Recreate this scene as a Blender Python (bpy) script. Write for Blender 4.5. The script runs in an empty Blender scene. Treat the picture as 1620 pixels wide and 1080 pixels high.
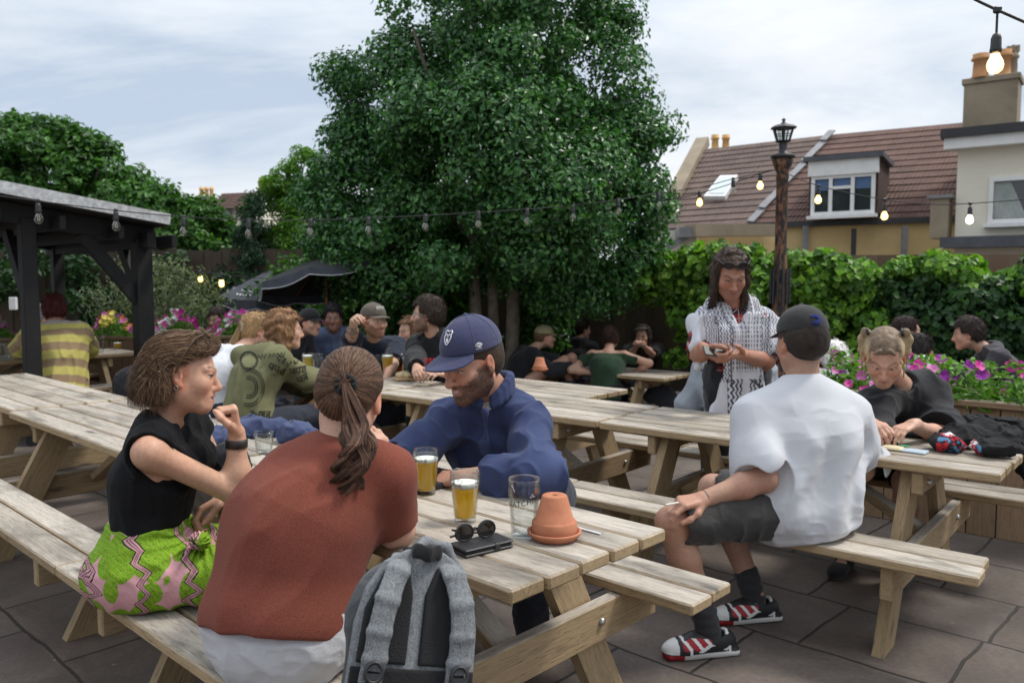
import bpy, math, random
import numpy as np
from mathutils import Vector, Matrix
from concurrent.futures import ThreadPoolExecutor

SC = bpy.context.scene
COL = SC.collection
PI = math.pi

# ------------------------------------------------------------------ camera
FPX, PITCH, CAMH = 1283.25, 0.0734, 1.447
cam_d = bpy.data.cameras.new('camera')
cam_d.sensor_width = 36.0
cam_d.lens = 36.0 * FPX / 1620.0
cam_d.clip_start, cam_d.clip_end = 0.05, 600
cam_d.dof.use_dof = True
cam_d.dof.focus_distance = 2.5
cam_d.dof.aperture_fstop = 4.5
cam = bpy.data.objects.new('camera', cam_d)
COL.objects.link(cam)
cam.location = (0, 0, CAMH)
cam.rotation_euler = (PI / 2 - PITCH, 0, 0)
SC.camera = cam

CP, SP = math.cos(PITCH), math.sin(PITCH)
def raydir(px, py):
    a = (px - 810) / FPX; b = (540 - py) / FPX
    return np.array([a, CP + b * SP, -SP + b * CP])
def at(px, py, Y):
    d = raydir(px, py); t = Y / d[1]
    return np.array([d[0] * t, Y, CAMH + d[2] * t])
def onz(px, py, z):
    d = raydir(px, py); t = (z - CAMH) / d[2]
    return np.array([d[0] * t, d[1] * t, z])
def gz(x, y):
    t = min(max((x + 2.2) / 2.0, 0), 1); t = t * t * (3 - 2 * t); u = min(max(y - 5.0, 0), 6.5)
    return -.07 * (u * u / (u + .6)) * t
def onh(px, py, h):
    p = onz(px, py, h)
    for _ in range(30): p = onz(px, py, .5 * (p[2] + gz(p[0], p[1]) + h))
    return p
def lift(px, py, parent, L, far):
    """point on the sight line at distance L from the parent joint"""
    d = raydir(px, py); o = np.array([0, 0, CAMH]); w = o - parent
    A = d @ d; B = 2 * (d @ w); Cc = w @ w - L * L
    D = B * B - 4 * A * Cc
    t = -B / (2 * A) if D <= 0 else (-B + (1 if far else -1) * math.sqrt(D)) / (2 * A)
    return o + d * t

# ------------------------------------------------------------------ objects
def tag(o, label=None, cat=None, group=None, kind=None):
    if label: o['label'] = label
    if cat: o['category'] = cat
    if group: o['group'] = group
    if kind: o['kind'] = kind
    return o
def empty(name, loc=(0, 0, 0), rz=0.0, label=None, cat=None, group=None):
    o = bpy.data.objects.new(name, None); COL.objects.link(o)
    o.location = tuple(float(c) for c in loc); o.rotation_euler = (0, 0, rz); o.empty_display_size = 0.1
    return tag(o, label, cat, group)
def link(name, me, mats, parent=None, loc=None, rot=None):
    o = bpy.data.objects.new(name, me); COL.objects.link(o)
    for m in (mats if isinstance(mats, (list, tuple)) else [mats]): me.materials.append(m)
    if parent is not None: o.parent = parent
    if loc is not None: o.location = tuple(float(c) for c in loc)
    if rot is not None: o.rotation_euler = rot
    return o
def copy_tree(o, parent=None):
    c = o.copy(); COL.objects.link(c)
    for k in ('group',):
        pass
    c.parent = parent
    for ch in list(o.children): copy_tree(ch, c)
    return c
def wparent(o, parent):
    """parent keeping the mesh where its world coordinates put it (parent is an unscaled empty)"""
    o.parent = parent
    M = Matrix.Translation(parent.location) @ parent.rotation_euler.to_matrix().to_4x4()
    o.matrix_parent_inverse = M.inverted()
    return o

class MB:
    """mesh builder: collects polygons with material index, uv-free"""
    def __init__(s): s.v = []; s.f = []; s.mi = []; s.sm = []
    def add(s, vs, fs, mi=0, smooth=False):
        n = len(s.v); s.v += [tuple(float(c) for c in q) for q in vs]
        for f in fs: s.f.append([n + i for i in f]); s.mi.append(mi); s.sm.append(smooth)
    def box(s, c, size, R=None, mi=0, bev=0.0):
        hx, hy, hz = [k / 2 for k in size]
        if bev <= 0:
            vs = [(x, y, z) for x in (-hx, hx) for y in (-hy, hy) for z in (-hz, hz)]
            fs = [(0, 1, 3, 2), (4, 6, 7, 5), (0, 4, 5, 1), (2, 3, 7, 6), (0, 2, 6, 4), (1, 5, 7, 3)]
        else:
            b = min(bev, hx * .9, hy * .9, hz * .9); vs = []; idx = {}
            for sx in (-1, 1):
                for sy in (-1, 1):
                    for sz in (-1, 1):
                        for ax in range(3):
                            p = [sx * (hx - b), sy * (hy - b), sz * (hz - b)]
                            p[ax] = (sx * hx, sy * hy, sz * hz)[ax]
                            idx[(sx, sy, sz, ax)] = len(vs); vs.append(tuple(p))
            fs = []
            for ax in range(3):
                o1, o2 = [(1, 2), (2, 0), (0, 1)][ax]
                for sg in (-1, 1):
                    q = []
                    for (p, r) in ((-1, -1), (1, -1), (1, 1), (-1, 1)):
                        k = [0, 0, 0]; k[ax] = sg; k[o1] = p; k[o2] = r
                        q.append(idx[(k[0], k[1], k[2], ax)])
                    fs.append(q if sg > 0 else q[::-1])
            for ax in range(3):
                o1, o2 = [(1, 2), (2, 0), (0, 1)][ax]
                for p in (-1, 1):
                    for r in (-1, 1):
                        q = []
                        for (sg, which) in ((-1, o1), (1, o1), (1, o2), (-1, o2)):
                            k = [0, 0, 0]; k[ax] = sg; k[o1] = p; k[o2] = r
                            q.append(idx[(k[0], k[1], k[2], which)])
                        fs.append(q if p * r < 0 else q[::-1])
            for sx in (-1, 1):
                for sy in (-1, 1):
                    for sz in (-1, 1):
                        q = [idx[(sx, sy, sz, a)] for a in range(3)]
                        fs.append(q if sx * sy * sz > 0 else q[::-1])
        c = np.array(c, float)
        vs = np.array(vs)
        if R is not None: vs = vs @ np.array(R).T
        s.add(vs + c, fs, mi); return s
    def bar(s, a, b, w, t, up=(0, 0, 1), mi=0, bev=0.0, ext=0.0):
        """a board from a to b; w across (perpendicular to up), t along up"""
        a = np.array(a, float); b = np.array(b, float); d = b - a; L = np.linalg.norm(d); d = d / L
        y = np.cross(up, d); y /= np.linalg.norm(y); z = np.cross(d, y)
        return s.box((a + b) / 2, (L + ext, w, t), np.stack([d, y, z], 1), mi, bev)
    def tube(s, pts, r, n=8, mi=0, caps=True, smooth=True):
        pts = np.array(pts, float); k = len(pts); rs = np.full(k, r, float) if np.isscalar(r) else np.array(r, float)
        T = np.gradient(pts, axis=0); T /= (np.linalg.norm(T, axis=1)[:, None] + 1e-12)
        ref = np.array([0, 0, 1.]) if abs(T[0][2]) < .9 else np.array([1., 0, 0])
        vs = []; N = np.cross(T[0], ref); N /= np.linalg.norm(N)
        for i in range(k):
            N = N - T[i] * (N @ T[i]); N /= np.linalg.norm(N) + 1e-12; B = np.cross(T[i], N)
            for j in range(n):
                a = 2 * PI * j / n; vs.append(pts[i] + rs[i] * (math.cos(a) * N + math.sin(a) * B))
        fs = [(i * n + j, i * n + (j + 1) % n, (i + 1) * n + (j + 1) % n, (i + 1) * n + j) for i in range(k - 1) for j in range(n)]
        s.add(vs, fs, mi, smooth)
        if caps: s.add([vs[j] for j in range(n)][::-1] + vs[-n:], [tuple(range(n)), tuple(range(n, 2 * n))], mi)
        return s
    def lathe(s, prof, c=(0, 0, 0), n=24, mi=0, smooth=True, R=None):
        vs = []
        for (r, z) in prof:
            for j in range(n):
                a = 2 * PI * j / n; vs.append((r * math.cos(a), r * math.sin(a), z))
        fs = [(i * n + j, i * n + (j + 1) % n, (i + 1) * n + (j + 1) % n, (i + 1) * n + j) for i in range(len(prof) - 1) for j in range(n)]
        vs = np.array(vs)
        if R is not None: vs = vs @ np.array(R).T
        s.add(vs + np.array(c, float), fs, mi, smooth); return s
    def quad(s, a, b, c, d, mi=0): s.add([a, b, c, d], [(0, 1, 2, 3)], mi); return s
    def prism(s, poly, h0, h1, fn, mi=0):
        """poly of 2d points extruded; fn(u,v,h) -> xyz"""
        n = len(poly)
        vs = [fn(u, v, h0) for u, v in poly] + [fn(u, v, h1) for u, v in poly]
        fs = [tuple(range(n))[::-1], tuple(range(n, 2 * n))] + [(i, (i + 1) % n, n + (i + 1) % n, n + i) for i in range(n)]
        s.add(vs, fs, mi); return s
    def mesh(s, name):
        me = bpy.data.meshes.new(name); me.from_pydata(s.v, [], s.f)
        me.polygons.foreach_set('material_index', s.mi); me.polygons.foreach_set('use_smooth', s.sm)
        me.update(); return me
    def build(s, name, mats, parent=None, loc=None, rot=None):
        return link(name, s.mesh(name), mats, parent, loc, rot)

def np_mesh(name, V, F, smooth=True, attrs=None):
    me = bpy.data.meshes.new(name)
    V = np.ascontiguousarray(V, np.float32); F = np.ascontiguousarray(F, np.int32); k = F.shape[1]
    me.vertices.add(len(V)); me.vertices.foreach_set('co', V.ravel())
    me.loops.add(F.size); me.loops.foreach_set('vertex_index', F.ravel())
    me.polygons.add(len(F)); me.polygons.foreach_set('loop_start', np.arange(0, F.size, k, dtype=np.int32))
    me.polygons.foreach_set('use_smooth', np.full(len(F), smooth))
    me.update(calc_edges=True)
    for n, A in (attrs or {}).items():
        if A.shape[1] == 3 and n == 'Col':
            at_ = me.color_attributes.new(n, 'FLOAT_COLOR', 'POINT')
            at_.data.foreach_set('color', np.concatenate([A, np.ones((len(A), 1))], 1).astype(np.float32).ravel())
        else:
            at_ = me.attributes.new(n, 'FLOAT_VECTOR', 'POINT'); at_.data.foreach_set('vector', A.astype(np.float32).ravel())
    return me

# ------------------------------------------------------------------ materials
def srgb(r, g, b):
    f = lambda c: c / 12.92 if c <= .04045 else ((c + .055) / 1.055) ** 2.4
    return (f(r / 255), f(g / 255), f(b / 255))
class NT:
    def __init__(s, name):
        s.m = bpy.data.materials.new(name); s.m.use_nodes = True; s.t = s.m.node_tree; s.n = s.t.nodes
        s.b = s.n['Principled BSDF']; s.out = s.n['Material Output']
    def new(s, typ, **kw):
        n = s.n.new(typ)
        for k, v in kw.items():
            if k.startswith('i_'):
                key = k[2:]; key = int(key) if key.isdigit() else key.replace('_', ' ')
                n.inputs[key].default_value = v
            else: setattr(n, k, v)
        return n
    def l(s, a, b): s.t.links.new(a, b)
    def coord(s, kind='Object', scale=(1, 1, 1), rot=(0, 0, 0)):
        tc = s.new('ShaderNodeTexCoord'); mp = s.new('ShaderNodeMapping')
        mp.inputs['Scale'].default_value = scale; mp.inputs['Rotation'].default_value = rot
        s.l(tc.outputs[kind], mp.inputs['Vector']); return mp.outputs['Vector']
    def noise(s, vec, scale=5, detail=4, rough=.55, dist=0.0):
        n = s.new('ShaderNodeTexNoise'); n.inputs['Scale'].default_value = scale; n.inputs['Detail'].default_value = detail
        n.inputs['Roughness'].default_value = rough; n.inputs['Distortion'].default_value = dist
        if vec is not None: s.l(vec, n.inputs['Vector'])
        return n.outputs['Fac']
    def ramp(s, fac, stops, interp='LINEAR'):
        r = s.new('ShaderNodeValToRGB'); e = r.color_ramp.elements; r.color_ramp.interpolation = interp
        while len(e) < len(stops): e.new(.5)
        for el, (p, c) in zip(e, stops):
            el.position = p; el.color = (*c, 1) if len(c) == 3 else c
        s.l(fac, r.inputs['Fac']); return r.outputs['Color']
    def mix(s, fac, a, b, mode='MIX'):
        m = s.new('ShaderNodeMix', data_type='RGBA', blend_type=mode)
        for sock, val in ((m.inputs[0], fac), (m.inputs[6], a), (m.inputs[7], b)):
            if hasattr(val, 'is_output'): s.l(val, sock)
            elif isinstance(val, (int, float)): sock.default_value = val
            else: sock.default_value = (*val, 1)
        return m.outputs[2]
    def math(s, op, a, b=None, c=None):
        m = s.new('ShaderNodeMath', operation=op)
        for i, v in enumerate((a, b, c)):
            if v is None: continue
            if hasattr(v, 'is_output'): s.l(v, m.inputs[i])
            else: m.inputs[i].default_value = v
        return m.outputs[0]
    def bump(s, h, strength=.3, dist=.01):
        b = s.new('ShaderNodeBump'); b.inputs['Strength'].default_value = strength; b.inputs['Distance'].default_value = dist
        s.l(h, b.inputs['Height']); s.l(b.outputs['Normal'], s.b.inputs['Normal'])
    def base(s, c):
        if hasattr(c, 'is_output'): s.l(c, s.b.inputs['Base Color'])
        else: s.b.inputs['Base Color'].default_value = (*c, 1)
    def set(s, **kw):
        for k, v in kw.items():
            sock = s.b.inputs[k.replace('_', ' ')]
            if hasattr(v, 'is_output'): s.l(v, sock)
            else: sock.default_value = v
        return s

def mat_noise(name, c1, c2, scale=8, rough=.8, bump=.2, bscale=None, coord='Object', metal=0.0, detail=5, bdist=.005, spec=.5):
    k = NT(name); v = k.coord(coord); n = k.noise(v, scale, detail)
    k.base(k.ramp(n, [(.3, c1), (.7, c2)])); k.set(Roughness=rough, Metallic=metal, Specular_IOR_Level=spec)
    if bump: k.bump(k.noise(v, bscale or scale * 4, 4), bump, bdist)
    return k.m
def mat_cloth(name, c, var=.12, weave=900, rough=.9, bump=.25, sheen=.15):
    """woven cloth of one dye, with slightly uneven fading and a fine weave"""
    k = NT(name); v = k.coord('Object'); n = k.noise(v, 7, 4)
    lo = tuple(x * (1 - var) for x in c); hi = tuple(min(1, x * (1 + var)) for x in c)
    k.base(k.ramp(n, [(.3, lo), (.7, hi)])); k.set(Roughness=rough, Sheen_Weight=sheen, Specular_IOR_Level=.25)
    wr = k.noise(v, 26, 4, .6, 1.5); k.bump(k.math('ADD', k.math('MULTIPLY', k.noise(v, weave, 2), .25), wr), .55, .006); return k.m
def mat_attr(name, rough=.8, bump=0, bscale=300, spec=.4, sss=0, sheen=0, bdist=.001, var=0.0, vscale=40):
    k = NT(name); a = k.new('ShaderNodeAttribute', attribute_name='Col'); c = a.outputs['Color']
    v = k.coord('Object')
    if var:
        n = k.noise(v, vscale, 4); c = k.mix(1.0, c, k.ramp(n, [(.3, (1 - var,) * 3), (.7, (1 + var * .6,) * 3)]), 'MULTIPLY')
    k.base(c); k.set(Roughness=rough, Specular_IOR_Level=spec, Sheen_Weight=sheen)
    if sss: k.set(Subsurface_Weight=sss, Subsurface_Scale=.006); k.b.inputs['Subsurface Radius'].default_value = (1, .35, .2)
    if bump: k.bump(k.noise(v, bscale, 3), bump, bdist)
    return k.m
def mat_emit(name, c, s):
    k = NT(name); k.base(c); k.set(Emission_Color=(*c, 1), Emission_Strength=s); return k.m

M = {}
def wood(name, top, side, dark, seed=0.0, knots=True, rough=.75):
    k = NT(name); tc = k.new('ShaderNodeTexCoord'); oi = k.new('ShaderNodeObjectInfo')
    off = k.new('ShaderNodeVectorMath', operation='SCALE'); off.inputs['Scale'].default_value = 37.0
    cmb = k.new('ShaderNodeCombineXYZ'); k.l(oi.outputs['Random'], cmb.inputs[0]); k.l(oi.outputs['Random'], cmb.inputs[1]); k.l(cmb.outputs[0], off.inputs[0])
    att = k.new('ShaderNodeAttribute', attribute_name='pl')       # per-board offset and grain axes
    va = k.new('ShaderNodeVectorMath', operation='ADD'); k.l(att.outputs['Vector'], va.inputs[0]); k.l(off.outputs[0], va.inputs[1])
    mp = k.new('ShaderNodeMapping'); mp.inputs['Scale'].default_value = (1.3, 22, 22); k.l(va.outputs[0], mp.inputs['Vector'])
    mp2 = k.new('ShaderNodeMapping'); mp2.inputs['Scale'].default_value = (2.2, 7, 7); k.l(va.outputs[0], mp2.inputs['Vector'])
    g = k.noise(mp.outputs[0], 3.0, 8, .65, 1.2); st = k.noise(mp2.outputs[0], 1.0, 5, .6, .6); fine = k.noise(mp.outputs[0], 14.0, 4, .6)
    geo = k.new('ShaderNodeNewGeometry'); tcn = k.new('ShaderNodeSeparateXYZ'); k.l(tc.outputs['Normal'], tcn.inputs[0])
    up = k.new('ShaderNodeMapRange'); up.inputs[1].default_value = .5; up.inputs[2].default_value = .9; k.l(tcn.outputs[2], up.inputs[0])
    tcol = k.ramp(g, [(.25, tuple(x * .62 for x in top)), (.5, top), (.75, tuple(min(1, x * 1.22) for x in top))])
    scol = k.ramp(g, [(.25, tuple(x * .68 for x in side)), (.55, side), (.8, tuple(min(1, x * 1.15) for x in side))])
    tcol = k.mix(k.ramp(st, [(.46, (0, 0, 0)), (.70, (.8,) * 3)]), tcol, dark)
    c = k.mix(up.outputs[0], scol, tcol)
    c = k.mix(k.ramp(fine, [(.30, (.75,) * 3), (.45, (0, 0, 0))]), c, tuple(x * .5 for x in dark))
    if knots:
        vo = k.new('ShaderNodeTexVoronoi'); mp3 = k.new('ShaderNodeMapping'); mp3.inputs['Scale'].default_value = (2.4, 7.5, 7.5); k.l(va.outputs[0], mp3.inputs['Vector'])
        k.l(mp3.outputs[0], vo.inputs['Vector']); vo.inputs['Scale'].default_value = 1.0
        c = k.mix(k.ramp(vo.outputs['Distance'], [(.06, (.8,) * 3), (.13, (.15,) * 3), (.17, (0, 0, 0))]), c, tuple(x * .8 for x in dark))
    # board-to-board tone
    tone = k.new('ShaderNodeAttribute', attribute_name='pl2'); sx = k.new('ShaderNodeSeparateXYZ'); k.l(tone.outputs['Vector'], sx.inputs[0])
    wn = k.new('ShaderNodeTexWhiteNoise', noise_dimensions='2D'); cb = k.new('ShaderNodeCombineXYZ'); k.l(sx.outputs[0], cb.inputs[0]); k.l(oi.outputs['Random'], cb.inputs[1]); k.l(cb.outputs[0], wn.inputs['Vector'])
    c = k.mix(1.0, c, k.ramp(wn.outputs['Value'], [(0, (.78, .76, .74)), (1, (1.14, 1.15, 1.16))]), 'MULTIPLY')
    k.base(c); k.set(Roughness=k.ramp(g, [(.3, (rough + .1,) * 3), (.7, (rough - .15,) * 3)]), Specular_IOR_Level=.35)
    hm = k.math('ADD', k.math('MULTIPLY', g, .6), fine); k.bump(hm, .35, .004)
    return k.m
M['wood'] = wood('weathered_pine', (.425, .378, .318), (.38, .275, .155), (.085, .075, .065))
M['wood_under'] = M['wood']
M['planter'] = wood('planter_boards', (.36, .30, .23), (.27, .175, .105), (.12, .08, .05))
M['fence'] = wood('fence_boards', (.10, .075, .05), (.085, .062, .042), (.03, .022, .015), knots=False)
M['dark_timber'] = mat_noise('black_stained_timber', (.004, .004, .005), (.011, .0105, .010), 20, .7, .4)
M['steel'] = mat_noise('bolt_steel', (.35, .35, .34), (.55, .55, .53), 30, .4, 0, metal=.9)
M['bark'] = mat_noise('grey_bark', (.12, .10, .08), (.24, .20, .16), 12, .9, .6, bdist=.02)
M['black_plastic'] = mat_noise('black_plastic', (.012, .012, .013), (.02, .02, .022), 40, .45, .1)
M['white_paint'] = mat_noise('white_frame_paint', (.70, .70, .69), (.80, .80, .79), 6, .45, .05)

class WB(MB):
    """boards with grain coordinates"""
    def __init__(s): super().__init__(); s.pl = []; s.pt = []; s.cnt = 0; s.rs = random.Random(5)
    def board(s, c, size, R=None, bev=.004, mi=0):
        n0 = len(s.v); s.box((0, 0, 0), size, None, mi, bev)
        loc = np.array(s.v[n0:]); s.cnt += 1
        off = np.array([s.rs.uniform(0, 40), s.rs.uniform(0, 40), s.rs.uniform(0, 40)])
        ax = int(np.argmax(size)); order = [ax, (ax + 1) % 3, (ax + 2) % 3]
        s.pl += [tuple(q) for q in (loc[:, order] + off)]; s.pt += [(float(s.cnt), 0, 0)] * len(loc)
        R = np.eye(3) if R is None else np.array(R); w = loc @ R.T + np.array(c, float)
        s.v[n0:] = [tuple(q) for q in w]; return s
    def plank(s, a, b, w, t, up=(0, 0, 1), bev=.004, mi=0):
        a = np.array(a, float); b = np.array(b, float); d = b - a; L = np.linalg.norm(d); d /= L
        y = np.cross(up, d); y /= np.linalg.norm(y); z = np.cross(d, y)
        return s.board((a + b) / 2, (L, w, t), np.stack([d, y, z], 1), bev, mi)
    def mesh(s, name):
        while len(s.pl) < len(s.v): s.pl.append((0, 0, 0)); s.pt.append((0, 0, 0))
        me = super().mesh(name)
        for nm, dat in (('pl', s.pl), ('pl2', s.pt)):
            a_ = me.attributes.new(nm, 'FLOAT_VECTOR', 'POINT'); a_.data.foreach_set('vector', np.array(dat, np.float32).ravel())
        return me

# ------------------------------------------------------------------ world and sun
SUN_EL, SUN_AZ = math.radians(56), math.radians(78)     # azimuth measured clockwise from +Y
w = bpy.data.worlds.new('World'); SC.world = w; w.use_nodes = True
nt = w.node_tree; bg = nt.nodes['Background']
sky = nt.nodes.new('ShaderNodeTexSky'); sky.sky_type = 'NISHITA'; sky.sun_disc = False
sky.sun_elevation = SUN_EL; sky.sun_rotation = SUN_AZ; sky.air_density = 1.0; sky.dust_density = 1.5
def wn(t, **kw):
    n = nt.nodes.new(t)
    for k, v in kw.items(): setattr(n, k, v)
    return n
def wmath(op, a, b=None):
    m = wn('ShaderNodeMath', operation=op)
    for i, v in enumerate((a, b)):
        if v is None: continue
        if hasattr(v, 'is_output'): nt.links.new(v, m.inputs[i])
        else: m.inputs[i].default_value = v
    return m.outputs[0]
tc = wn('ShaderNodeTexCoord'); sep = wn('ShaderNodeSeparateXYZ'); nt.links.new(tc.outputs['Generated'], sep.inputs[0])
zz = wmath('ADD', wmath('MAXIMUM', sep.outputs[2], 0.0), 0.16)
cx = wmath('DIVIDE', sep.outputs[0], zz); cy = wmath('DIVIDE', sep.outputs[1], zz)
cmb = wn('ShaderNodeCombineXYZ'); nt.links.new(cx, cmb.inputs[0]); nt.links.new(cy, cmb.inputs[1])
mp = wn('ShaderNodeMapping'); mp.inputs['Scale'].default_value = (.62, 1.0, 1); mp.inputs['Rotation'].default_value = (0, 0, .18); mp.inputs['Location'].default_value = (3.7, 1.3, 0)
nt.links.new(cmb.outputs[0], mp.inputs[0])
n1 = wn('ShaderNodeTexNoise'); n1.inputs['Scale'].default_value = 0.95; n1.inputs['Detail'].default_value = 9; n1.inputs['Roughness'].default_value = .60; n1.inputs['Distortion'].default_value = .35
nt.links.new(mp.outputs[0], n1.inputs['Vector'])
rp = wn('ShaderNodeValToRGB'); e = rp.color_ramp.elements
for _ in range(2): e.new(.5)
for el, (p, c) in zip(e, [(.36, (4.5, 5.25, 6.4)), (.46, (5.9, 6.5, 7.2)), (.54, (6.9, 7.3, 7.8)), (.68, (8.3, 8.35, 8.4))]):
    el.position = p; el.color = (*c, 1)
nt.links.new(n1.outputs['Fac'], rp.inputs['Fac'])
mx = wn('ShaderNodeMix', data_type='RGBA'); mx.inputs[0].default_value = .9
nt.links.new(sky.outputs[0], mx.inputs[6]); nt.links.new(rp.outputs[0], mx.inputs[7])
# an overcast dome is brighter overhead than at the horizon
gr = wn('ShaderNodeMapRange'); gr.inputs[1].default_value = .25; gr.inputs[2].default_value = 1.0; gr.inputs[3].default_value = 1.0; gr.inputs[4].default_value = 2.1
nt.links.new(sep.outputs[2], gr.inputs[0])
ml = wn('ShaderNodeMix', data_type='RGBA', blend_type='MULTIPLY'); ml.inputs[0].default_value = 1.0
nt.links.new(mx.outputs[2], ml.inputs[6]); nt.links.new(gr.outputs[0], ml.inputs[7])
# sky dimmed behind the camera, standing in for the unseen pub that blocks light
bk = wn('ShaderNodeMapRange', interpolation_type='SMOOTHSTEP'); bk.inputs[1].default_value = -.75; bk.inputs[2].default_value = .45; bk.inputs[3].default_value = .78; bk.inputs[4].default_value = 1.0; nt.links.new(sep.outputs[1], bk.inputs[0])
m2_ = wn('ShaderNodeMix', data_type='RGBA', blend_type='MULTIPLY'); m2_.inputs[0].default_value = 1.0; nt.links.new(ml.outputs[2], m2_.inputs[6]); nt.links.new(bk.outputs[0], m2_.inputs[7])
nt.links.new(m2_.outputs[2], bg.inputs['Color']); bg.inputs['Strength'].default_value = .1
sun_d = bpy.data.lights.new('sun', 'SUN'); sun_d.energy = 2.1; sun_d.angle = math.radians(11); sun_d.color = (1, .95, .87)
sun = bpy.data.objects.new('sun', sun_d); COL.objects.link(sun)
sdir = Vector((math.sin(SUN_AZ) * math.cos(SUN_EL), math.cos(SUN_AZ) * math.cos(SUN_EL), math.sin(SUN_EL)))
sun.rotation_euler = sdir.to_track_quat('Z', 'Y').to_euler(); sun.location = (0, -5, 12)
SC.view_settings.view_transform = 'Standard'; SC.view_settings.look = 'None'; SC.view_settings.exposure = 0.36; SC.view_settings.gamma = 1.0
SC.cycles.max_bounces = 8; SC.cycles.transparent_max_bounces = 12; SC.cycles.use_denoising = True
SC.cycles.caustics_reflective = False; SC.cycles.caustics_refractive = False
# ================================================================== SETTING
def n3(v): return v / (np.linalg.norm(v, axis=-1, keepdims=True) + 1e-9)
def leaf_mat(name, rough=.42, spec=.5, trans=.25):
    k = NT(name); a = k.new('ShaderNodeAttribute', attribute_name='Col')
    k.base(a.outputs['Color']); k.set(Roughness=rough, Specular_IOR_Level=spec)
    tr = k.new('ShaderNodeBsdfTranslucent'); br = k.mix(1.0, a.outputs['Color'], (1.3, 1.5, .6), 'MULTIPLY'); k.l(br, tr.inputs['Color'])
    ms = k.new('ShaderNodeMixShader'); ms.inputs[0].default_value = trans
    k.l(k.b.outputs[0], ms.inputs[1]); k.l(tr.outputs[0], ms.inputs[2]); k.l(ms.outputs[0], k.out.inputs['Surface']); return k.m
M['leaf_glossy'] = leaf_mat('glossy_leaf', .36, .55, .22)
M['leaf'] = leaf_mat('soft_leaf', .5, .4, .3)
M['petal'] = leaf_mat('petal', .6, .3, .35)

def leaves(name, C, N, size, aspect, pal, rng, parent, mat, fold=.25, loc=None, kind=None):
    n = len(C); t = n3(np.cross(N, rng.normal(size=(n, 3)))); b = np.cross(N, t)
    s = size * rng.uniform(.65, 1.25, (n, 1)); wd = s * aspect
    v0 = C - t * s * .5; v2 = C + t * s * .5 - N * s * fold * .5
    v1 = C + b * wd * .5 + N * s * fold * .3; v3 = C - b * wd * .5 + N * s * fold * .3
    V = np.stack([v0, v1, v2, v3], 1).reshape(-1, 3)
    i = np.arange(n)[:, None] * 4
    F = np.concatenate([i + [0, 1, 2], i + [0, 2, 3]], 0)
    pal = np.array(pal); c = pal[rng.integers(0, len(pal), n)] * rng.uniform(.75, 1.25, (n, 1))
    cc = np.repeat(c, 4, 0)
    me = np_mesh(name, V, F, False, {'Col': cc})
    o = link(name, me, mat, parent)
    if parent is not None: wparent(o, parent)
    if kind: o['kind'] = kind
    return o
def rdir(rng, n): return n3(rng.normal(size=(n, 3)))
def crown_pts(rng, ells, nsub, rsub, nleaf, inner=.5, flat=.75, spread=.55, upw=.35):
    """leaves gathered into clumps spread through the volume of several ellipsoids"""
    E = np.array(ells, float); area = (E[:, 3] * E[:, 4] + E[:, 4] * E[:, 5] + E[:, 3] * E[:, 5]); pick = rng.choice(len(E), nsub, p=area / area.sum())
    d = rdir(rng, nsub); f = rng.uniform(inner, 1.0, (nsub, 1)) ** .6
    c = E[pick, :3] + d * E[pick, 3:6] * f
    rs = rng.uniform(rsub[0], rsub[1], nsub)
    k = rng.choice(nsub, nleaf, p=rs ** 2 / (rs ** 2).sum()); dd = rdir(rng, nleaf)
    rad = rs[k][:, None] * rng.uniform(spread, 1.12, (nleaf, 1)) * np.array([[1, 1, flat]])
    P = c[k] + dd * rad
    N = n3(dd * .7 + rng.normal(size=(nleaf, 3)) * .45 + np.array([0, 0, upw]) + d[k] * .3)
    return P, N
def pxells(lst, Y, dr=.8):
    out = []
    for it in lst:
        px, py, rx, ry = it[:4]; y = Y + (it[4] if len(it) > 4 else 0); c = at(px, py, y); m = y / FPX
        out.append((c[0], c[1], c[2], rx * m, rx * m * dr, ry * m))
    return out
def limb_tube(mb, a, b, r0, r1, rng, wob=.08, n=6):
    a = np.array(a, float); b = np.array(b, float); t = np.linspace(0, 1, n)[:, None]
    p = a + (b - a) * t; p[1:-1] += rng.normal(size=(n - 2, 3)) * wob * np.linalg.norm(b - a) * .3
    mb.tube(p, np.linspace(r0, r1, n), 7)

# ---- ground
g = NT('flagstones'); v = g.coord('Object', (1, 1, 1), (0, 0, .753))
br = g.new('ShaderNodeTexBrick', offset=.43, offset_frequency=2, squash=.72, squash_frequency=3); wr_ = g.new('ShaderNodeTexNoise'); wr_.inputs['Scale'].default_value = 2.6; wr_.inputs['Detail'].default_value = 5; g.l(v, wr_.inputs['Vector']); wv_ = g.new('ShaderNodeVectorMath', operation='SCALE'); wv_.inputs['Scale'].default_value = .055; g.l(wr_.outputs['Color'], wv_.inputs[0]); wa_ = g.new('ShaderNodeVectorMath', operation='ADD'); g.l(v, wa_.inputs[0]); g.l(wv_.outputs[0], wa_.inputs[1]); g.l(wa_.outputs[0], br.inputs['Vector'])
br.inputs['Scale'].default_value = 1.0; br.inputs['Brick Width'].default_value = .74; br.inputs['Row Height'].default_value = .52
br.inputs['Mortar Size'].default_value = .008; br.inputs['Mortar Smooth'].default_value = .25; br.inputs['Bias'].default_value = 0
br.inputs['Color1'].default_value = (.112, .090, .078, 1); br.inputs['Color2'].default_value = (.160, .134, .118, 1); br.inputs['Mortar'].default_value = (.035, .03, .026, 1)
st = g.noise(v, 2.2, 6, .6, .5); sp = g.noise(v, 45, 4, .6)
c = g.mix(1.0, br.outputs['Color'], g.ramp(st, [(.3, (.66, .64, .64)), (.7, (1.2, 1.17, 1.14))]), 'MULTIPLY')
c = g.mix(1.0, c, g.ramp(sp, [(.3, (.82, .82, .82)), (.7, (1.12, 1.12, 1.12))]), 'MULTIPLY')
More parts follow.
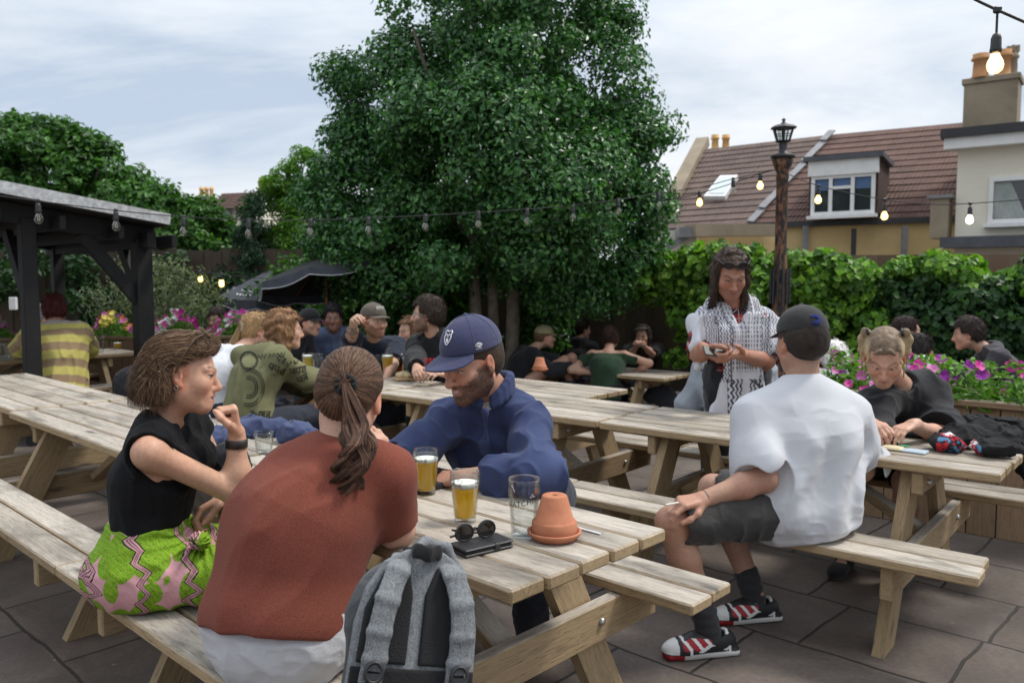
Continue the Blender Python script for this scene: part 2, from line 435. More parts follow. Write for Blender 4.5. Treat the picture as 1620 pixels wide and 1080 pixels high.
vs_ = g.new('ShaderNodeTexVoronoi'); g.l(v, vs_.inputs['Vector']); vs_.inputs['Scale'].default_value = 5.5
c = g.mix(g.ramp(vs_.outputs['Distance'], [(.03, (.5,) * 3), (.05, (0, 0, 0))]), c, (.33, .31, .29))
stn = g.noise(v, .8, 7, .65, .8); c = g.mix(g.ramp(stn, [(.50, (0, 0, 0)), (.68, (.65,) * 3)]), c, (.055, .046, .040)); g.base(c); g.set(Roughness=.72, Specular_IOR_Level=.35)
hh = g.math('ADD', g.math('MULTIPLY', br.outputs['Fac'], -1.0), g.math('MULTIPLY', g.noise(v, 9, 5, .6), .5)); g.bump(hh, .55, .012)
gx_ = np.concatenate([[-60, -30, -15], np.linspace(-8, 8, 65), [15, 30, 60]]); gy_ = np.concatenate([[-12, -4], np.linspace(0, 14, 57), [20, 40, 120]])
GV = [(x, y, gz(x, y)) for x in gx_ for y in gy_]; ny_ = len(gy_)
GF = [(i * ny_ + j, (i + 1) * ny_ + j, (i + 1) * ny_ + j + 1, i * ny_ + j + 1) for i in range(len(gx_) - 1) for j in range(ny_ - 1)]
tag(link('ground', np_mesh('ground', GV, GF), g.m), kind='structure')

# ---- back boundary: close-boarded fence and right hand wall
def fence(a, b, h, label, board=.13):
    a = np.array(a, float); b = np.array(b, float); L = np.linalg.norm(b - a); d = (b - a) / L; nrm = np.array([d[1], -d[0], 0])
    if nrm[1] > 0: nrm = -nrm
    e = empty('board_fence', a, 0, label, 'fence'); wbm = WB(); n = int(L / board)
    R = np.stack([d, -nrm, [0, 0, 1]], 1)
    for i in range(n):
        hh = h + wbm.rs.uniform(-.02, .02)
        wbm.board(a + d * (i + .5) * board + nrm * (.012 if i % 2 else 0) + np.array([0, 0, hh / 2 + .03]), (board + .012, .016, hh), R, 0)
    wparent(wbm.build('fence_boards', M['fence']), e)
    pm = WB()
    for i in range(int(L / 2.4) + 1): pm.board(a + d * i * 2.4 - nrm * .06 + np.array([0, 0, (h + .1) / 2]), (.1, .08, h + .1), R, .004)
    for zz_ in (.4, h - .3): pm.plank(a - nrm * .04 + np.array([0, 0, zz_]), b - nrm * .04 + np.array([0, 0, zz_]), .05, .08, up=(0, 0, 1))
    wparent(pm.build('fence_frame', M['fence']), e); return e
fence((-13, 12.2, -.45), (.4, 10.6, -.45), 2.3, 'dark close boarded fence behind the trees at the back of the garden')
fence((.45, 10.6, -.45), (2.9, 9.7, -.45), 2.1, 'brown fence panel hung with ivy behind the seated group at the back')
wm = NT('garden_wall'); v = wm.coord('Object', (1, 1, 1)); bk = wm.new('ShaderNodeTexBrick'); wm.l(v, bk.inputs['Vector']); bk.inputs['Scale'].default_value = 1
bk.inputs['Brick Width'].default_value = .23; bk.inputs['Row Height'].default_value = .075; bk.inputs['Mortar Size'].default_value = .006
bk.inputs['Color1'].default_value = (.13, .08, .055, 1); bk.inputs['Color2'].default_value = (.19, .12, .08, 1); bk.inputs['Mortar'].default_value = (.16, .14, .12, 1)
wm.base(bk.outputs['Color']); wm.set(Roughness=.9)
mb = MB(); wa, wb_ = np.array([2.7, 9.55, 0]), np.array([8.5, 8.3, 0]); dd = (wb_ - wa) / np.linalg.norm(wb_ - wa); nn = np.array([-dd[1], dd[0], 0])
ow = MB().box((0, 0, 0), (np.linalg.norm(wb_ - wa), .25, 2.2)).build('brick_wall', wm.m, None, (wa + wb_) / 2 + nn * .15 + np.array([0, 0, .65]), (0, 0, math.atan2(dd[1], dd[0])))
tag(ow, 'brown brick garden wall under the ivy on the right', 'wall')

# ---- big holly tree
rng = np.random.default_rng(11)
HOLLY = [(.030, .11, .026), (.042, .145, .034), (.060, .185, .042), (.022, .080, .022), (.10, .25, .055)]
tr = empty('holly_tree', (at(780, 560, 9.3)[0], 9.3, 0), 0, 'big dark green glossy holly tree in the middle of the garden', 'tree')
ells = pxells([(800, 40, 185, 150), (640, 170, 110, 120), (552, 140, 52, 44), (535, 260, 62, 62), (522, 340, 58, 70), (950, 110, 75, 110), (965, 30, 36, 36), (790, 270, 250, 160), (585, 320, 100, 105),
               (985, 270, 105, 95), (1040, 245, 45, 30), (995, 350, 70, 60), (740, 400, 230, 70), (930, 390, 95, 75), (550, 400, 65, 55), (830, -110, 165, 130), (900, 445, 110, 42), (650, 430, 120, 45),
               (1010, 190, 45, 45), (645, 50, 50, 50), (740, 230, 130, 110, -.9), (850, 290, 130, 110, -.9), (800, 140, 110, 90, -.8), (545, 255, 50, 55), (980, 420, 50, 50)], 9.1)
P, N = crown_pts(rng, ells, 500, (.16, .37), 160000, .42, .8, .45)
leaves('crown', P, N, .067, .58, HOLLY, rng, tr, M['leaf_glossy'])
mb = MB()
for (px, r) in ((757, .075), (779, .07), (804, .085)):
    b0 = at(px, 560, 9.25); b0[2] = -.4; t0_ = at(px + (px - 780) * .4, 380, 9.2)
    mb.tube([b0, b0 * .6 + t0_ * .4 + np.array([.015, 0, 0]), t0_], [r * 1.15, r, r * .8], 10)
    for q in range(5):
        limb_tube(mb, t0_, t0_ + np.array([rng.uniform(-1.4, 1.4), rng.uniform(-.8, .8), rng.uniform(.6, 2.2)]), r * .7, .015, rng)
wparent(mb.build('trunk', M['bark']), tr)

def simple_tree(name, label, cat, ells, nsub, rsub, nleaf, lsize, pal, seed, group=None, aspect=.6, mat='leaf', trunk=True, upw=.35, inner=.5, flat=.75):
    rg = np.random.default_rng(seed); E = np.array(ells); cx_, cy_ = E[:, 0].mean(), E[:, 1].mean()
    e = empty(name, (cx_, cy_, 0), 0, label, cat, group)
    P, N = crown_pts(rg, ells, nsub, rsub, nleaf, inner, flat, .5, upw); ok = P[:, 2] > .02
    leaves('crown' if trunk else 'foliage', P[ok], N[ok], lsize, aspect, pal, rg, e, M[mat])
    if trunk:
        mb = MB(); top = np.array([cx_, cy_, E[:, 2].max()])
        limb_tube(mb, (cx_, cy_, 0), top, .12, .03, rg, .05)
        for q in E: limb_tube(mb, (cx_, cy_, max(.5, q[2] * .5)), q[:3], .05, .012, rg)
        wparent(mb.build('trunk', M['bark']), e)
    return e
GR_MID = [(.045, .125, .02), (.06, .165, .025), (.08, .20, .03), (.03, .09, .018)]
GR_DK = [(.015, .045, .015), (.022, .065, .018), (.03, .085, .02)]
GR_LT = [(.12, .26, .035), (.16, .32, .04), (.09, .20, .03)]
GR_BLU = [(.035, .085, .05), (.05, .11, .065), (.03, .07, .04)]
simple_tree('leafy_tree', 'tall broad leaved tree rising behind the black shelter roof', 'tree', pxells([(60, 270, 105, 70), (140, 290, 80, 60), (30, 230, 50, 38), (110, 232, 38, 26), (-60, 300, 90, 90), (200, 330, 60, 45), (40, 340, 110, 60), (62, 200, 13, 18), (128, 216, 11, 20), (92, 208, 10, 15), (15, 196, 14, 14), (165, 240, 12, 18), (205, 285, 12, 16), (232, 300, 9, 14)], 12.5), 240, (.09, .32), 21000, .115, GR_MID, 21)
simple_tree('leafy_tree', 'bushy green tree sloping down beside the far rooftops', 'tree', pxells([(225, 340, 60, 45), (300, 365, 70, 42), (255, 400, 80, 50), (340, 400, 50, 45), (285, 318, 16, 22), (262, 312, 9, 16), (322, 338, 9, 14)], 12.0), 160, (.09, .27), 14000, .105, GR_MID, 22)
simple_tree('pale_conifer', 'light green feathery conifer left of the holly tree', 'tree', pxells([(455, 310, 42, 50), (430, 350, 38, 45), (470, 350, 45, 60), (480, 265, 28, 30), (445, 400, 50, 45)], 11.5), 120, (.08, .2), 11000, .085, GR_LT, 23, aspect=.3)
simple_tree('blue_conifer', 'narrow blue green conifer between the leafy tree and the pale conifer', 'tree', pxells([(402, 370, 26, 55), (400, 420, 30, 40), (404, 325, 15, 25)], 11.2), 60, (.08, .17), 7000, .07, GR_BLU, 24, aspect=.3)
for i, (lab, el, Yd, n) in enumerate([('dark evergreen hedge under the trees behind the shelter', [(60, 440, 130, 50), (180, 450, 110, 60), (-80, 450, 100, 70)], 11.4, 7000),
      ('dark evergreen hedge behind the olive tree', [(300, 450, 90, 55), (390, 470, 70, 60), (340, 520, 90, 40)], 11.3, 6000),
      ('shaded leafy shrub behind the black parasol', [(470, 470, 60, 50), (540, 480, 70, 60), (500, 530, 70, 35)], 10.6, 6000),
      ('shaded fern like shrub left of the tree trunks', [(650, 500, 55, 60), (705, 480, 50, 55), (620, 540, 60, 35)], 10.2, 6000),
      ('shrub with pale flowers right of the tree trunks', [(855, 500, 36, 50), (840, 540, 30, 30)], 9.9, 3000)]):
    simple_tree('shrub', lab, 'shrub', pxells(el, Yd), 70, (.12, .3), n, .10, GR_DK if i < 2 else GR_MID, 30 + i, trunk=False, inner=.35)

# ---- ivy and creeper along the right wall
IVY = [(.11, .25, .022), (.15, .31, .03), (.08, .19, .022), (.20, .36, .045), (.05, .13, .02)]
def top_ivy(lst, Yf, label, seed, n, pal, size=.085):
    el = pxells([(x, y, rx, ry, Yf(x)) for x, y, rx, ry in lst], 0.0, 1.0)
    el = [(a, b, c, d, min(d2, .35), f) for a, b, c, d, d2, f in el]
    return simple_tree('ivy', label, 'climbing plant', el, 260, (.07, .2), n, size, pal, seed, trunk=False, inner=.6, aspect=.85, upw=.2)
ivl = [(x_, y_ + (14 if x_ > 1150 else 0), a_, b_) for x_, y_, a_, b_ in [(1030, 440, 50, 36), (1085, 425, 55, 40), (1130, 440, 50, 50), (1180, 430, 45, 50), (1210, 460, 60, 60), (1270, 430, 55, 48), (1330, 440, 60, 40), (1390, 430, 60, 30), (1440, 425, 50, 26), (1290, 490, 70, 50), (1100, 490, 40, 50), (1345, 500, 50, 45), (1490, 420, 50, 24), (1535, 445, 60, 20), (1610, 445, 60, 20), (1085, 560, 18, 45), (1240, 520, 40, 40)]]
top_ivy(ivl, lambda x: 9.2 - (x - 1000) * .0014, 'bright green ivy spilling over the top of the garden wall', 41, 26000, IVY, .095)
top_ivy([(1480, 500, 60, 60), (1540, 480, 60, 40), (1600, 500, 60, 60), (1590, 560, 60, 50), (1500, 560, 50, 40), (1420, 480, 30, 30), (1650, 470, 40, 80)], lambda x: 9.1 - (x - 1000) * .0014, 'dark green creeper covering the wall behind the man in the grey hoodie', 42, 13000, [(.02, .06, .02), (.03, .085, .025), (.045, .11, .03)], .085)

# ---- olive tree
rg = np.random.default_rng(51); ob = at(258, 560, 9.6); e = empty('olive_tree', (ob[0], ob[1], 0), 0, 'sparse silvery olive tree growing behind the flower planters', 'tree')
mb = MB(); tips = []
base = np.array([ob[0], ob[1], .3]); mb.tube([(ob[0], ob[1], 0), base + np.array([.02, 0, .25])], [.05, .035], 8)
for (px, py) in [(150, 470), (185, 430), (215, 415), (250, 420), (285, 430), (310, 450), (338, 468), (330, 500), (270, 470), (200, 480), (230, 450), (300, 490), (160, 500), (255, 500), (190, 455)]:
    t_ = at(px, py, 9.6 + rg.uniform(-.4, .4)); mid = base * .5 + t_ * .5 + np.array([rg.uniform(-.1, .1), 0, rg.uniform(-.15, .1)])
    mb.tube([base + np.array([0, 0, .15]), mid, t_], [.02, .012, .004], 6); tips += [(mid * .3 + t_ * .7), t_, mid * .6 + t_ * .4, t_ + np.array([.08, 0, -.04])]
wparent(mb.build('trunk', M['bark']), e)
tips = np.array(tips); k = rg.integers(0, len(tips), 5200); dd_ = rdir(rg, 5200)
P = tips[k] + dd_ * rg.uniform(0, .22, (5200, 1)); N = n3(dd_ + rg.normal(size=(5200, 3)) * .6)
leaves('crown', P, N, .075, .24, [(.16, .20, .12), (.22, .26, .17), (.11, .15, .08), (.27, .30, .22)], rg, e, M['leaf'])

# ---- houses
def stucco(name, c, dirt=.25):
    k = NT(name); v = k.coord('Object'); n = k.noise(v, .9, 6, .62, .4)
    k.base(k.ramp(n, [(.3, tuple(x * (1 - dirt) for x in c)), (.62, c)])); k.set(Roughness=.9); k.bump(k.noise(v, 60, 4), .25, .01); return k.m
M['cream'] = stucco('cream_render', (.78, .74, .62), .10); M['yellow'] = stucco('yellow_render', (.60, .45, .22), .25); M['offwhite'] = stucco('offwhite_render', (.66, .62, .52), .1)
M['cement'] = stucco('chimney_render', (.33, .27, .19), .45)
M['lead'] = mat_noise('grey_flashing', (.17, .17, .175), (.26, .26, .265), 4, .6, .1)
M['slate'] = mat_noise('slate_strip', (.055, .06, .07), (.09, .095, .11), 5, .5, .1)
M['gutter'] = mat_noise('black_gutter', (.02, .02, .022), (.035, .035, .04), 5, .5, .05)
M['pot_clay'] = mat_noise('clay_pot', (.42, .20, .085), (.56, .29, .13), 6, .85, .2)
M['pot_buff'] = mat_noise('buff_pot', (.62, .36, .13), (.74, .46, .18), 6, .85, .2)
def tile_mat(name, c1, c2):
    k = NT(name); v = k.coord('UV'); b = k.new('ShaderNodeTexBrick', offset=0.0); k.l(v, b.inputs['Vector']); b.inputs['Scale'].default_value = 1
    b.inputs['Brick Width'].default_value = .3; b.inputs['Row Height'].default_value = .28; b.inputs['Mortar Size'].default_value = .006; b.inputs['Mortar Smooth'].default_value = .4
    b.inputs['Color1'].default_value = (*c1, 1); b.inputs['Color2'].default_value = (*c2, 1); b.inputs['Mortar'].default_value = (*[x * .5 for x in c1], 1)
    n = k.noise(k.coord('Object'), 1.1, 6, .65)
    k.base(k.mix(1.0, b.outputs['Color'], k.ramp(n, [(.3, (.7, .68, .68)), (.7, (1.2, 1.18, 1.15))]), 'MULTIPLY')); k.set(Roughness=.85)
    w_ = k.new('ShaderNodeTexWave', wave_type='BANDS', bands_direction='X'); k.l(v, w_.inputs['Vector']); w_.inputs['Scale'].default_value = 1 / .3 / 3.1416 * 3.1416
    k.bump(w_.outputs['Fac'], .6, .04); return k.m
M['tile_a'] = tile_mat('grey_brown_roof_tiles', (.125, .085, .072), (.158, .108, .09)); M['tile_b'] = tile_mat('red_brown_roof_tiles', (.115, .062, .048), (.15, .08, .062))
def tiled_roof(name, eL, eR, rL, rR, mat, parent, rows=17, step=.02):
    eL, eR, rL, rR = [np.array(q, float) for q in (eL, eR, rL, rR)]
    nrm = np.cross(eR - eL, rL - eL); nrm /= np.linalg.norm(nrm); nrm = nrm if nrm[2] > 0 else -nrm
    V = []; F = []; UV = []; W_ = np.linalg.norm(eR - eL); H_ = np.linalg.norm(rL - eL)
    for i in range(rows):
        t0, t1 = i / rows, (i + 1.0) / rows
        a, b = eL + (rL - eL) * t0, eR + (rR - eR) * t0; c, d = eR + (rR - eR) * t1, eL + (rL - eL) * t1
        n = len(V); V += [a + nrm * step, b + nrm * step, c, d, a - nrm * .01, b - nrm * .01]
        F += [(n, n + 1, n + 2, n + 3), (n + 4, n + 5, n + 1, n)]
        UV += [[(0, t0 * H_), (W_, t0 * H_), (W_, t1 * H_), (0, t1 * H_)], [(0, t0 * H_)] * 4]
    n = len(V); V += [eL - nrm * .012, eR - nrm * .012, rR - nrm * .012, rL - nrm * .012]; F.append((n, n + 3, n + 2, n + 1)); UV.append([(0, 0)] * 4)
    me = bpy.data.meshes.new(name); me.from_pydata([tuple(q) for q in V], [], F); uv = me.uv_layers.new(name='UVMap')
    uv.data.foreach_set('uv', np.array([q for f in UV for q in f], np.float32).ravel()); me.update()
    return wparent(link(name, me, mat), parent)
def strip(mb, a, b, w, t, up, mi=0): mb.bar(a, b, w, t, up, mi)
glass = NT('window_glass'); glass.base((.03, .035, .04)); glass.set(Roughness=.06, Specular_IOR_Level=.9); M['pane'] = glass.m
M['blind'] = mat_noise('blue_blind', (.07, .13, .25), (.09, .16, .30), 4, .8, 0); M['curtain'] = mat_noise('net_curtain', (.20, .23, .21), (.40, .43, .41), 3, .9, .2)

def poly_wall(parent, name, pts, depth, mat):
    """vertical wall through the given top/bottom corners (front face), thickened away from the camera"""
    p = np.array(pts, float); nrm = np.cross(p[1] - p[0], p[2] - p[0]); nrm /= np.linalg.norm(nrm)
    if nrm[1] < 0: nrm = -nrm
    mb = MB(); n = len(p); V = [tuple(q) for q in p] + [tuple(q + nrm * depth) for q in p]
    mb.add(V, [tuple(range(n)), tuple(range(n, 2 * n))[::-1]] + [(i, n + i, n + (i + 1) % n, (i + 1) % n) for i in range(n)])
    return wparent(mb.build(name, mat), parent)
def ground_of(p): return np.array([p[0], p[1], 0.0])

eA, eB, rA, rB = at(1020, 365, 19.6), at(1187, 356, 18.4), at(1116, 236, 22.6), at(1316, 213, 21.4)
eC, rC = at(1540, 344, 16.6), at(1600, 187, 19.8)
h1 = empty('terraced_house', ground_of((eA + eB) / 2), 0, 'terraced house with grey brown tiled roof and a skylight', 'house')
tiled_roof('roof', eA, eB, rA, rB, M['tile_a'], h1, 15)
poly_wall(h1, 'wall', [ground_of(eA), ground_of(eB), eB + [0, 0, -.02], eA + [0, 0, -.02]], .3, M['offwhite'])
gm = MB(); gm.bar(eA + [0, -.06, -.03], eB + [0, -.06, -.03], .1, .1); wparent(gm.build('gutter', M['gutter']), h1)
nA = np.cross(eB - eA, rA - eA); nA /= np.linalg.norm(nA); nA = nA if nA[2] > 0 else -nA
def onroof(px, py, e0, e1, r0, nrm, lift_=0.0):
    d = raydir(px, py); o = np.array([0, 0, CAMH]); t = ((e0 - o) @ nrm) / (d @ nrm); return o + d * t + nrm * lift_
sk = [onroof(px, py, eA, eB, rA, nA, .10) for px, py in ((1114, 316), (1148, 316), (1168, 282), (1140, 283))]
mb = MB(); mb.add(sk + [q - nA * .12 for q in sk], [(0, 1, 2, 3), (0, 4, 5, 1), (1, 5, 6, 2), (2, 6, 7, 3), (3, 7, 4, 0)]); so = wparent(mb.build('skylight', M['white_paint']), h1)
cc = sum(sk) / 4; ins = [cc + (q - cc) * .78 + nA * .012 for q in sk]; mb = MB(); mb.quad(*ins); skp = NT('skylight_glass'); skp.base((.55, .62, .62)); skp.set(Roughness=.08, Specular_IOR_Level=.8); po = mb.build('pane', skp.m); po.parent = so
gp = [at(1068, 290, 21.5), at(1085, 300, 21.2), at(1112, 222, 23), at(1100, 220, 23), at(1066, 262, 22.4)]
pg_ = MB(); pg_.bar(at(1066, 312, 20.6), at(1112, 224, 23.0), .35, .25, (0, 0, 1)); wparent(pg_.build('parapet', M['cement']), h1)
def chimney_pot(c, r, h, mat, parent, crown=False):
    mb = MB(); prof = [(r * .95, 0), (r, .02), (r * .8, .06), (r * .72, h * .72), (r * .95, h * .76), (r * .95, h * .84), (r * .78, h * .86), (r * .85, h), (r * .6, h), (r * .55, h * .5)]
    mb.lathe(prof, c, 14)
    if crown:
        for q in range(6): mb.box(np.array(c) + [r * .75 * math.cos(q * PI / 3), r * .75 * math.sin(q * PI / 3), h + .04], (.06, .06, .12), None)
    return wparent(mb.build('chimney_pot', mat), parent)
stk = MB(); pc = at(1140, 240, 23.5); stk.box(pc + [0, 0, -.7], (.9, .4, 1.2), None, 0, .01); wparent(stk.build('chimney', M['cement']), h1)
for px, pw in ((1131, 17), (1148, 18)): c_ = at(px, 238, 23.4); chimney_pot(c_ + [0, 0, -.05], .13, .48, M['pot_buff'], h1)
h2 = empty('terraced_house', ground_of((eB + eC) / 2), 0, 'terraced house with red brown tiles, a white dormer and yellow rendered wall', 'house')
tiled_roof('roof', eB + [.0, 0, .0], eC, rB, rC, M['tile_b'], h2, 15)
nB = np.cross(eC - eB, rB - eB); nB /= np.linalg.norm(nB); nB = nB if nB[2] > 0 else -nB
fl = MB()
for i in range(8):
    a = eB + (rB - eB) * (i / 8) + nB * (.09 + .03 * (i % 2)); b = eB + (rB - eB) * ((i + 1.05) / 8) + nB * (.07 + .03 * (i % 2)); fl.bar(a, b, .17, .03, tuple(nB))
wparent(fl.build('flashing', M['lead']), h2)
poly_wall(h2, 'wall', [ground_of(eB), ground_of(eC), eC + [0, 0, -.02], eB + [0, 0, -.02]], .3, M['yellow'])
gm = MB(); gm.bar(eB + [0, -.08, -.02], eC + [0, -.08, -.02], .12, .12); gm.bar(at(1348, 362, 17.3) + [0, -.1, 0], ground_of(at(1348, 362, 17.3)) + [0, -.1, 0], .08, .08, (0, 1, 0)); wparent(gm.build('gutter', M['gutter']), h2)
for px in (1272, 1428):
    gm = MB(); t_ = at(px, 358, 17.9 if px < 1300 else 17.0); gm.bar(t_ + [0, -.1, 0], ground_of(t_) + [0, -.1, 0], .12, .05, (0, 1, 0)); wparent(gm.build('downpipe', M['lead']), h2)
# dormer
dl, dr = at(1279, 341, 17.6), at(1388, 336, 16.9); dx = (dr - dl); DW = np.linalg.norm(dx); dx /= DW; dn = np.array([dx[1], -dx[0], 0]); dn = dn if dn[1] < 0 else -dn
DH = 1.12
dm = MB(); bk_ = -dn * 1.9
dm.add([dl, dr, dr + [0, 0, DH], dl + [0, 0, DH], dl + bk_, dr + bk_, dr + bk_ + [0, 0, DH], dl + bk_ + [0, 0, DH]], [(0, 1, 2, 3), (1, 5, 6, 2), (4, 0, 3, 7), (3, 2, 6, 7)])
do = wparent(dm.build('dormer', M['tile_b']), h2)
def dsub(o):
    o.parent = do; o.matrix_parent_inverse = Matrix.Identity(4); return o
mb = MB(); RR = np.stack([dx, -dn, [0, 0, 1]], 1)
mb.box(dl + dx * DW / 2 + dn * .06 + [0, 0, DH - .15], (DW + .02, .12, .32), RR); dsub(mb.build('fascia', M['white_paint']))
mb = MB(); mb.box(dl + dx * DW / 2 + dn * (-.8) + [0, 0, DH + .05], (DW + .2, 2.0, .1), RR); dsub(mb.build('flat_roof', M['slate']))
def window(origin, X, Nn, W, H, cols, name='window', mat_p=None, sub=None, blind=(), sill=True):
    """white casement: origin is the lower left corner of the frame, on the wall face"""
    R = np.stack([X, -Nn, [0, 0, 1]], 1); f = MB(); t = .075; d = .07; Z = np.array([0, 0, 1.])
    o = origin + Nn * d * .5
    for z_ in (t / 2, H - t / 2): f.box(o + X * W / 2 + Z * z_, (W, d, t), R)
    xs = [0] + list(np.cumsum(cols) / sum(cols) * W)
    for i, x in enumerate(xs): f.box(o + X * (min(max(x, t / 2), W - t / 2)) + Z * H / 2, (t, d - .004, H - 2 * t), R)
    pn = MB(); bl = MB()
    for i in range(len(cols)):
        a, b = xs[i] + t / 2 - .01, xs[i + 1] - t / 2 + .01
        pn.box(origin + Nn * .02 + X * (a + b) / 2 + Z * H / 2, (b - a, .012, H - t), R)
        if i in blind: bl.box(origin + Nn * .026 + X * (a + b) / 2 + Z * (H * .78), (b - a - .06, .006, H * .3), R)
        if i == len(cols) // 2 and len(cols) == 3: f.box(o + X * (a + b) / 2 + Z * H * .68, (b - a, d - .01, t * .8), R)
    if sill: f.box(origin + Nn * .09 + X * W / 2 + Z * (-.04), (W + .12, .18, .07), R)
    return f, pn, bl
f_, p_, b_ = window(dl + dx * .05 + [0, 0, -.02], dx, dn, DW - .1, DH - .28, [1, 1.1, 1.1], blind=(0, 1, 2))
fo = dsub(f_.build('window_frame', M['white_paint'])); dsub(p_.build('window_pane', M['pane'])); dsub(b_.build('window_blind', M['blind']))
# lean-to gable in front of the left house
h3 = empty('outbuilding', ground_of(at(1060, 400, 15)), 0, 'low off white outbuilding with a sloping coping in front of the left house', 'building')
poly_wall(h3, 'wall', [ground_of(at(985, 420, 15.2)), ground_of(at(1102, 420, 14.8)), at(1102, 368, 14.8), at(1085, 362, 14.8), at(985, 372, 15.2)], 1.5, M['offwhite'])
mb = MB(); mb.bar(at(1085, 360, 14.7), at(1085, 376, 14.7) + [.0, 0, 0], .3, .3, (0, 1, 0)); mb.bar(at(1012, 420, 14.9), at(1098, 366, 14.6), .06, .12, (0, 0, 1)); wparent(mb.build('coping', M['lead']), h3)
mb = MB(); mb.bar(at(1092, 365, 14.6), at(1230, 364, 15.6), .3, .22); wparent(mb.build('parapet_cap', M['cement']), h3)
poly_wall(h3, 'side_wall', [ground_of(at(1100, 420, 15.0)), ground_of(at(1230, 420, 16)), at(1230, 366, 16), at(1100, 367, 15.0)], .3, M['yellow'])
# cream house on the right
H0 = at(1508, 430, 15.4); hx = np.array([.80, -.60, 0]); hn = np.array([-.60, -.80, 0]); Lh = 9.0
top0 = at(1506, 226, 15.4)[2]
h4 = empty('cream_house', ground_of(H0), 0, 'cream rendered house at the right edge with a chimney', 'house')
a0, a1 = ground_of(H0), ground_of(H0 + hx * Lh)
mb = MB(); bkv = -hn * 5; T_ = np.array([0, 0, top0])
mb.add([a0, a1, a1 + T_, a0 + T_, a0 + bkv, a1 + bkv, a1 + bkv + T_, a0 + bkv + T_], [(0, 1, 2, 3), (1, 5, 6, 2), (4, 0, 3, 7), (3, 2, 6, 7)]); wparent(mb.build('wall', M['cream']), h4)
RR4 = np.stack([hx, -hn, [0, 0, 1]], 1)
mb = MB(); mb.box(a0 + hx * (Lh / 2 - .1) + hn * .12 + [0, 0, top0 - .04], (Lh + .2, .3, .2), RR4); wparent(mb.build('fascia', M['white_paint']), h4)
mb = MB(); mb.box(a0 + hx * (Lh / 2 - .1) + hn * .1 + [0, 0, top0 + .14], (Lh + .3, .5, .16), RR4); mb.box(a0 + hx * (Lh / 2 - .1) - hn * 2 + [0, 0, top0 + .14], (Lh, 4.4, .1), RR4); wparent(mb.build('roof', M['gutter']), h4)
def onwall(px, py, nrm=hn, o=H0):
    d = raydir(px, py); c0 = np.array([0, 0, CAMH]); t = ((o - c0) @ nrm) / (d @ nrm); return c0 + d * t
w0 = onwall(1563, 354); w1 = onwall(1563, 282); Wd = 1.9
f_, p_, b_ = window(w0, hx, hn, Wd, w1[2] - w0[2], [1, .75, 1])
wparent(f_.build('window_frame', M['white_paint']), h4); wparent(p_.build('window_pane', M['pane']), h4)
mb = MB(); cv = []
for i in range(13): cv.append((w0 + hx * (.08 + i * .044) + hn * .03 + [0, 0, .08 + (.012 * (i % 2))], w0 + hx * (.08 + i * .044 * (.25 + .02 * i)) + hn * .03 + [0, 0, (w1[2] - w0[2]) - .1]))
for i in range(12): mb.quad(cv[i][0] + hn * .008 * (i % 2), cv[i + 1][0] + hn * .008 * ((i + 1) % 2), cv[i + 1][1], cv[i][1])
wparent(mb.build('curtain', M['curtain']), h4)
mb = MB(); s0 = onwall(1503, 385); mb.box(s0 + hx * 4.4 + hn * .22 + [0, 0, 0], (9, .5, .2), RR4); wparent(mb.build('slate_ledge', M['slate']), h4)
stp = onwall(1508, 345); mb = MB(); mb.box(stp + [-.12, .2, .0], (.3, .5, .75), RR4); wparent(mb.build('party_wall', M['cement']), h4)
mb = MB(); mb.box(stp + [-.12, .2, .40], (.42, .6, .06), RR4); wparent(mb.build('party_wall_cap', M['lead']), h4)
cb_ = at(1568, 205, 17.5); mb = MB(); mb.box(cb_ + [0, 0, .2], (.98, .75, 1.6), RR4, 0, .01); mb.box(cb_ + [0, 0, .98], (1.06, .82, .12), RR4, 0, .01); cho = wparent(mb.build('chimney', M['cement']), h4)
for px, ht in ((1550, .5), (1585, .58)):
    pt = at(px, 140, 17.4); pt[2] = cb_[2] + 1.03; chimney_pot(pt, .19, ht, M['pot_clay'], h4)
pt = at(1600, 140, 17.6); pt[2] = cb_[2] + 1.03; chimney_pot(pt, .13, .62, M['cement'], h4, True)
# far rooftops on the left
h5 = empty('far_house', ground_of(at(365, 340, 42)), 0, 'small far house with cream gable between the trees on the left', 'house')
fa = [at(338, 348, 42), at(392, 348, 41), at(392, 330, 41), at(338, 330, 42)]
poly_wall(h5, 'wall', [ground_of(fa[0]), ground_of(fa[1]), fa[2], fa[3]], 5, M['cream'])
tiled_roof('roof', at(333, 331, 41.5), at(398, 329, 40.5), at(352, 306, 45), at(405, 304, 44), M['tile_b'], h5, 8, .05)
mb = MB(); q0 = at(352, 346, 41.4); mb.box(q0 + [0, -.1, .1], (.9, .1, .9)); wparent(mb.build('window', M['pane']), h5)
h6 = empty('far_house', ground_of(at(300, 340, 48)), 0, 'distant brown roof with three yellow chimney pots on the left', 'house')
tiled_roof('roof', at(235, 332, 47), at(345, 332, 47), at(250, 312, 51), at(340, 313, 51), M['tile_a'], h6, 8, .05)
poly_wall(h6, 'wall', [ground_of(at(238, 340, 47.5)), ground_of(at(343, 340, 47.5)), at(343, 332, 47.5), at(238, 332, 47.5)], 4, M['cement'])
mb = MB(); q0 = at(327, 322, 49); mb.box(q0, (1.1, .7, .8)); wparent(mb.build('chimney', M['cement']), h6)
for px in (319, 327, 335): chimney_pot(at(px, 313, 49), .15, .62, M['pot_buff'], h6)
mb = MB(); q0 = at(420, 296, 40); mb.box(q0, (.5, .5, .8)); chn = mb.build('chimney', M['pot_buff']); wparent(chn, h5)
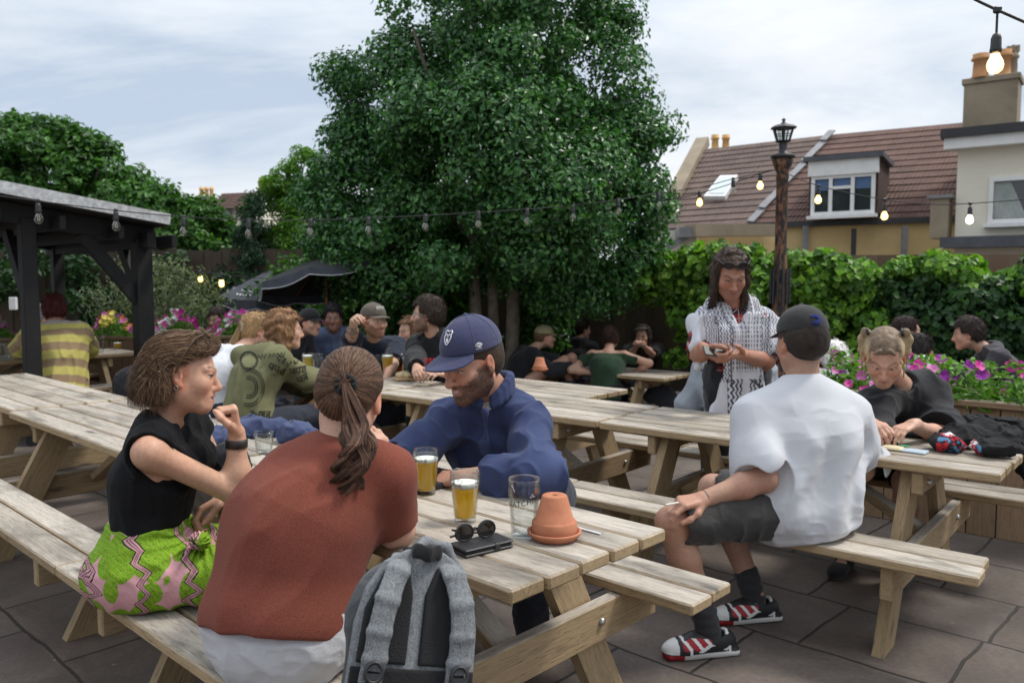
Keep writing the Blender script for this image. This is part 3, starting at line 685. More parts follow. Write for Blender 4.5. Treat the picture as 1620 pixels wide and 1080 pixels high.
# ================================================================== GARDEN STRUCTURES
# black shelter on the left
Q1 = at(229, 565, 7.9); Q1[2] = 0
vv = np.array([.65, .76, 0]); uu = np.array([-.73, .684, 0])
Q2 = Q1 - vv * 1.0; Q3 = Q1 + uu * 2.35
e = empty('timber_shelter', Q1, 0, 'black timber shelter with a grey felt roof edge on the left', 'shelter')
zt1 = at(232, 378, 7.9)[2]
def roofz(a): return zt1 + .05 + a * .125
for p, w_, z_ in ((Q1, .155, zt1), (Q2, .125, zt1 + .14), (Q3, .12, zt1), (Q3 - vv * 3, .12, zt1 + .3)):
    mb = WB(); mb.board(p + np.array([0, 0, z_ / 2]), (w_, w_, z_), np.stack([uu, vv, [0, 0, 1]], 1), .006); wparent(mb.build('post', M['dark_timber']), e)
mb = WB()
A_, B_ = Q1 + vv * .12, Q1 - vv * 3.4
mb.plank(A_ + [0, 0, roofz(-.25)], B_ + [0, 0, roofz(3.4)], .09, .17); mb.plank(A_ + uu * 2.4 + [0, 0, roofz(-.25)], B_ + uu * 2.4 + [0, 0, roofz(3.4)], .09, .17)
for k in range(8): c_ = Q1 + vv * (.2 - k * .5); mb.plank(c_ - uu * .3 + [0, 0, roofz(-.2 + k * .5) - .05], c_ + uu * 2.8 + [0, 0, roofz(-.2 + k * .5) - .05], .05, .12)
mb.plank(Q1 - uu * .25 + [0, 0, zt1 - .02], Q1 + uu * 2.6 + [0, 0, zt1 - .02], .08, .15)
wparent(mb.build('rafter', M['dark_timber']), e)
for p, d_ in ((Q1, -vv), (Q1, uu), (Q2, uu)):
    mb = WB(); mb.plank(p + d_ * .02 + [0, 0, zt1 - .62], p + d_ * .55 + [0, 0, zt1 + .03], .06, .12); wparent(mb.build('brace', M['dark_timber']), e)
mb = MB(); c0 = A_ - uu * .35; c1 = B_ - uu * .35; c2 = B_ + uu * 3.0; c3 = A_ + uu * 3.0
pts = [c0 + [0, 0, roofz(-.25) + .09], c1 + [0, 0, roofz(3.4) + .09], c2 + [0, 0, roofz(3.4) + .09], c3 + [0, 0, roofz(-.25) + .09]]
mb.add(pts + [q + np.array([0, 0, .05]) for q in pts], [(0, 1, 2, 3), (7, 6, 5, 4), (0, 4, 5, 1), (1, 5, 6, 2), (2, 6, 7, 3), (3, 7, 4, 0)]); wparent(mb.build('roof_deck', M['dark_timber']), e)
mb = MB(); off = -uu * .02; mb.bar(pts[0] + off + [0, 0, .065], pts[1] + off + [0, 0, .065], .05, .10)
M['felt'] = mat_noise('mineral_felt', (.30, .31, .32), (.62, .63, .64), 26, .9, .4, detail=8); wparent(mb.build('felt_edge', M['felt']), e)
mb = MB(); lb = at(21, 480, 6.95); mb.box(lb, (.065, .03, .11), None, 0, .006); lo = mb.build('notice_card', M['white_paint']); wparent(lo, e)

# lamp post
LP = at(1231, 560, 7.9); LP[2] = 0; LPZ = gz(LP[0], LP[1])
e = empty('lamp_post', LP, 0, 'old black lamp post with peeling rust and a glazed lantern', 'lamp post')
rust = NT('peeling_rust_paint'); v = rust.coord('Object', (1, 1, .35)); n = rust.noise(v, 26, 6, .65)
rust.base(rust.ramp(n, [(.47, (.022, .021, .022)), (.53, (.11, .05, .025)), (.60, (.26, .13, .07)), (.66, (.035, .03, .028))])); rust.set(Roughness=.8); rust.bump(n, .5, .01); M['rust'] = rust.m
zb = lambda py: at(1231, py, 7.9)[2]
mb = MB(); prof = [(.10, LPZ), (.10, .5), (.085, .55), (.070, zb(470)), (.064, zb(420)), (.056, zb(400)), (.055, zb(285)), (.062, zb(280)), (.054, zb(274)), (.085, zb(262)), (.1, zb(254)), (.07, zb(250))]
mb.lathe(prof, LP, 20); wparent(mb.build('post', M['rust']), e)
M['iron'] = mat_noise('black_iron', (.015, .017, .02), (.04, .042, .045), 30, .5, .2)
mb = MB(); mb.lathe([(.07, zb(252)), (.115, zb(250)), (.115, zb(246)), (.05, zb(243)), (.035, zb(236)), (.042, zb(228)), (.03, zb(226)), (.075, zb(224))], LP, 18)
for k in range(12):
    a = k * PI / 6; mb.tube([LP + [.09 * math.cos(a), .09 * math.sin(a), zb(480)], LP + [.085 * math.cos(a), .085 * math.sin(a), zb(425)]], .012, 6)
wparent(mb.build('finial_collar', M['iron']), e)
z0, z1, z2, z3 = zb(224), zb(203), zb(196), zb(187); r0, r1 = .062, .11
def ring(r, z, n=6, ph=.3): return [LP + np.array([r * math.cos(ph + k * 2 * PI / n), r * math.sin(ph + k * 2 * PI / n), z]) for k in range(n)]
mb = MB(); lo_, hi_ = ring(r0, z0), ring(r1 * .92, z1)
for k in range(6):
    mb.tube([lo_[k], hi_[k]], .009, 6); mb.tube([lo_[k], lo_[(k + 1) % 6]], .009, 6); mb.tube([hi_[k], hi_[(k + 1) % 6]], .009, 6)
    m0, m1 = (lo_[k] + lo_[(k + 1) % 6]) / 2, (hi_[k] + hi_[(k + 1) % 6]) / 2; mb.tube([m0, m1], .004, 5)
    mb.tube([(lo_[k] + hi_[k]) / 2, (lo_[(k + 1) % 6] + hi_[(k + 1) % 6]) / 2], .004, 5)
lan = wparent(mb.build('lantern', M['iron']), e)
def sub(o, par, root):
    o.parent = par; o.matrix_parent_inverse = Matrix.Identity(4); return o
mb = MB(); a_, b_, c_ = ring(.135, z1), ring(.10, (z1 + z2) / 2), ring(.03, z2)
for q in (a_, b_, c_): mb.v += [tuple(x) for x in q]
for j in range(2):
    for k in range(6): mb.f.append([j * 6 + k, j * 6 + (k + 1) % 6, j * 6 + 6 + (k + 1) % 6, j * 6 + 6 + k]); mb.mi.append(0); mb.sm.append(False)
mb.f.append(list(range(6))[::-1]); mb.mi.append(0); mb.sm.append(False)
mb.lathe([(.03, z2), (.012, z2 + .02), (.02, z2 + .04), (.004, z3)], LP, 10); sub(mb.build('lantern_roof', M['iron']), lan, e)
mb = MB()
l2, h2_ = ring(r0 * .94, z0 + .01), ring(r1 * .88, z1 - .01); mb.v += [tuple(x) for x in l2 + h2_]
for k in range(6): mb.f.append([k, (k + 1) % 6, 6 + (k + 1) % 6, 6 + k]); mb.mi.append(0); mb.sm.append(False)
LGL = (mb, lan, e)

# string lights
def thin_glass(name, tint=(.97, .98, .98), refl=.10):
    k = NT(name); tp = k.new('ShaderNodeBsdfTransparent'); tp.inputs[0].default_value = (*tint, 1); gs = k.new('ShaderNodeBsdfGlossy'); gs.inputs['Roughness'].default_value = .03
    lw = k.new('ShaderNodeLayerWeight'); lw.inputs['Blend'].default_value = .25; f = k.math('ADD', k.math('MULTIPLY', lw.outputs['Fresnel'], .42), refl * .15); ms = k.new('ShaderNodeMixShader'); k.l(f, ms.inputs[0]); k.l(tp.outputs[0], ms.inputs[1]); k.l(gs.outputs[0], ms.inputs[2]); k.l(ms.outputs[0], k.out.inputs['Surface']); return k.m
M['bulb'] = thin_glass('bulb_glass', (.93, .94, .94), .2)
M['filament'] = mat_emit('lit_filament', (1.0, .62, .2), 90); M['glow'] = mat_emit('lit_bulb', (1.0, .66, .22), 3.0); M['fil_off'] = mat_noise('cold_filament', (.5, .42, .3), (.6, .5, .35), 50, .4, 0)
M['bulb_hot'] = thin_glass('hot_bulb_glass', (.93, .94, .94), .2); _t = M['bulb_hot'].node_tree; _e = _t.nodes.new('ShaderNodeEmission'); _e.inputs[0].default_value = (1, .78, .42, 1); _e.inputs[1].default_value = .75; _a = _t.nodes.new('ShaderNodeAddShader'); _o = _t.nodes['Material Output']; _s = _o.inputs['Surface'].links[0].from_socket; _t.links.new(_s, _a.inputs[0]); _t.links.new(_e.outputs[0], _a.inputs[1]); _t.links.new(_a.outputs[0], _o.inputs['Surface'])
M['white_lit'] = mat_emit('bright_bulb', (1.0, .90, .66), 6.0)
sub(LGL[0].build('lantern_glass', thin_glass('lantern_glass', (.86, .88, .88), .3)), LGL[1], LGL[2])
def string_light(label, pts, bulbs, wire=.0045, hang=.05):
    pts = [np.array(p, float) for p in pts]; e = empty('string_light', pts[0], 0, label, 'string lights', 'festoon lights strung over the garden')
    dense = []
    for i in range(len(pts) - 1):
        p0 = pts[max(0, i - 1)]; p1 = pts[i]; p2 = pts[i + 1]; p3 = pts[min(len(pts) - 1, i + 2)]
        for t in np.linspace(0, 1, 7)[:-1]:
            dense.append(.5 * (2 * p1 + (p2 - p0) * t + (2 * p0 - 5 * p1 + 4 * p2 - p3) * t * t + (3 * p1 - p0 - 3 * p2 + p3) * t ** 3))
    dense.append(pts[-1]); mb = MB(); mb.tube(dense, wire, 6); wparent(mb.build('cable', M['black_plastic']), e)
    D = np.array(dense)
    for (p, lit) in bulbs:
        p = np.array(p, float); j = np.argmin(np.linalg.norm(D[:, :2] - p[:2], axis=1)); top = D[j].copy(); p = np.array([top[0], top[1], min(p[2], top[2] - hang)])
        mb = MB(); L = top[2] - p[2]
        mb.box(top, (.03, .02, .026), None, 0, .005); mb.tube([top, p + [0, 0, .03]], .0045, 6)
        mb.lathe([(.004, .075), (.013, .07), (.0185, .055), (.0195, .02), (.0215, .012), (.0215, .004), (.015, 0)], p, 12)
        so_ = wparent(mb.build('lamp_holder', M['black_plastic']), e)
        mb = MB(); prof = [(.013, 0), (.017, -.01), (.028, -.032), (.0305, -.048), (.026, -.066), (.014, -.077), (.0, -.080)]
        mb.lathe(prof, p, 14); sub(mb.build('bulb', M['bulb'] if lit == 0 else M['bulb_hot'] if lit == 2 else (M['glow'] if lit == 1 else M['white_lit'])), so_, e)
        if lit in (0, 2):
            mb = MB()
            for q in range(4):
                a = q * PI / 2; mb.tube([p + [.004 * math.cos(a), .004 * math.sin(a), -.008], p + [.012 * math.cos(a), .012 * math.sin(a), -.045], p + [.005 * math.cos(a + .6), .005 * math.sin(a + .6), -.058]], .0016 if lit == 0 else .0026, 5)
            sub(mb.build('filament', M['filament'] if lit == 2 else M['fil_off']), so_, e)
    return e
def Yl(x): return 5.9 + (x / 1231) * 2.0
main = [(-90, 298), (60, 318), (183, 333), (290, 343), (393, 348), (491, 348), (583, 345), (673, 341), (757, 336), (834, 331), (906, 325), (978, 316), (1042, 306), (1110, 296), (1160, 283), (1231, 268)]
string_light('long festoon of clear unlit bulbs running across the holly tree', [at(x, y, Yl(x)) for x, y in main],
             [(at(x, y, Yl(x)), 0) for x, y in [(60, 337), (183, 349), (290, 358), (393, 362), (491, 360), (583, 357), (673, 352), (757, 348), (834, 343), (906, 337), (978, 328), (1042, 318), (1160, 296)]])
string_light('short festoon from the holly tree to the lamp post with lit yellow bulbs', [at(x, y, 8.6 - (x - 1000) * .003) for x, y in [(1000, 322), (1060, 316), (1107, 306), (1165, 288), (1203, 275), (1231, 268)]],
             [(at(1107, 313, 8.3), 1), (at(1203, 287, 8.0), 1)])
string_light('festoon from the lamp post to the cream house with lit bulbs', [at(x, y, 7.9 - (x - 1231) * .0022) for x, y in [(1231, 268), (1295, 294), (1400, 316), (1470, 323), (1535, 322), (1640, 314)]],
             [(at(1295, 309, 7.76), 1), (at(1400, 334, 7.5), 1), (at(1535, 340, 7.23), 3)])
string_light('nearest festoon with one glowing bulb overhead at the top right', [at(1460, -42, 3.3), at(1540, -2, 3.25), at(1578, 16, 3.2), at(1660, 52, 3.1)], [(at(1574, 84, 3.2), 2)], .006)
string_light('low festoon under the trees with small lit bulbs on the left', [at(x, y, 10.0) for x, y in [(140, 400), (250, 418), (350, 434), (450, 442), (540, 440)]],
             [(at(310, 431, 10), 1), (at(356, 444, 10), 1), (at(352, 418, 10), 1), (at(511, 450, 10), 1)])

# parasols
M['black_canvas'] = mat_cloth('black_canvas', (.007, .0075, .009), .2, 500)
M['grey_canvas'] = mat_cloth('faded_black_canvas', (.055, .06, .075), .2, 500)
M['piping'] = mat_cloth('white_piping', (.55, .56, .58), .1)
M['teak'] = mat_noise('varnished_pole', (.20, .065, .025), (.30, .11, .045), 9, .45, .1)
def parasol(name, c, R, Hc, pole_top, tilt, label, mat_c, pole_mat, pole_r, marks=False, val=.14, n=8, rot=0.0):
    c = np.array(c, float); e = empty('parasol', (c[0], c[1], 0), 0, label, 'parasol', 'black parasols on the left')
    mb = MB(); mb.tube([(c[0], c[1], 0), (c[0] + .02, c[1], pole_top)], pole_r, 10); wparent(mb.build('pole', pole_mat), e)
    Rt = np.array(Matrix.Rotation(tilt[1], 3, 'Y') @ Matrix.Rotation(tilt[0], 3, 'X')); o = np.array([c[0], c[1], pole_top])
    def P(r, a, dz=0):
        seg = 2 * PI / n; aa = (a % seg) - seg / 2; rr = r * math.cos(seg / 2) / math.cos(aa) if r > 0 else 0
        z = -Hc * (r / R) ** 1.15 - .02 * R * math.cos(aa * PI / seg) * (r / R)
        return o + Rt @ np.array([rr * math.cos(a + rot), rr * math.sin(a + rot), z + dz])
    mb = MB(); na, nr = n * 6, 6
    for i in range(nr + 1):
        for j in range(na): mb.v.append(tuple(P(R * max(i, .05) / nr, 2 * PI * j / na)))
    for i in range(nr):
        for j in range(na): mb.f.append([i * na + j, i * na + (j + 1) % na, (i + 1) * na + (j + 1) % na, (i + 1) * na + j]); mb.mi.append(0); mb.sm.append(False)
    can = wparent(mb.build('canopy', mat_c), e)
    mb = MB(); pb = MB()
    ed = []
    for j in range(na + 1):
        a = 2 * PI * j / na; seg = 2 * PI / n; s_ = abs(math.sin((a / seg) * PI)); dz = -val * (.72 + .28 * s_); ed.append((P(R, a), P(R * 1.015, a, dz)))
    for j in range(na): mb.quad(ed[j][0], ed[j + 1][0], ed[j + 1][1], ed[j][1])
    sub(mb.build('valance', M['grey_canvas']), can, e)
    pb.tube([q[1] for q in ed], .006, 5); sub(pb.build('piping', M['piping']), can, e)
    rb = MB()
    for k in range(n): a = 2 * PI * k / n; rb.tube([P(R * .04, a, -.015), P(R * .6, a, -.02), P(R * .98, a, -.02)], .007, 5)
    wparent(rb.build('ribs', pole_mat), e)
    if marks:       # faded white lettering blotches printed on each panel
        tm = MB(); rs = random.Random(4)
        for k in range(n):
            for q in range(2):
                for w_ in range(5):
                    a = 2 * PI * (k + .28 + .11 * w_) / n; r_ = R * (.74 + .12 * q); h_ = R * .045 * rs.uniform(.7, 1.2); da = .030
                    tm.quad(P(r_, a - da, .006), P(r_, a + da * .7, .006), P(r_ + h_, a + da, .006), P(r_ + h_, a - da * .6, .006))
        sub(tm.build('faded_lettering', M['piping']), can, e)
    return e
c_ = at(433, 470, 11.0); parasol('parasol', c_, .72, .33, at(433, 430, 11)[2] + .03, (.10, .05), 'smaller faded black parasol with white lettering and white piping', M['grey_canvas'], M['iron'], .014, True)
c_ = at(516, 560, 9.1); parasol('parasol', c_, .80, .27, at(516, 408, 9.1)[2] + .02, (-.16, -.20), 'larger black parasol on a varnished wooden pole tilted under the holly tree', M['black_canvas'], M['teak'], .021, False, .1)

# ================================================================== PLANTERS AND FLOWERS
def blooms(mb, c, r, nrm, rng, mi=0):
    nrm = n3(nrm); t = n3(np.cross(nrm, [.3, .5, .8])); b = np.cross(nrm, t); n0 = 15; vs = [c - nrm * r * .25]
    ph = rng.uniform(0, 6)
    for k in range(n0):
        a = 2 * PI * k / n0; rr = r * (.78 + .22 * abs(math.cos(2.5 * a))); vs.append(c + (t * math.cos(a + ph) + b * math.sin(a + ph)) * rr + nrm * r * .12 * rng.uniform(-1, 1))
    mb.add(vs, [(0, 1 + k, 1 + (k + 1) % n0) for k in range(n0)], mi, False)
def flower_planter(a, b, depth, h, label, cols, nbl, rbl, seed, nleaf, lsize=.05, pal=GR_LT, fh=.22, boards=True):
    a = np.array(a, float); b = np.array(b, float); d = b - a; L = np.linalg.norm(d); d /= L; nr = np.array([-d[1], d[0], 0]); nr = nr if nr[1] > 0 else -nr
    e = empty('flower_planter', (a + b) / 2, 0, label, 'planter', 'wooden planters of summer flowers'); rg = np.random.default_rng(seed)
    wb = WB(); R = np.stack([d, nr, [0, 0, 1]], 1); nb = max(2, int(L / .145)); bw_ = L / nb
    for k in range(nb):
        for s_ in (0, 1): wb.board(a + d * (k + .5) * bw_ + nr * (depth * s_) + [0, 0, h / 2], (bw_ - .006, .025, h), R)
    for k in range(max(2, int(depth / .145))):
        q = (k + .5) * depth / max(2, int(depth / .145))
        for end in (a, b): wb.board(end + nr * q + [0, 0, h / 2], (.025, depth / max(2, int(depth / .145)) - .006, h), R)
    wparent(wb.build('boards', M['planter']), e)
    wb = WB()
    for s_ in (0, 1): wb.plank(a - d * .03 + nr * (depth * s_) + [0, 0, h + .018], b + d * .03 + nr * (depth * s_) + [0, 0, h + .018], .09, .035)
    for end in (a, b): wb.plank(end + nr * .05 + [0, 0, h + .0175], end + nr * (depth - .05) + [0, 0, h + .0175], .09, .033)
    wparent(wb.build('rim', M['planter']), e)
    mb = MB(); mb.box((a + b) / 2 + nr * depth / 2 + [0, 0, h - .06], (L - .04, depth - .04, .06), R); M.setdefault('soil', mat_noise('potting_soil', (.02, .014, .01), (.05, .036, .025), 30, .95, .6)); wparent(mb.build('soil', M['soil']), e)
    def rp(n): return a + d * rg.uniform(0, L, (n, 1)) + nr * rg.uniform(-.05, depth + .05, (n, 1))
    P = rp(nleaf); hgt = fh * (.55 + .45 * np.sin(P[:, 0] * 9 + P[:, 1] * 6)); P[:, 2] = h + rg.uniform(-.08, 1, nleaf) * hgt
    leaves('foliage', P, n3(rg.normal(size=(nleaf, 3)) * .6 + [0, -.3, .7]), lsize, .55, pal, rg, e, M['leaf'])
    per = {}
    for k in range(nbl):
        p = rp(1)[0]; p[2] = h + fh * (.55 + .45 * math.sin(p[0] * 9 + p[1] * 6)) * rg.uniform(.7, 1.15); gi = int(((p - a) @ d / L) * 3.99) if len(cols) > 3 else 0
        ci = rg.integers(0, len(cols)) if rg.uniform() < .45 else (gi * 7 + seed) % len(cols)
        nm, cc = cols[ci]; kk_ = 'petal_' + nm
        if kk_ not in M: M[kk_] = mat_noise(nm + '_petals', tuple(x * .8 for x in cc), cc, 30, .6, .1)
        one = MB() if k < 95 else per.setdefault(ci, MB()); blooms(one, p, rbl * rg.uniform(.7, 1.2), np.array([rg.uniform(-.6, .4), -.8, rg.uniform(.1, .9)]), rg)
        if k < 95: wparent(one.build('flower', M[kk_]), e)
    for ci, mb in per.items():
        nm, cc = cols[ci]; k = 'petal_' + nm
        if k not in M: M[k] = mat_noise(nm + '_petals', tuple(x * .8 for x in cc), cc, 30, .6, .1)
        wparent(mb.build(nm + '_flowers', M[k]), e)['kind'] = 'stuff'
    return e
MAG, PNK, YEL, ORG, WHT, PUR = ('magenta', (.55, .015, .28)), ('pink', (.62, .17, .42)), ('yellow', (.78, .66, .12)), ('orange', (.72, .25, .08)), ('white', (.75, .72, .72)), ('purple', (.30, .02, .33))
flower_planter((1.93, 5.17, 0), (3.2, 4.12, 0), .42, .74, 'planter of magenta petunias behind the young woman in the black top', [MAG, MAG, PUR, PNK], 60, .038, 3, 3000, .06, GR_LT, .27)
a_, b_ = at(136, 548, 9.0), at(232, 548, 8.9); a_[2] = b_[2] = 0
flower_planter(a_, b_, .45, at(180, 536, 9)[2], 'planter of yellow, pink and orange flowers between the striped jumper and the black post', [YEL, PNK, PNK, ORG], 170, .034, 5, 1500, .05, GR_LT, .26)
a_, b_ = at(238, 548, 8.7), at(398, 540, 8.9); a_[2] = b_[2] = 0
flower_planter(a_, b_, .45, at(320, 536, 8.8)[2], 'planter of magenta and white flowers behind the woman in the black sleeveless top', [MAG, MAG, WHT, PNK], 220, .032, 6, 2600, .05, GR_LT, .27)
a_, b_ = at(470, 545, 9.4), at(530, 545, 9.4); a_[2] = b_[2] = 0
flower_planter(a_, b_, .4, at(500, 545, 9.4)[2], 'small planter of bright magenta flowers behind the glasses', [MAG], 80, .034, 7, 600, .05, GR_LT, .26)
a_, b_ = at(-40, 548, 8.4), at(30, 548, 8.6); a_[2] = b_[2] = 0
flower_planter(a_, b_, .4, at(0, 540, 8.5)[2], 'planter of yellow and pale flowers at the left edge behind the shelter post', [YEL, WHT, PNK], 70, .032, 8, 700, .05, GR_LT, .28)

# ================================================================== PICNIC TABLES
TZ, BZ, TW, TL, BO = .72, .44, .662, 1.82, .42
ANG_A, ANG_B = .753, .69
A0 = np.array([0.0, 1.867, 0]); B0 = np.array([1.855, 3.03, 0])
def frame(ang): return np.array([-math.cos(ang), math.sin(ang), 0]), np.array([math.sin(ang), math.cos(ang), 0])
uA, vA = frame(ANG_A); uB, vB = frame(ANG_B)
def ta(a, b, z=0): return A0 + uA * a + vA * b + np.array([0, 0, z])
def tb(a, b, z=0): return B0 + uB * a + vB * b + np.array([0, 0, z])
rr_ = random.Random(3)
def table_meshes():
    parts = []; pw, gap, th = .125, .0095, .038; hw = TW / 2
    m = WB()
    for k in range(5):
        L = TL + rr_.uniform(-.012, .012); m.board((rr_.uniform(-.006, .006), -hw + pw / 2 + k * (pw + gap) - .0015, TZ - th / 2 + rr_.uniform(-.0015, .0015)), (L, pw, th), None, .006)
    parts.append(('tabletop', m.mesh('tabletop')))
    for s in (-1, 1):
        m = WB()
        for k in range(2):
            y0 = s * (hw + BO - pw / 2 - k * (pw + gap)); m.board((rr_.uniform(-.006, .006), y0, BZ - th / 2 + rr_.uniform(-.001, .001)), (TL + rr_.uniform(-.01, .01), pw, th), None, .006)
        parts.append(('seat', m.mesh('seat')))
    xe = TL / 2 - .30
    for sx in (-1, 1):
        for sy in (-1, 1):
            m = WB(); x = sx * (xe - .047)
            p0 = np.array([x, sy * .17, TZ - th]); p1 = np.array([x, sy * .53, 0]); d = (p1 - p0); d /= np.linalg.norm(d); q = np.array([0, d[2], -d[1]]); q = q if q[1] > 0 else -q
            hwid = .068 / abs(d[2]); n0 = len(m.v); t2 = .0225
            P_ = [(x + k, p0[1] - hwid, p0[2] - .003) for k in (-t2, t2)] + [(x + k, p0[1] + hwid, p0[2] - .003) for k in (-t2, t2)] + [(x + k, p1[1] - hwid, 0) for k in (-t2, t2)] + [(x + k, p1[1] + hwid, 0) for k in (-t2, t2)]
            MB.add(m, P_, [(0, 1, 3, 2), (4, 6, 7, 5), (0, 2, 6, 4), (1, 5, 7, 3), (0, 4, 5, 1), (2, 3, 7, 6)])
            loc = np.array(P_); al = (loc - p0) @ d; ac = loc @ q; o_ = np.array([rr_.uniform(0, 40) for _ in range(3)])
            m.pl += [tuple(np.array([al[i], ac[i], loc[i, 0]]) + o_) for i in range(8)]; m.pt += [(rr_.uniform(0, 9), 0, 0)] * 8
            for (yy, zz2) in ((.36 + .03, BZ - .10), (.215, TZ - .095)):
                m.lathe([(.013, 0), (.013, .008), (.009, .013), (0, .013)], (sx * (xe + .024) if sx > 0 else sx * (xe + .024), sy * yy, zz2), 8, 1, True, np.array([[0, 0, sx], [0, 1, 0], [-sx, 0, 0]]))
            parts.append(('leg', m.mesh('leg')))
        m = WB(); m.board((sx * (xe + .002), 0, BZ - th - .068), (.044, 2 * (hw + BO) - .07, .13), None, .005); parts.append(('crossbeam', m.mesh('crossbeam')))
        m = WB(); m.board((sx * (xe + .002), 0, TZ - th - .052), (.044, TW - .05, .09), None, .005); parts.append(('batten', m.mesh('batten')))
        m = WB(); m.plank((sx * .05, .0, TZ - th - .03), (sx * (xe - .03), 0, BZ - .09), .09, .04, up=(0, 0, 1)); parts.append(('brace', m.mesh('brace')))
    return parts
TPARTS = [table_meshes() for _ in range(2)]
tcount = [0]
def picnic_table(center, ang, label, sx=1.0, sz=1.0):
    src = TPARTS[tcount[0] % 2]; tcount[0] += 1
    e = empty('picnic_table', center, -ang, label, 'picnic table', 'wooden picnic tables in the beer garden')
    for nm, me in src:
        o = bpy.data.objects.new(nm, me); COL.objects.link(o); o.parent = e
        if not me.materials: me.materials.append(M['wood']); me.materials.append(M['steel'])
    e.scale = (sx, 1, sz); return e
picnic_table(ta(TL / 2, TW / 2), ANG_A, 'weathered picnic table nearest the camera, with the flowerpot and pints on it')
picnic_table(ta(1.84 + TL * .56, TW / 2), ANG_A, 'weathered picnic table behind the woman in the sleeveless top, joined to the nearest table', 1.12)
picnic_table(ta(3.93 + TL * .56, TW / 2 + .03), ANG_A, 'grey picnic table at the left edge in front of the striped jumper', 1.12)
picnic_table(tb(TL / 2, TW / 2), ANG_B, 'picnic table the man in the white T-shirt sits at')
picnic_table(tb(1.84 + TL * .48, TW / 2 + .01), ANG_B, 'empty middle picnic table behind the man in the navy cap', .96)
picnic_table(tb(3.62 + TL * .5, TW / 2 + .02), ANG_B, 'picnic table crowded with pints and food in front of the bearded men')
def corner_table(px, py, label, ang=ANG_B, da=0.0, db=0.0, sx=1.0):
    c = onh(px, py, TZ); u_, v_ = frame(ang); C_ = np.array([c[0], c[1], 0]) + u_ * (TL / 2 * sx + da) + v_ * (TW / 2 + db); C_[2] = gz(C_[0], C_[1])
    picnic_table(C_, ang, label, sx); return C_
CC = corner_table(911, 620, 'empty picnic table with a small terracotta pot on it')
DC = corner_table(1051, 589.5, 'picnic table where the woman in the green top sits')
DL = corner_table(1051, 589.5, 'picnic table just beyond the small pot, left of the green top', ANG_B, 2.0, .05)
EC = corner_table(1060, 562, 'far picnic table by the fence behind the dark haired woman')
fc0, fc1 = onz(0, 571, TZ), onz(226, 556, TZ); fd = fc1 - fc0; fa_ = math.atan2(fd[1], fd[0]); fp = np.array([-math.sin(fa_), math.cos(fa_), 0])
FD = np.array([math.cos(fa_), math.sin(fa_), 0]); FC = np.array([fc1[0], fc1[1], 0]) - FD * TL * .53 + fp * TW / 2
picnic_table(FC, -fa_, 'picnic table under the edge of the black shelter where the striped jumper sits', 1.05)
GC = np.array([3.80, 7.45, gz(3.8, 7.45)]); picnic_table(GC, ANG_B, 'far picnic table behind the petunias with the man in the grey hoodie')
print('TABLES C', CC, 'D', DC, 'E', EC, 'F', FC, 'G', GC)
# ================================================================== SIGNED DISTANCE MODELLER
f32 = np.float32
def vn(*a): v = np.array(a, float); return v / np.linalg.norm(v)
_rs = np.random.RandomState(7); _PERM = _rs.rand(4096).astype(f32)
def vnoise(P):
    """value noise in 3d, -1..1"""
    i = np.floor(P).astype(np.int64); f = (P - i).astype(f32); f = f * f * (3 - 2 * f); r = 0
    for dx in (0, 1):
        wx = f[:, 0] if dx else 1 - f[:, 0]
        for dy in (0, 1):
            wy = wx * (f[:, 1] if dy else 1 - f[:, 1])
            for dz in (0, 1):
                wz = wy * (f[:, 2] if dz else 1 - f[:, 2])
                h = ((i[:, 0] + dx) * 1619 + (i[:, 1] + dy) * 31337 + (i[:, 2] + dz) * 6971) & 4095
                r = r + wz * _PERM[h]
    return r * 2 - 1
def fbm(P, o=3):
    r = 0; a = 1.0; s = 0
    for k in range(o): r = r + a * vnoise(P * (2.03 ** k) + 13.7 * k); s += a; a *= .5
    return r / s

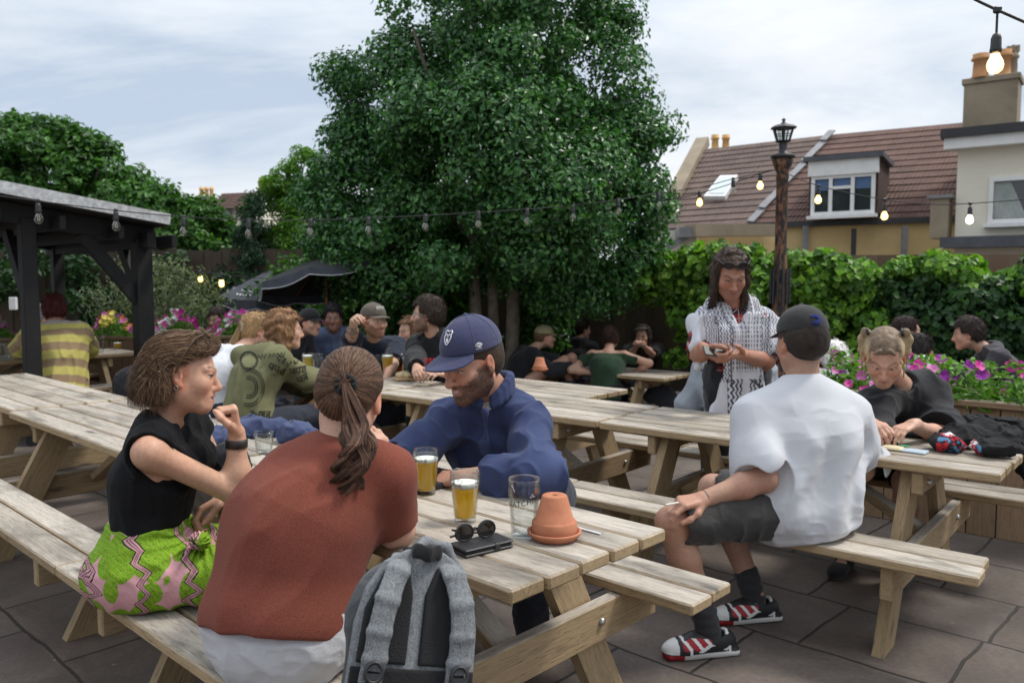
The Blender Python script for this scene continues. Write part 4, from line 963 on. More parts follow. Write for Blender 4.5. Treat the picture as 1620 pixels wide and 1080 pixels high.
class S:
    """a list of blended primitives; each knows its bounding sphere so far blocks skip it"""
    def __init__(s): s.ops = []; s.mods = []; s.pre = None
    def _add(s, fn, c, r, k, mode): s.ops.append((fn, np.array(c, float), float(r), float(k), mode)); return s
    def cone(s, a, b, ra, rb, k=.02, mode='u'):
        a = np.array(a, float); b = np.array(b, float); d = b - a; L2 = max(d @ d, 1e-9)
        def fn(P):
            w = P - a.astype(f32); t = np.clip((w @ (d / L2).astype(f32)), 0, 1); q = w - t[:, None] * d.astype(f32)
            return np.sqrt((q * q).sum(1)) - (ra + (rb - ra) * t)
        return s._add(fn, (a + b) / 2, np.linalg.norm(d) / 2 + max(ra, rb), k, mode)
    def chain(s, pts, rs, k=.02, mode='u'):
        for i in range(len(pts) - 1): s.cone(pts[i], pts[i + 1], rs[i], rs[i + 1], k, mode)
        return s
    def ball(s, c, r, k=.02, mode='u'): return s.cone(c, np.array(c) + [0, 0, 1e-4], r, r, k, mode)
    def ell(s, c, rad, R=None, k=.02, mode='u'):
        c = np.array(c, float); rad = np.array(rad, float); R = np.eye(3) if R is None else np.array(R, float); A = (R / rad).astype(f32); A2 = (R / rad ** 2).astype(f32); mr = rad.min()
        def fn(P):
            w = P - c.astype(f32); q = w @ A; k0 = np.sqrt((q * q).sum(1)); g = w @ A2; k1 = np.sqrt((g * g).sum(1)) + 1e-9
            return np.where(k0 < .3, (k0 - 1) * mr, k0 * (k0 - 1) / k1)
        return s._add(fn, c, rad.max(), k, mode)
    def box(s, c, half, R=None, r=.005, k=.0, mode='u'):
        c = np.array(c, float); h = np.array(half, float) - r; R = (np.eye(3) if R is None else np.array(R, float)).astype(f32)
        def fn(P):
            q = np.abs((P - c.astype(f32)) @ R) - h.astype(f32); return np.sqrt((np.maximum(q, 0) ** 2).sum(1)) + np.minimum(q.max(1), 0) - r
        return s._add(fn, c, np.linalg.norm(half), k, mode)
    def slab(s, a, b, la, lb, da, db, lat, k=.03, mode='u'):
        """tapered trunk with elliptical section: half widths l* along lat, d* across, from a to b"""
        a = np.array(a, float); b = np.array(b, float); d = b - a; L = np.linalg.norm(d); ax = d / L; lat = np.array(lat, float); lat = lat - ax * (lat @ ax); lat /= np.linalg.norm(lat); dep = np.cross(ax, lat)
        def fn(P):
            w = P - a.astype(f32); z = w @ ax.astype(f32); t = np.clip(z / L, 0, 1); ez = z - t * L
            l_ = la + (lb - la) * t; d_ = da + (db - da) * t
            x = w @ lat.astype(f32); y = w @ dep.astype(f32); q = np.sqrt((x / l_) ** 2 + (y / d_) ** 2 + (ez / np.minimum(l_, d_)) ** 2)
            g = np.sqrt((x / l_ ** 2) ** 2 + (y / d_ ** 2) ** 2 + (ez / np.minimum(l_, d_) ** 2) ** 2) + 1e-9
            return np.where(q < .3, (q - 1) * np.minimum(l_, d_), q * (q - 1) / g)
        return s._add(fn, (a + b) / 2, L / 2 + max(la, lb, da, db), k, mode)
    def plane(s, o, n, k=.0):
        """keep the side the normal points away from"""
        o = np.array(o, float).astype(f32); n = vn(*n).astype(f32); s.mods.append(('p', lambda P: (P - o) @ n, k)); return s
    def disp(s, fn): s.mods.append(('d', fn, 0)); return s
    def cutfn(s, fn, k=.0): s.mods.append(('p', fn, k)); return s
    def eval(s, P, c=None, r=None, slack=.14):
        d = np.full(len(P), 9.0, f32)
        for fn, pc, pr, k, mode in s.ops:
            if c is not None and np.linalg.norm(pc - c) > pr + r + k + slack: continue
            e = fn(P).astype(f32)
            if mode == 'u':
                if k > 0: h = np.maximum(k - np.abs(d - e), 0) / k; d = np.minimum(d, e) - h * h * k * .25
                else: d = np.minimum(d, e)
            else:
                e = -e
                if k > 0: h = np.maximum(k - np.abs(d - e), 0) / k; d = np.maximum(d, e) + h * h * k * .25
                else: d = np.maximum(d, e)
        for typ, fn, k in s.mods:
            if typ == 'd': d = d + fn(P).astype(f32)
            else:
                e = fn(P).astype(f32)
                if k > 0: h = np.maximum(k - np.abs(d - e), 0) / k; d = np.maximum(d, e) + h * h * k * .25
                else: d = np.maximum(d, e)
        return d
    def bounds(s):
        U = [(c, r) for _, c, r, k, m in s.ops if m == 'u']; lo = np.min([c - r for c, r in U], 0); hi = np.max([c + r for c, r in U], 0); return lo, hi

def mesh_sdf(s, vox, lo=None, hi=None, bs=16):
    b0, b1 = s.bounds(); lo = b0 if lo is None else np.maximum(lo, b0 - .03); hi = b1 if hi is None else np.minimum(hi, b1 + .03)
    lo = lo - 3 * vox; n = np.ceil((hi + 3 * vox - lo) / vox).astype(int) + 1; nb = np.ceil(n / bs).astype(int); n = nb * bs + 1
    D = np.full(tuple(n), 1.0, f32); bsz = bs * vox; half = bsz / 2; rad = half * 1.733
    ax = [lo[i] + half + np.arange(nb[i]) * bsz for i in range(3)]
    C = np.stack(np.meshgrid(*ax, indexing='ij'), -1).reshape(-1, 3); dc = s.eval(C.astype(f32)); act = np.abs(dc) < rad * 1.35 + .012
    rng_ = np.arange(bs + 1)
    G = np.stack(np.meshgrid(rng_, rng_, rng_, indexing='ij'), -1).reshape(-1, 3).astype(f32) * vox
    ids = np.stack(np.meshgrid(*[np.arange(k) for k in nb], indexing='ij'), -1).reshape(-1, 3)
    for j in range(len(C)):
        i0 = ids[j] * bs; sl = tuple(slice(a, a + bs + 1) for a in i0)
        if not act[j]:
            if dc[j] < 0: D[tuple(slice(a + 1, a + bs) for a in i0)] = -1; 
            continue
        P = G + (lo + i0 * vox).astype(f32); D[sl] = s.eval(P, C[j], rad).reshape(bs + 1, bs + 1, bs + 1)
    # inactive inner blocks: faces shared with other inner blocks
    inn = (~act) & (dc < 0); I3 = inn.reshape(tuple(nb))
    for j in np.nonzero(inn)[0]:
        i0 = ids[j] * bs; sub = D[tuple(slice(a, a + bs + 1) for a in i0)]; sub[sub == 1.0] = -1.0
    Sg = D < 0; c0 = np.zeros(tuple(n - 1), np.int8)
    for dx in (0, 1):
        for dy in (0, 1):
            for dz in (0, 1): c0 += Sg[dx:n[0] - 1 + dx, dy:n[1] - 1 + dy, dz:n[2] - 1 + dz]
    cells = np.argwhere((c0 > 0) & (c0 < 8)); del c0
    idx = np.full(tuple(n - 1), -1, np.int32); idx[cells[:, 0], cells[:, 1], cells[:, 2]] = np.arange(len(cells))
    acc = np.zeros((len(cells), 3), f32); cnt = np.zeros(len(cells), f32)
    for a in range(3):
        o1, o2 = [k for k in range(3) if k != a]
        for p in (0, 1):
            for q in (0, 1):
                b = np.zeros(3, int); b[o1] = p; b[o2] = q; e = b.copy(); e[a] = 1
                A = cells + b; B = cells + e; d0 = D[A[:, 0], A[:, 1], A[:, 2]]; d1 = D[B[:, 0], B[:, 1], B[:, 2]]
                m = (d0 < 0) != (d1 < 0); t = np.where(m, d0 / (d0 - d1 + 1e-12), 0).astype(f32)
                pt = np.tile(b.astype(f32), (len(cells), 1)); pt[:, a] += t; acc += pt * m[:, None]; cnt += m
    V = (cells + acc / np.maximum(cnt, 1)[:, None]) * vox + lo
    F = []
    for a in range(3):
        o1, o2 = [(1, 2), (2, 0), (0, 1)][a]
        sl0 = [slice(1, n[k] - 1) for k in range(3)]; sl0[a] = slice(0, n[a] - 1); sl1 = list(sl0); sl1[a] = slice(1, n[a])
        s0 = Sg[tuple(sl0)]; s1 = Sg[tuple(sl1)]; e = np.argwhere(s0 != s1); flip = s0[e[:, 0], e[:, 1], e[:, 2]]
        off = np.array([1, 1, 1]); off[a] = 0; e = e + off
        def g(p, q):
            k = e.copy(); k[:, o1] -= p; k[:, o2] -= q; return idx[k[:, 0], k[:, 1], k[:, 2]]
        Q = np.stack([g(1, 1), g(0, 1), g(0, 0), g(1, 0)], 1); Q[~flip] = Q[~flip][:, ::-1]; F.append(Q)
    F = np.concatenate(F); F = F[(F >= 0).all(1)]
    return V.astype(f32), F

def ridge(P, scale, ax=None, stretch=1.0, seed=0.0):
    """crease pattern for cloth: sharp valleys stretched along an axis"""
    Q = P * scale + seed
    if ax is not None: ax = np.array(ax, f32); Q = Q - np.outer(Q @ ax, ax * (1 - 1 / stretch)).astype(f32)
    w = np.stack([vnoise(Q * .6 + 5), vnoise(Q * .6 + 17), vnoise(Q * .6 + 31)], 1) * .5
    n1 = (1 - np.sqrt(vnoise(Q + w) ** 2 + .002)) ** 3; n2 = (1 - np.sqrt(vnoise(Q * 2.1 + w * 1.3 + 3) ** 2 + .003)) ** 3; return -(n1 * 1.5 + n2 * .7 - .75)

JOBS = []
def job(name, sdf, vox, mats, parent, color=None, lo=None, hi=None, attr=None, label=None, then=None):
    JOBS.append(dict(name=name, sdf=sdf, vox=vox, mats=mats, parent=parent, color=color, lo=lo, hi=hi, attr=attr, label=label, then=then))
def hair_fuzz(o, V, F, C, j):
    rg = np.random.default_rng(len(V)); c = V.mean(0); lo, hi = V.min(0), V.max(0); cr = np.array([c[0], c[1], lo[2] + (hi[2] - lo[2]) * .8]); near = j['vox'] < .0045; n = min(len(V), 2200 if near else 1300); k = rg.choice(len(V), n, replace=False); p = V[k].astype(float)
    a, b, d = V[F[:, 0]], V[F[:, 1]], V[F[:, 2]]; fn = np.cross(b - a, d - a); N = np.zeros_like(V)
    for q in range(4): np.add.at(N, F[:, q], fn)
    N = n3(N[k].astype(float)); out = p - cr; fl = n3(np.array([0, 0, -1.]) * .8 + n3(out) * .25 + rg.normal(size=(n, 3)) * .28); fl = n3(fl - N * (fl * N).sum(1)[:, None]); L = rg.uniform(.012, .034, n)[:, None] * (1 if near else 1.3)
    t = np.linspace(0, 1, 6)[None, :, None]; lift_ = rg.uniform(.0, .010, n)[:, None, None]; P = p[:, None] - N[:, None] * .001 + fl[:, None] * (t * L[:, None]) + N[:, None] * (np.sin(t * 2.2) * .003 + t * t * lift_) + rg.normal(size=(n, 1, 3)) * .004 * t * t
    s = strands('loose_strands', P, np.full(n, .0009 if near else .0016) * rg.uniform(.7, 1.5, n), C[k] * rg.uniform(.6, 1.5, (n, 1)), j['parent'], None, 3)
def run_jobs():
    def work(j):
        V, F = mesh_sdf(j['sdf'], j['vox'], j['lo'], j['hi']); at_ = {}
        if j['color'] is not None: at_['Col'] = np.clip(j['color'](V), 0, 1).astype(f32)
        if j['attr'] is not None: at_['rest'] = j['attr'](V).astype(f32)
        return V, F, at_
    with ThreadPoolExecutor(4) as ex: res = list(ex.map(work, JOBS))
    for j, (V, F, at_) in zip(JOBS, res):
        if len(F) == 0: continue
        o = link(j['name'], np_mesh(j['name'], V, F, True, at_), j['mats']); wparent(o, j['parent'])
        if j['label']: o['label'] = j['label']
        if j['then']: j['then'](o)
        if j['mats'] is M['hair_a'] and j['name'].startswith('hair'): hair_fuzz(o, V, F, at_['Col'], j)
    JOBS.clear()
# ================================================================== PEOPLE
UP = np.array([0, 0, 1.0])
M['skin'] = mat_attr('skin', .50, .22, 260, .4, .10, 0, .0015, .11, 75)
M['hair_a'] = mat_attr('hair', .55, .25, 240, .25, 0, .05, .002, .25, 90)
def unit(v): v = np.array(v, float); return v / (np.linalg.norm(v) + 1e-12)
def rotv(v, ax, ang):
    return np.array(Matrix.Rotation(ang, 3, Vector(ax)) @ Vector(v))
def ik(a, c, l1, l2, pole):
    a, c, pole = np.array(a, float), np.array(c, float), np.array(pole, float); d = c - a; L = np.linalg.norm(d); dn = d / L
    if L > (l1 + l2) * .999: c = a + dn * (l1 + l2) * .999; L = (l1 + l2) * .999
    x = (l1 * l1 - l2 * l2 + L * L) / (2 * L); h = math.sqrt(max(l1 * l1 - x * x, 0)); p = pole - dn * (pole @ dn); p = unit(p)
    return a + dn * x + p * h, c
def smooth(a, b, x): t = np.clip((x - a) / (b - a), 0, 1); return t * t * (3 - 2 * t)
def lerp3(c, d, m): return c * (1 - m[:, None]) + np.array(d, f32) * m[:, None]

class Head:
    def __init__(s, c, f, u, sc=1.0, fem=False, gaze=(0, 0), openness=1.0, beard=None, brow=(.05, .03, .02), lip=(.42, .17, .14), stubble=0.0, smile=0.0, mouth=0.0, wide=1.0, cheek=.0):
        s.c = np.array(c, float); f = unit(f); u = np.array(u, float); u = unit(u - f * (u @ f)); s.f, s.u, s.r = f, u, np.cross(f, u); s.R = np.stack([s.r, f, u], 1); s.s = sc
        s.fem, s.gaze, s.op, s.beard, s.brow, s.lip, s.stub, s.smile, s.mouth, s.wide, s.cheek = fem, gaze, openness, beard, brow, lip, stubble, smile, mouth, wide, cheek
    def w(s, *p): return s.c + s.R @ (np.array(p, float) * s.s)
    def loc(s, V): return ((V - s.c.astype(f32)) @ s.R.astype(f32)) / s.s
    def prims(s, S_, ears=True):
        k = s.s; w = s.w; E = lambda c, r, kk=.02, m='u': S_.ell(w(*c), np.array(r) * k, s.R, kk * k, m)
        B = lambda c, r, kk=.02, m='u': S_.ball(w(*c), r * k, kk * k, m)
        Cn = lambda a, b, ra, rb, kk=.02, m='u': S_.cone(w(*a), w(*b), ra * k, rb * k, kk * k, m)
        W = s.wide; fm = s.fem
        E((0, -.014, .036), (.074 * W, .096, .084), .03)
        E((0, .022, -.028), (.060 * W, .064, .084), .04)
        jw = .041 if fm else .052; fk = .84 if fm else 1.0
        for x in (-1, 1):
            Cn((x * jw * W, .004, -.056), (x * .014, .066, -.096), .020 if fm else .023, .017, .035)
            B((x * .040 * W, .058, -.026), .024, .03)
            E((x * .031, .100, .001), (.015, .016, .0105), .012, 's')
            B((x * .031, .0745, .001), .0135, .004)
            Cn((x * .046, .066, .006), (x * .018, .081, .0095), .0042, .0048, .006)          # upper lid
            Cn((x * .045, .067, -.006), (x * .019, .079, -.0075), .0032, .0035, .006)         # lower lid
            Cn((x * .012, .090, .020), (x * .048, .070, .022), .008 if not fm else .0055, .006, .016)
            B((x * .0115 * fk, .094, -.040), .0085 * fk, .008)
            E((x * .006, .102, -.046), (.0035, .004, .0035), .003, 's')
        Cn((0, .084, .014), (0, .112 - .004 * fm, -.033), .0075 * fk, .0115 * fk, .014)
        B((0, .108 - .004 * fm, -.038), .0095 * fk, .008)
        B((0, .074 - .004 * fm, -.101 + .005 * fm), .0175 if not fm else .0135, .025)
        E((0, .076, -.066), (.026, .018, .02), .02)
        sm = s.smile * .006
        Cn((-.021, .080, -.0615 + sm), (0, .0905, -.0605), .0045, .0065, .007); Cn((.021, .080, -.0615 + sm), (0, .0905, -.0605), .0045, .0065, .007)
        Cn((-.017, .079, -.071 + sm), (0, .088, -.0725 - s.mouth), .005, .0075, .007); Cn((.017, .079, -.071 + sm), (0, .088, -.0725 - s.mouth), .005, .0075, .007)
        Cn((-.023, .089, -.0662 + sm * 1.3), (0, .098, -.0662 - s.mouth * .5), .0016 + s.mouth * .2, .002 + s.mouth * .45, .002, 's'); Cn((.023, .089, -.0662 + sm * 1.3), (0, .098, -.0662 - s.mouth * .5), .0016 + s.mouth * .2, .002 + s.mouth * .45, .002, 's')
        if ears:
            for x in (-1, 1):
                Re = s.R @ np.array(Matrix.Rotation(x * -.35, 3, 'Z') @ Matrix.Rotation(.18, 3, 'X'))
                S_.ell(w(x * .077 * W, -.012, -.004), np.array((.009, .019, .032)) * k, Re, .008 * k)
                S_.ell(w(x * .086 * W, -.008, .001), np.array((.006, .011, .019)) * k, Re, .006 * k, 's')
                B((x * .078 * W, -.002, -.032), .008, .008)
        return S_
    def paint(s, V, C, eye=(.10, .06, .035)):
        q = s.loc(V); x, y, z = q[:, 0], q[:, 1], q[:, 2]; ax = np.abs(x); near = (np.abs(q) < .17).all(1)
        face = near & (y > .02)
        red = np.exp(-((ax - .038) ** 2 + (z + .028) ** 2) / .0005) * (y > .02); C = lerp3(C, C.mean(0) * np.array([1.12, .74, .70], f32), (red * (.22 + s.cheek) * near).astype(f32))
        nz = np.exp(-((x) ** 2 / .0003 + (z + .036) ** 2 / .0004)) * (y > .09); C = lerp3(C, C.mean(0) * np.array([1.1, .72, .68], f32), (nz * .28).astype(f32))
        er = near & (ax > .070 * s.wide) & (np.abs(y + .01) < .035) & (np.abs(z) < .05); C[er] = C[er] * np.array([1.06, .84, .78], f32)
        if s.beard is not None:
            col, dens = s.beard
            nb = fbm(q * 55, 2) * .012
            m = smooth(-.035, -.048, z + nb + np.clip(ax - .05, 0, 1) * -1.1 + .0) * (y > -.012)
            m = np.maximum(m, smooth(.052, .062, ax + nb) * smooth(.01, -.01, z) * smooth(-.012, .002, y) * smooth(.05, .035, y))
            m = np.maximum(m, np.exp(-(((z + .052 - .02 * ax) / .0075) ** 2)) * (ax < .034) * (y > .06))
            m = m * (1 - np.exp(-((ax / .021) ** 4 + ((z + .067) / .0085) ** 4)))
            m = m * smooth(-.135, -.115, z + nb)
            C = lerp3(C, col, (np.clip(m, 0, 1) * dens * near * (.86 + .14 * vnoise(q * 220))).astype(f32))
        lipm = np.exp(-((ax / (.021 + .004 * s.smile)) ** 4 + ((z + .0665 - s.smile * .0045 * (ax / .02) ** 2) / (.0095 + s.mouth * .5)) ** 4)) * (y > .06); C = lerp3(C, s.lip, (lipm * .8 * near).astype(f32))
        mline = np.exp(-((ax / .022) ** 6 + ((z + .0664 + s.mouth * .5 - s.smile * .006 * (ax / .021) ** 2) / (.0018 + s.mouth * .42)) ** 2)) * (y > .06); C = lerp3(C, (.08, .03, .025), (mline * .85 * near).astype(f32))
        if s.smile > .6: 
            te = np.exp(-((ax / .015) ** 6 + ((z + .0650 - s.smile * .004 * (ax / .02) ** 2) / (.0028 + s.mouth * .2)) ** 4)) * (y > .06); C = lerp3(C, (.7, .66, .6), (te * .85 * near).astype(f32))
        for sx in (-1, 1):
            ex = x - sx * .031; ez = z - .001; hh = .0058 * s.op + .0006
            ins = ((ex / .0145) ** 2 + ((ez - .0006) / hh) ** 2) < 1
            ins &= face & (y > .055)
            rim = ((ex / .0165) ** 2 + ((ez - .0012) / (hh + .0032)) ** 2 < 1) & face & (y > .055) & ~ins
            C[rim & (ez > -.001)] = np.array(s.brow, f32) * .55; C[rim & (ez <= -.001)] *= np.array([.80, .70, .66], f32)
            C[ins] = (.62, .58, .55)
            gx, gz = s.gaze; ir = ((ex - gx * .006) ** 2 + (ez - gz * .004) ** 2) < .0066 ** 2; C[ins & ir] = eye; C[ins & (((ex - gx * .006) ** 2 + (ez - gz * .004) ** 2) < .003 ** 2)] = (.01, .01, .01)
            bz = .0205 + .010 * np.sin(np.clip((ax - .012) / .040, 0, 1) * PI * .8) - (.0 if s.fem else .002)
            br = np.exp(-(((z - bz) / (.0030 if s.fem else .0042)) ** 2)) * smooth(.010, .016, ax) * smooth(.056, .046, ax) * (x * sx > 0) * (y > .05); C = lerp3(C, s.brow, (br * .9 * near).astype(f32))
        return C

def hand(S_, wr, d, n, curl=.5, thumb_side=1, sc=1.0, spread=.06, thumb_curl=.4, curls=None, straight_thumb=False):
    """palm and five fingers: d = finger direction, n = palm normal (the way the fingers curl), thumb_side = which lateral side the thumb leaves"""
    d = unit(d); n = np.array(n, float); n = unit(n - d * (n @ d)); lat = np.cross(d, n) * thumb_side; wr = np.array(wr, float); g = lambda a, b, c: wr + (d * a + lat * b + n * c) * sc
    S_.chain([g(-.03, 0, 0), g(.0, 0, 0)], [.025 * sc, .024 * sc], .015)
    base = [(.088, .030), (.092, .010), (.087, -.010), (.078, -.028)]; R = np.stack([d, lat, n], 1)
    for (bx, by), r_ in zip(base, (.0118, .012, .0115, .0105)): S_.cone(g(.008, by * .62, 0), g(bx, by, 0), .0150 * sc, r_ * sc, .014 * sc)
    lens = [(.042, .025, .020), (.046, .029, .021), (.043, .027, .020), (.034, .020, .018)]
    for i, ((bx, by), L) in enumerate(zip(base, lens)):
        cu = curls[i] if curls is not None else curl; p = g(bx, by, 0); sp = (1.5 - i) * spread; dd = unit(d * math.cos(sp) + lat * math.sin(sp)); rr = [.0102, .0094, .0086, .0074]; ang = 0
        if i == 3: rr = [q * .87 for q in rr]
        for j, l in enumerate(L):
            ang += cu * (1.25, 1.45, .9)[j]; q = p + (dd * math.cos(ang) + n * math.sin(ang)) * l * sc; S_.cone(p, q, rr[j] * sc, rr[j + 1] * sc, .005 * sc); p = q
    t0 = g(.018, .022, .008); t1 = g(.048, .048, .018 + .012 * thumb_curl); dt = unit(d * (.85 if not straight_thumb else 1) + lat * (.35 - .5 * thumb_curl) + n * (.25 + .5 * thumb_curl)); t2 = t1 + dt * .034 * sc; t3 = t2 + unit(dt * .8 + d * .3 - lat * .45 * thumb_curl) * .028 * sc
    S_.chain([t0, t1, t2, t3], [.0165 * sc, .0125 * sc, .0112 * sc, .0088 * sc], .008 * sc)
    return S_

DIM = dict(up=.285, fo=.255, th=.43, sh=.43, spine=.50, shw=.178, hipw=.155, waw=.145, chw=.165, dep=.105, hs=1.0)
def pose(hip, yaw, lean=0.1, side=0.0, s=1.0, twist=0.0, hyaw=0.0, hpitch=0.0, hroll=0.0, lh=None, rh=None, lpole=None, rpole=None, bend=.5, stand=False, knees=None, feet=None, dim=None, neck=.165, hfwd=.035, spread=.12, shdrop=.075):
    D = dict(DIM); D.update(dim or {}); D = {k: v * s for k, v in D.items()}
    J = {'D': D, 's': s}; F = np.array([math.sin(yaw), math.cos(yaw), 0]); Rt = np.array([F[1], -F[0], 0]); J['F'], J['Rt'] = F, Rt; hip = np.array(hip, float); J['pel'] = hip
    sp = D['spine']; l0 = lean * (1 - bend); a1 = UP * math.cos(l0) + F * math.sin(l0); a2 = UP * math.cos(lean * (1 + bend * .6)) + F * math.sin(lean * (1 + bend * .6)); sd = Rt * side
    J['mid'] = hip + unit(a1 + sd) * sp * .42; J['nb'] = J['mid'] + unit(a2 + sd) * sp * .58; J['chest'] = J['mid'] * .45 + J['nb'] * .55
    c2 = unit(a2 + sd); J['spd'] = c2; lt = rotv(unit(Rt - c2 * (Rt @ c2)), c2, -twist); J['lat'] = lt; J['fr'] = np.cross(UP, lt) if False else unit(np.cross(c2, lt))
    for sg, k in ((1, 'R'), (-1, 'L')):
        J['sh' + k] = J['nb'] + lt * sg * D['shw'] - c2 * shdrop * s
        J['hp' + k] = hip + Rt * sg * D['hipw'] * .58
    hf = np.array([math.sin(yaw + hyaw) * math.cos(hpitch), math.cos(yaw + hyaw) * math.cos(hpitch), math.sin(hpitch)]); hr = np.array([math.cos(yaw + hyaw), -math.sin(yaw + hyaw), 0]); hu = np.cross(hr, hf)
    hu = rotv(hu, hf, hroll); J['hf'], J['hu'] = hf, hu; J['hc'] = J['nb'] + unit(c2 * .75 + UP * .25) * neck * s + F * hfwd * s + hf * .02 * s
    for k, tgt, pl, sg in (('L', lh, lpole, -1), ('R', rh, rpole, 1)):
        sh = J['sh' + k]
        if tgt is None: tgt = hip + F * .30 * s + Rt * sg * .10 * s + UP * .10 * s
        if pl is None: pl = Rt * sg * .6 - UP * .8 - F * .25
        J['el' + k], J['wr' + k] = ik(sh, tgt, D['up'], D['fo'], pl)
        J['hd' + k] = unit(J['wr' + k] - J['el' + k])
    for k, sg in (('L', -1), ('R', 1)):
        if stand:
            J['kn' + k] = J['hp' + k] - UP * D['th'] + F * .03; J['an' + k] = J['kn' + k] - UP * D['sh'] - F * .03
        else:
            J['kn' + k] = knees[k] if knees and k in knees else J['hp' + k] + unit(F + Rt * sg * spread - UP * .06) * D['th']
            J['an' + k] = feet[k] if feet and k in feet else np.array([*(J['kn' + k] - F * .06 * s)[:2], .09])
    return J

def torso(S_, J, g=0.0, belly=0.0, shr=.058, k=.05, arms=None, hem=.0, bust=0.0, pelvis=True):
    """trunk grown by g; arms: dict side-> how far along the arm (0..2) the cloth goes, r scale"""
    D = J['D']; s = J['s']; L = J['lat']; c2 = J['spd']; low = J['pel'] - unit(J['mid'] - J['pel']) * hem; Rt = J['Rt']
    S_.slab(low, J['mid'], D['hipw'] + g, D['waw'] + g, D['dep'] * 1.08 + g + belly * .6, D['dep'] * .95 + g + belly, Rt, k)
    ch = J['chest'] - c2 * .075 * s
    S_.slab(J['mid'], ch, D['waw'] + g, D['chw'] + g, D['dep'] * .95 + g + belly, D['dep'] * 1.05 + g, L, k)
    S_.slab(ch, J['nb'] - c2 * (.045 * s + D['dep'] * .55), D['chw'] + g, D['shw'] * .84 + g, D['dep'] * 1.05 + g, D['dep'] * .66 + g, L, k)
    for q in 'LR': S_.cone(J['nb'] - c2 * .045 * s, J['sh' + q], (.048 * s + g), shr * s + g, k)
    if bust:
        for sg in (-1, 1): S_.ell(J['chest'] + J['fr'] * (D['dep'] * .85 + g) + L * sg * .075 * s - c2 * .02 * s, (.072 * s, .06 * s + bust, .065 * s), np.stack([L, J['fr'], c2], 1), .05)
    return S_
def arm(S_, J, q, upto=2.0, r=(.050, .043, .041, .027), g=0.0, k=.03, flare=0.0):
    s = J['s']; sh, el, wr = J['sh' + q], J['el' + q], J['wr' + q]; t = min(upto, 1.0)
    e1 = sh + (el - sh) * t; S_.cone(sh, e1, r[0] * s + g, (r[0] + (r[1] - r[0]) * t) * s + g + flare * t, k)
    if upto > 1:
        t2 = upto - 1; e2 = el + (wr - el) * t2; m = el + (wr - el) * min(t2, .35)
        S_.cone(el, m, r[1] * s + g + flare, r[2] * 1.03 * s + g + flare, k); 
        if t2 > .35: S_.cone(m, e2, r[2] * 1.03 * s + g + flare, (r[2] + (r[3] - r[2]) * (t2 - .35) / .65) * s + g + flare, k)
        end, d = e2, unit(wr - el); rr = (r[2] + (r[3] - r[2]) * t2) * s + g + flare
    else: end, d, rr = e1, unit(el - sh), (r[0] + (r[1] - r[0]) * t) * s + g + flare
    return end, d, rr
def open_end(S_, end, d, rr, deep=.02):
    """hollow the end of a sleeve or leg"""
    R_ = rr * 1.12; S_.cone(end + d * (R_ - deep), end + d * (R_ - deep + .01), R_, R_, .004, 's')
def skincol(c, amp=.06):
    c = np.array(c, f32)
    def fn(V): return np.tile(c, (len(V), 1)) * (1 + amp * fbm(V * 22, 3))[:, None] * (1 + np.array([.5, -.3, -.4], f32) * .12 * vnoise(V * 9)[:, None])
    return fn

def body(e, J, H, skin, vox, name='body', hands=None, legs=True, neckr=.055, eye=(.10, .06, .035), hs=1.0, arms='LR', armr=(.047, .040, .038, .0265), shoes=None, ears=True, extra=None, g=0.0, belly=0.0, tat=None, neck_to=None):
    S_ = S(); s = J['s']; torso(S_, J, -.012 + g, belly=belly, hem=.02)
    S_.cone(J['nb'] - J['spd'] * .03, H.w(0, -.012, -.045), neckr * s * 1.05, neckr * s * .93, .035)
    H.prims(S_, ears)
    for q in arms:
        arm(S_, J, q, 2.0, armr)
        hd = (hands or {}).get(q, {}); sg = 1 if q == 'R' else -1
        d = hd.get('d', J['hd' + q]); n = hd.get('n', None)
        if n is None: n = -UP * .8 - J['Rt'] * sg * .5
        hand(S_, J['wr' + q], d, n, hd.get('curl', .5), hd.get('ts', sg), hd.get('sc', hs * s), hd.get('spread', .06), hd.get('tc', .4), hd.get('curls'))
    if legs:
        for q in 'LR':
            S_.cone(J['hp' + q], J['kn' + q], .08 * s, .054 * s, .03); m = J['kn' + q] * .68 + J['an' + q] * .32
            S_.cone(J['kn' + q], m, .052 * s, .056 * s, .03); S_.cone(m, J['an' + q], .054 * s, .035 * s, .03)
            f = J.get('ft' + q, J['F']); S_.cone(J['an' + q] - UP * .04 * s, J['an' + q] + f * .13 * s - UP * .06 * s, .034 * s, .028 * s, .03)
    if extra: extra(S_)
    sk = skincol(skin)
    def col(V):
        C = sk(V); C = H.paint(V, C, eye)
        if tat: C = tat(V, C)
        return C
    job(name, S_, vox, M['skin'], e, col)
    return S_

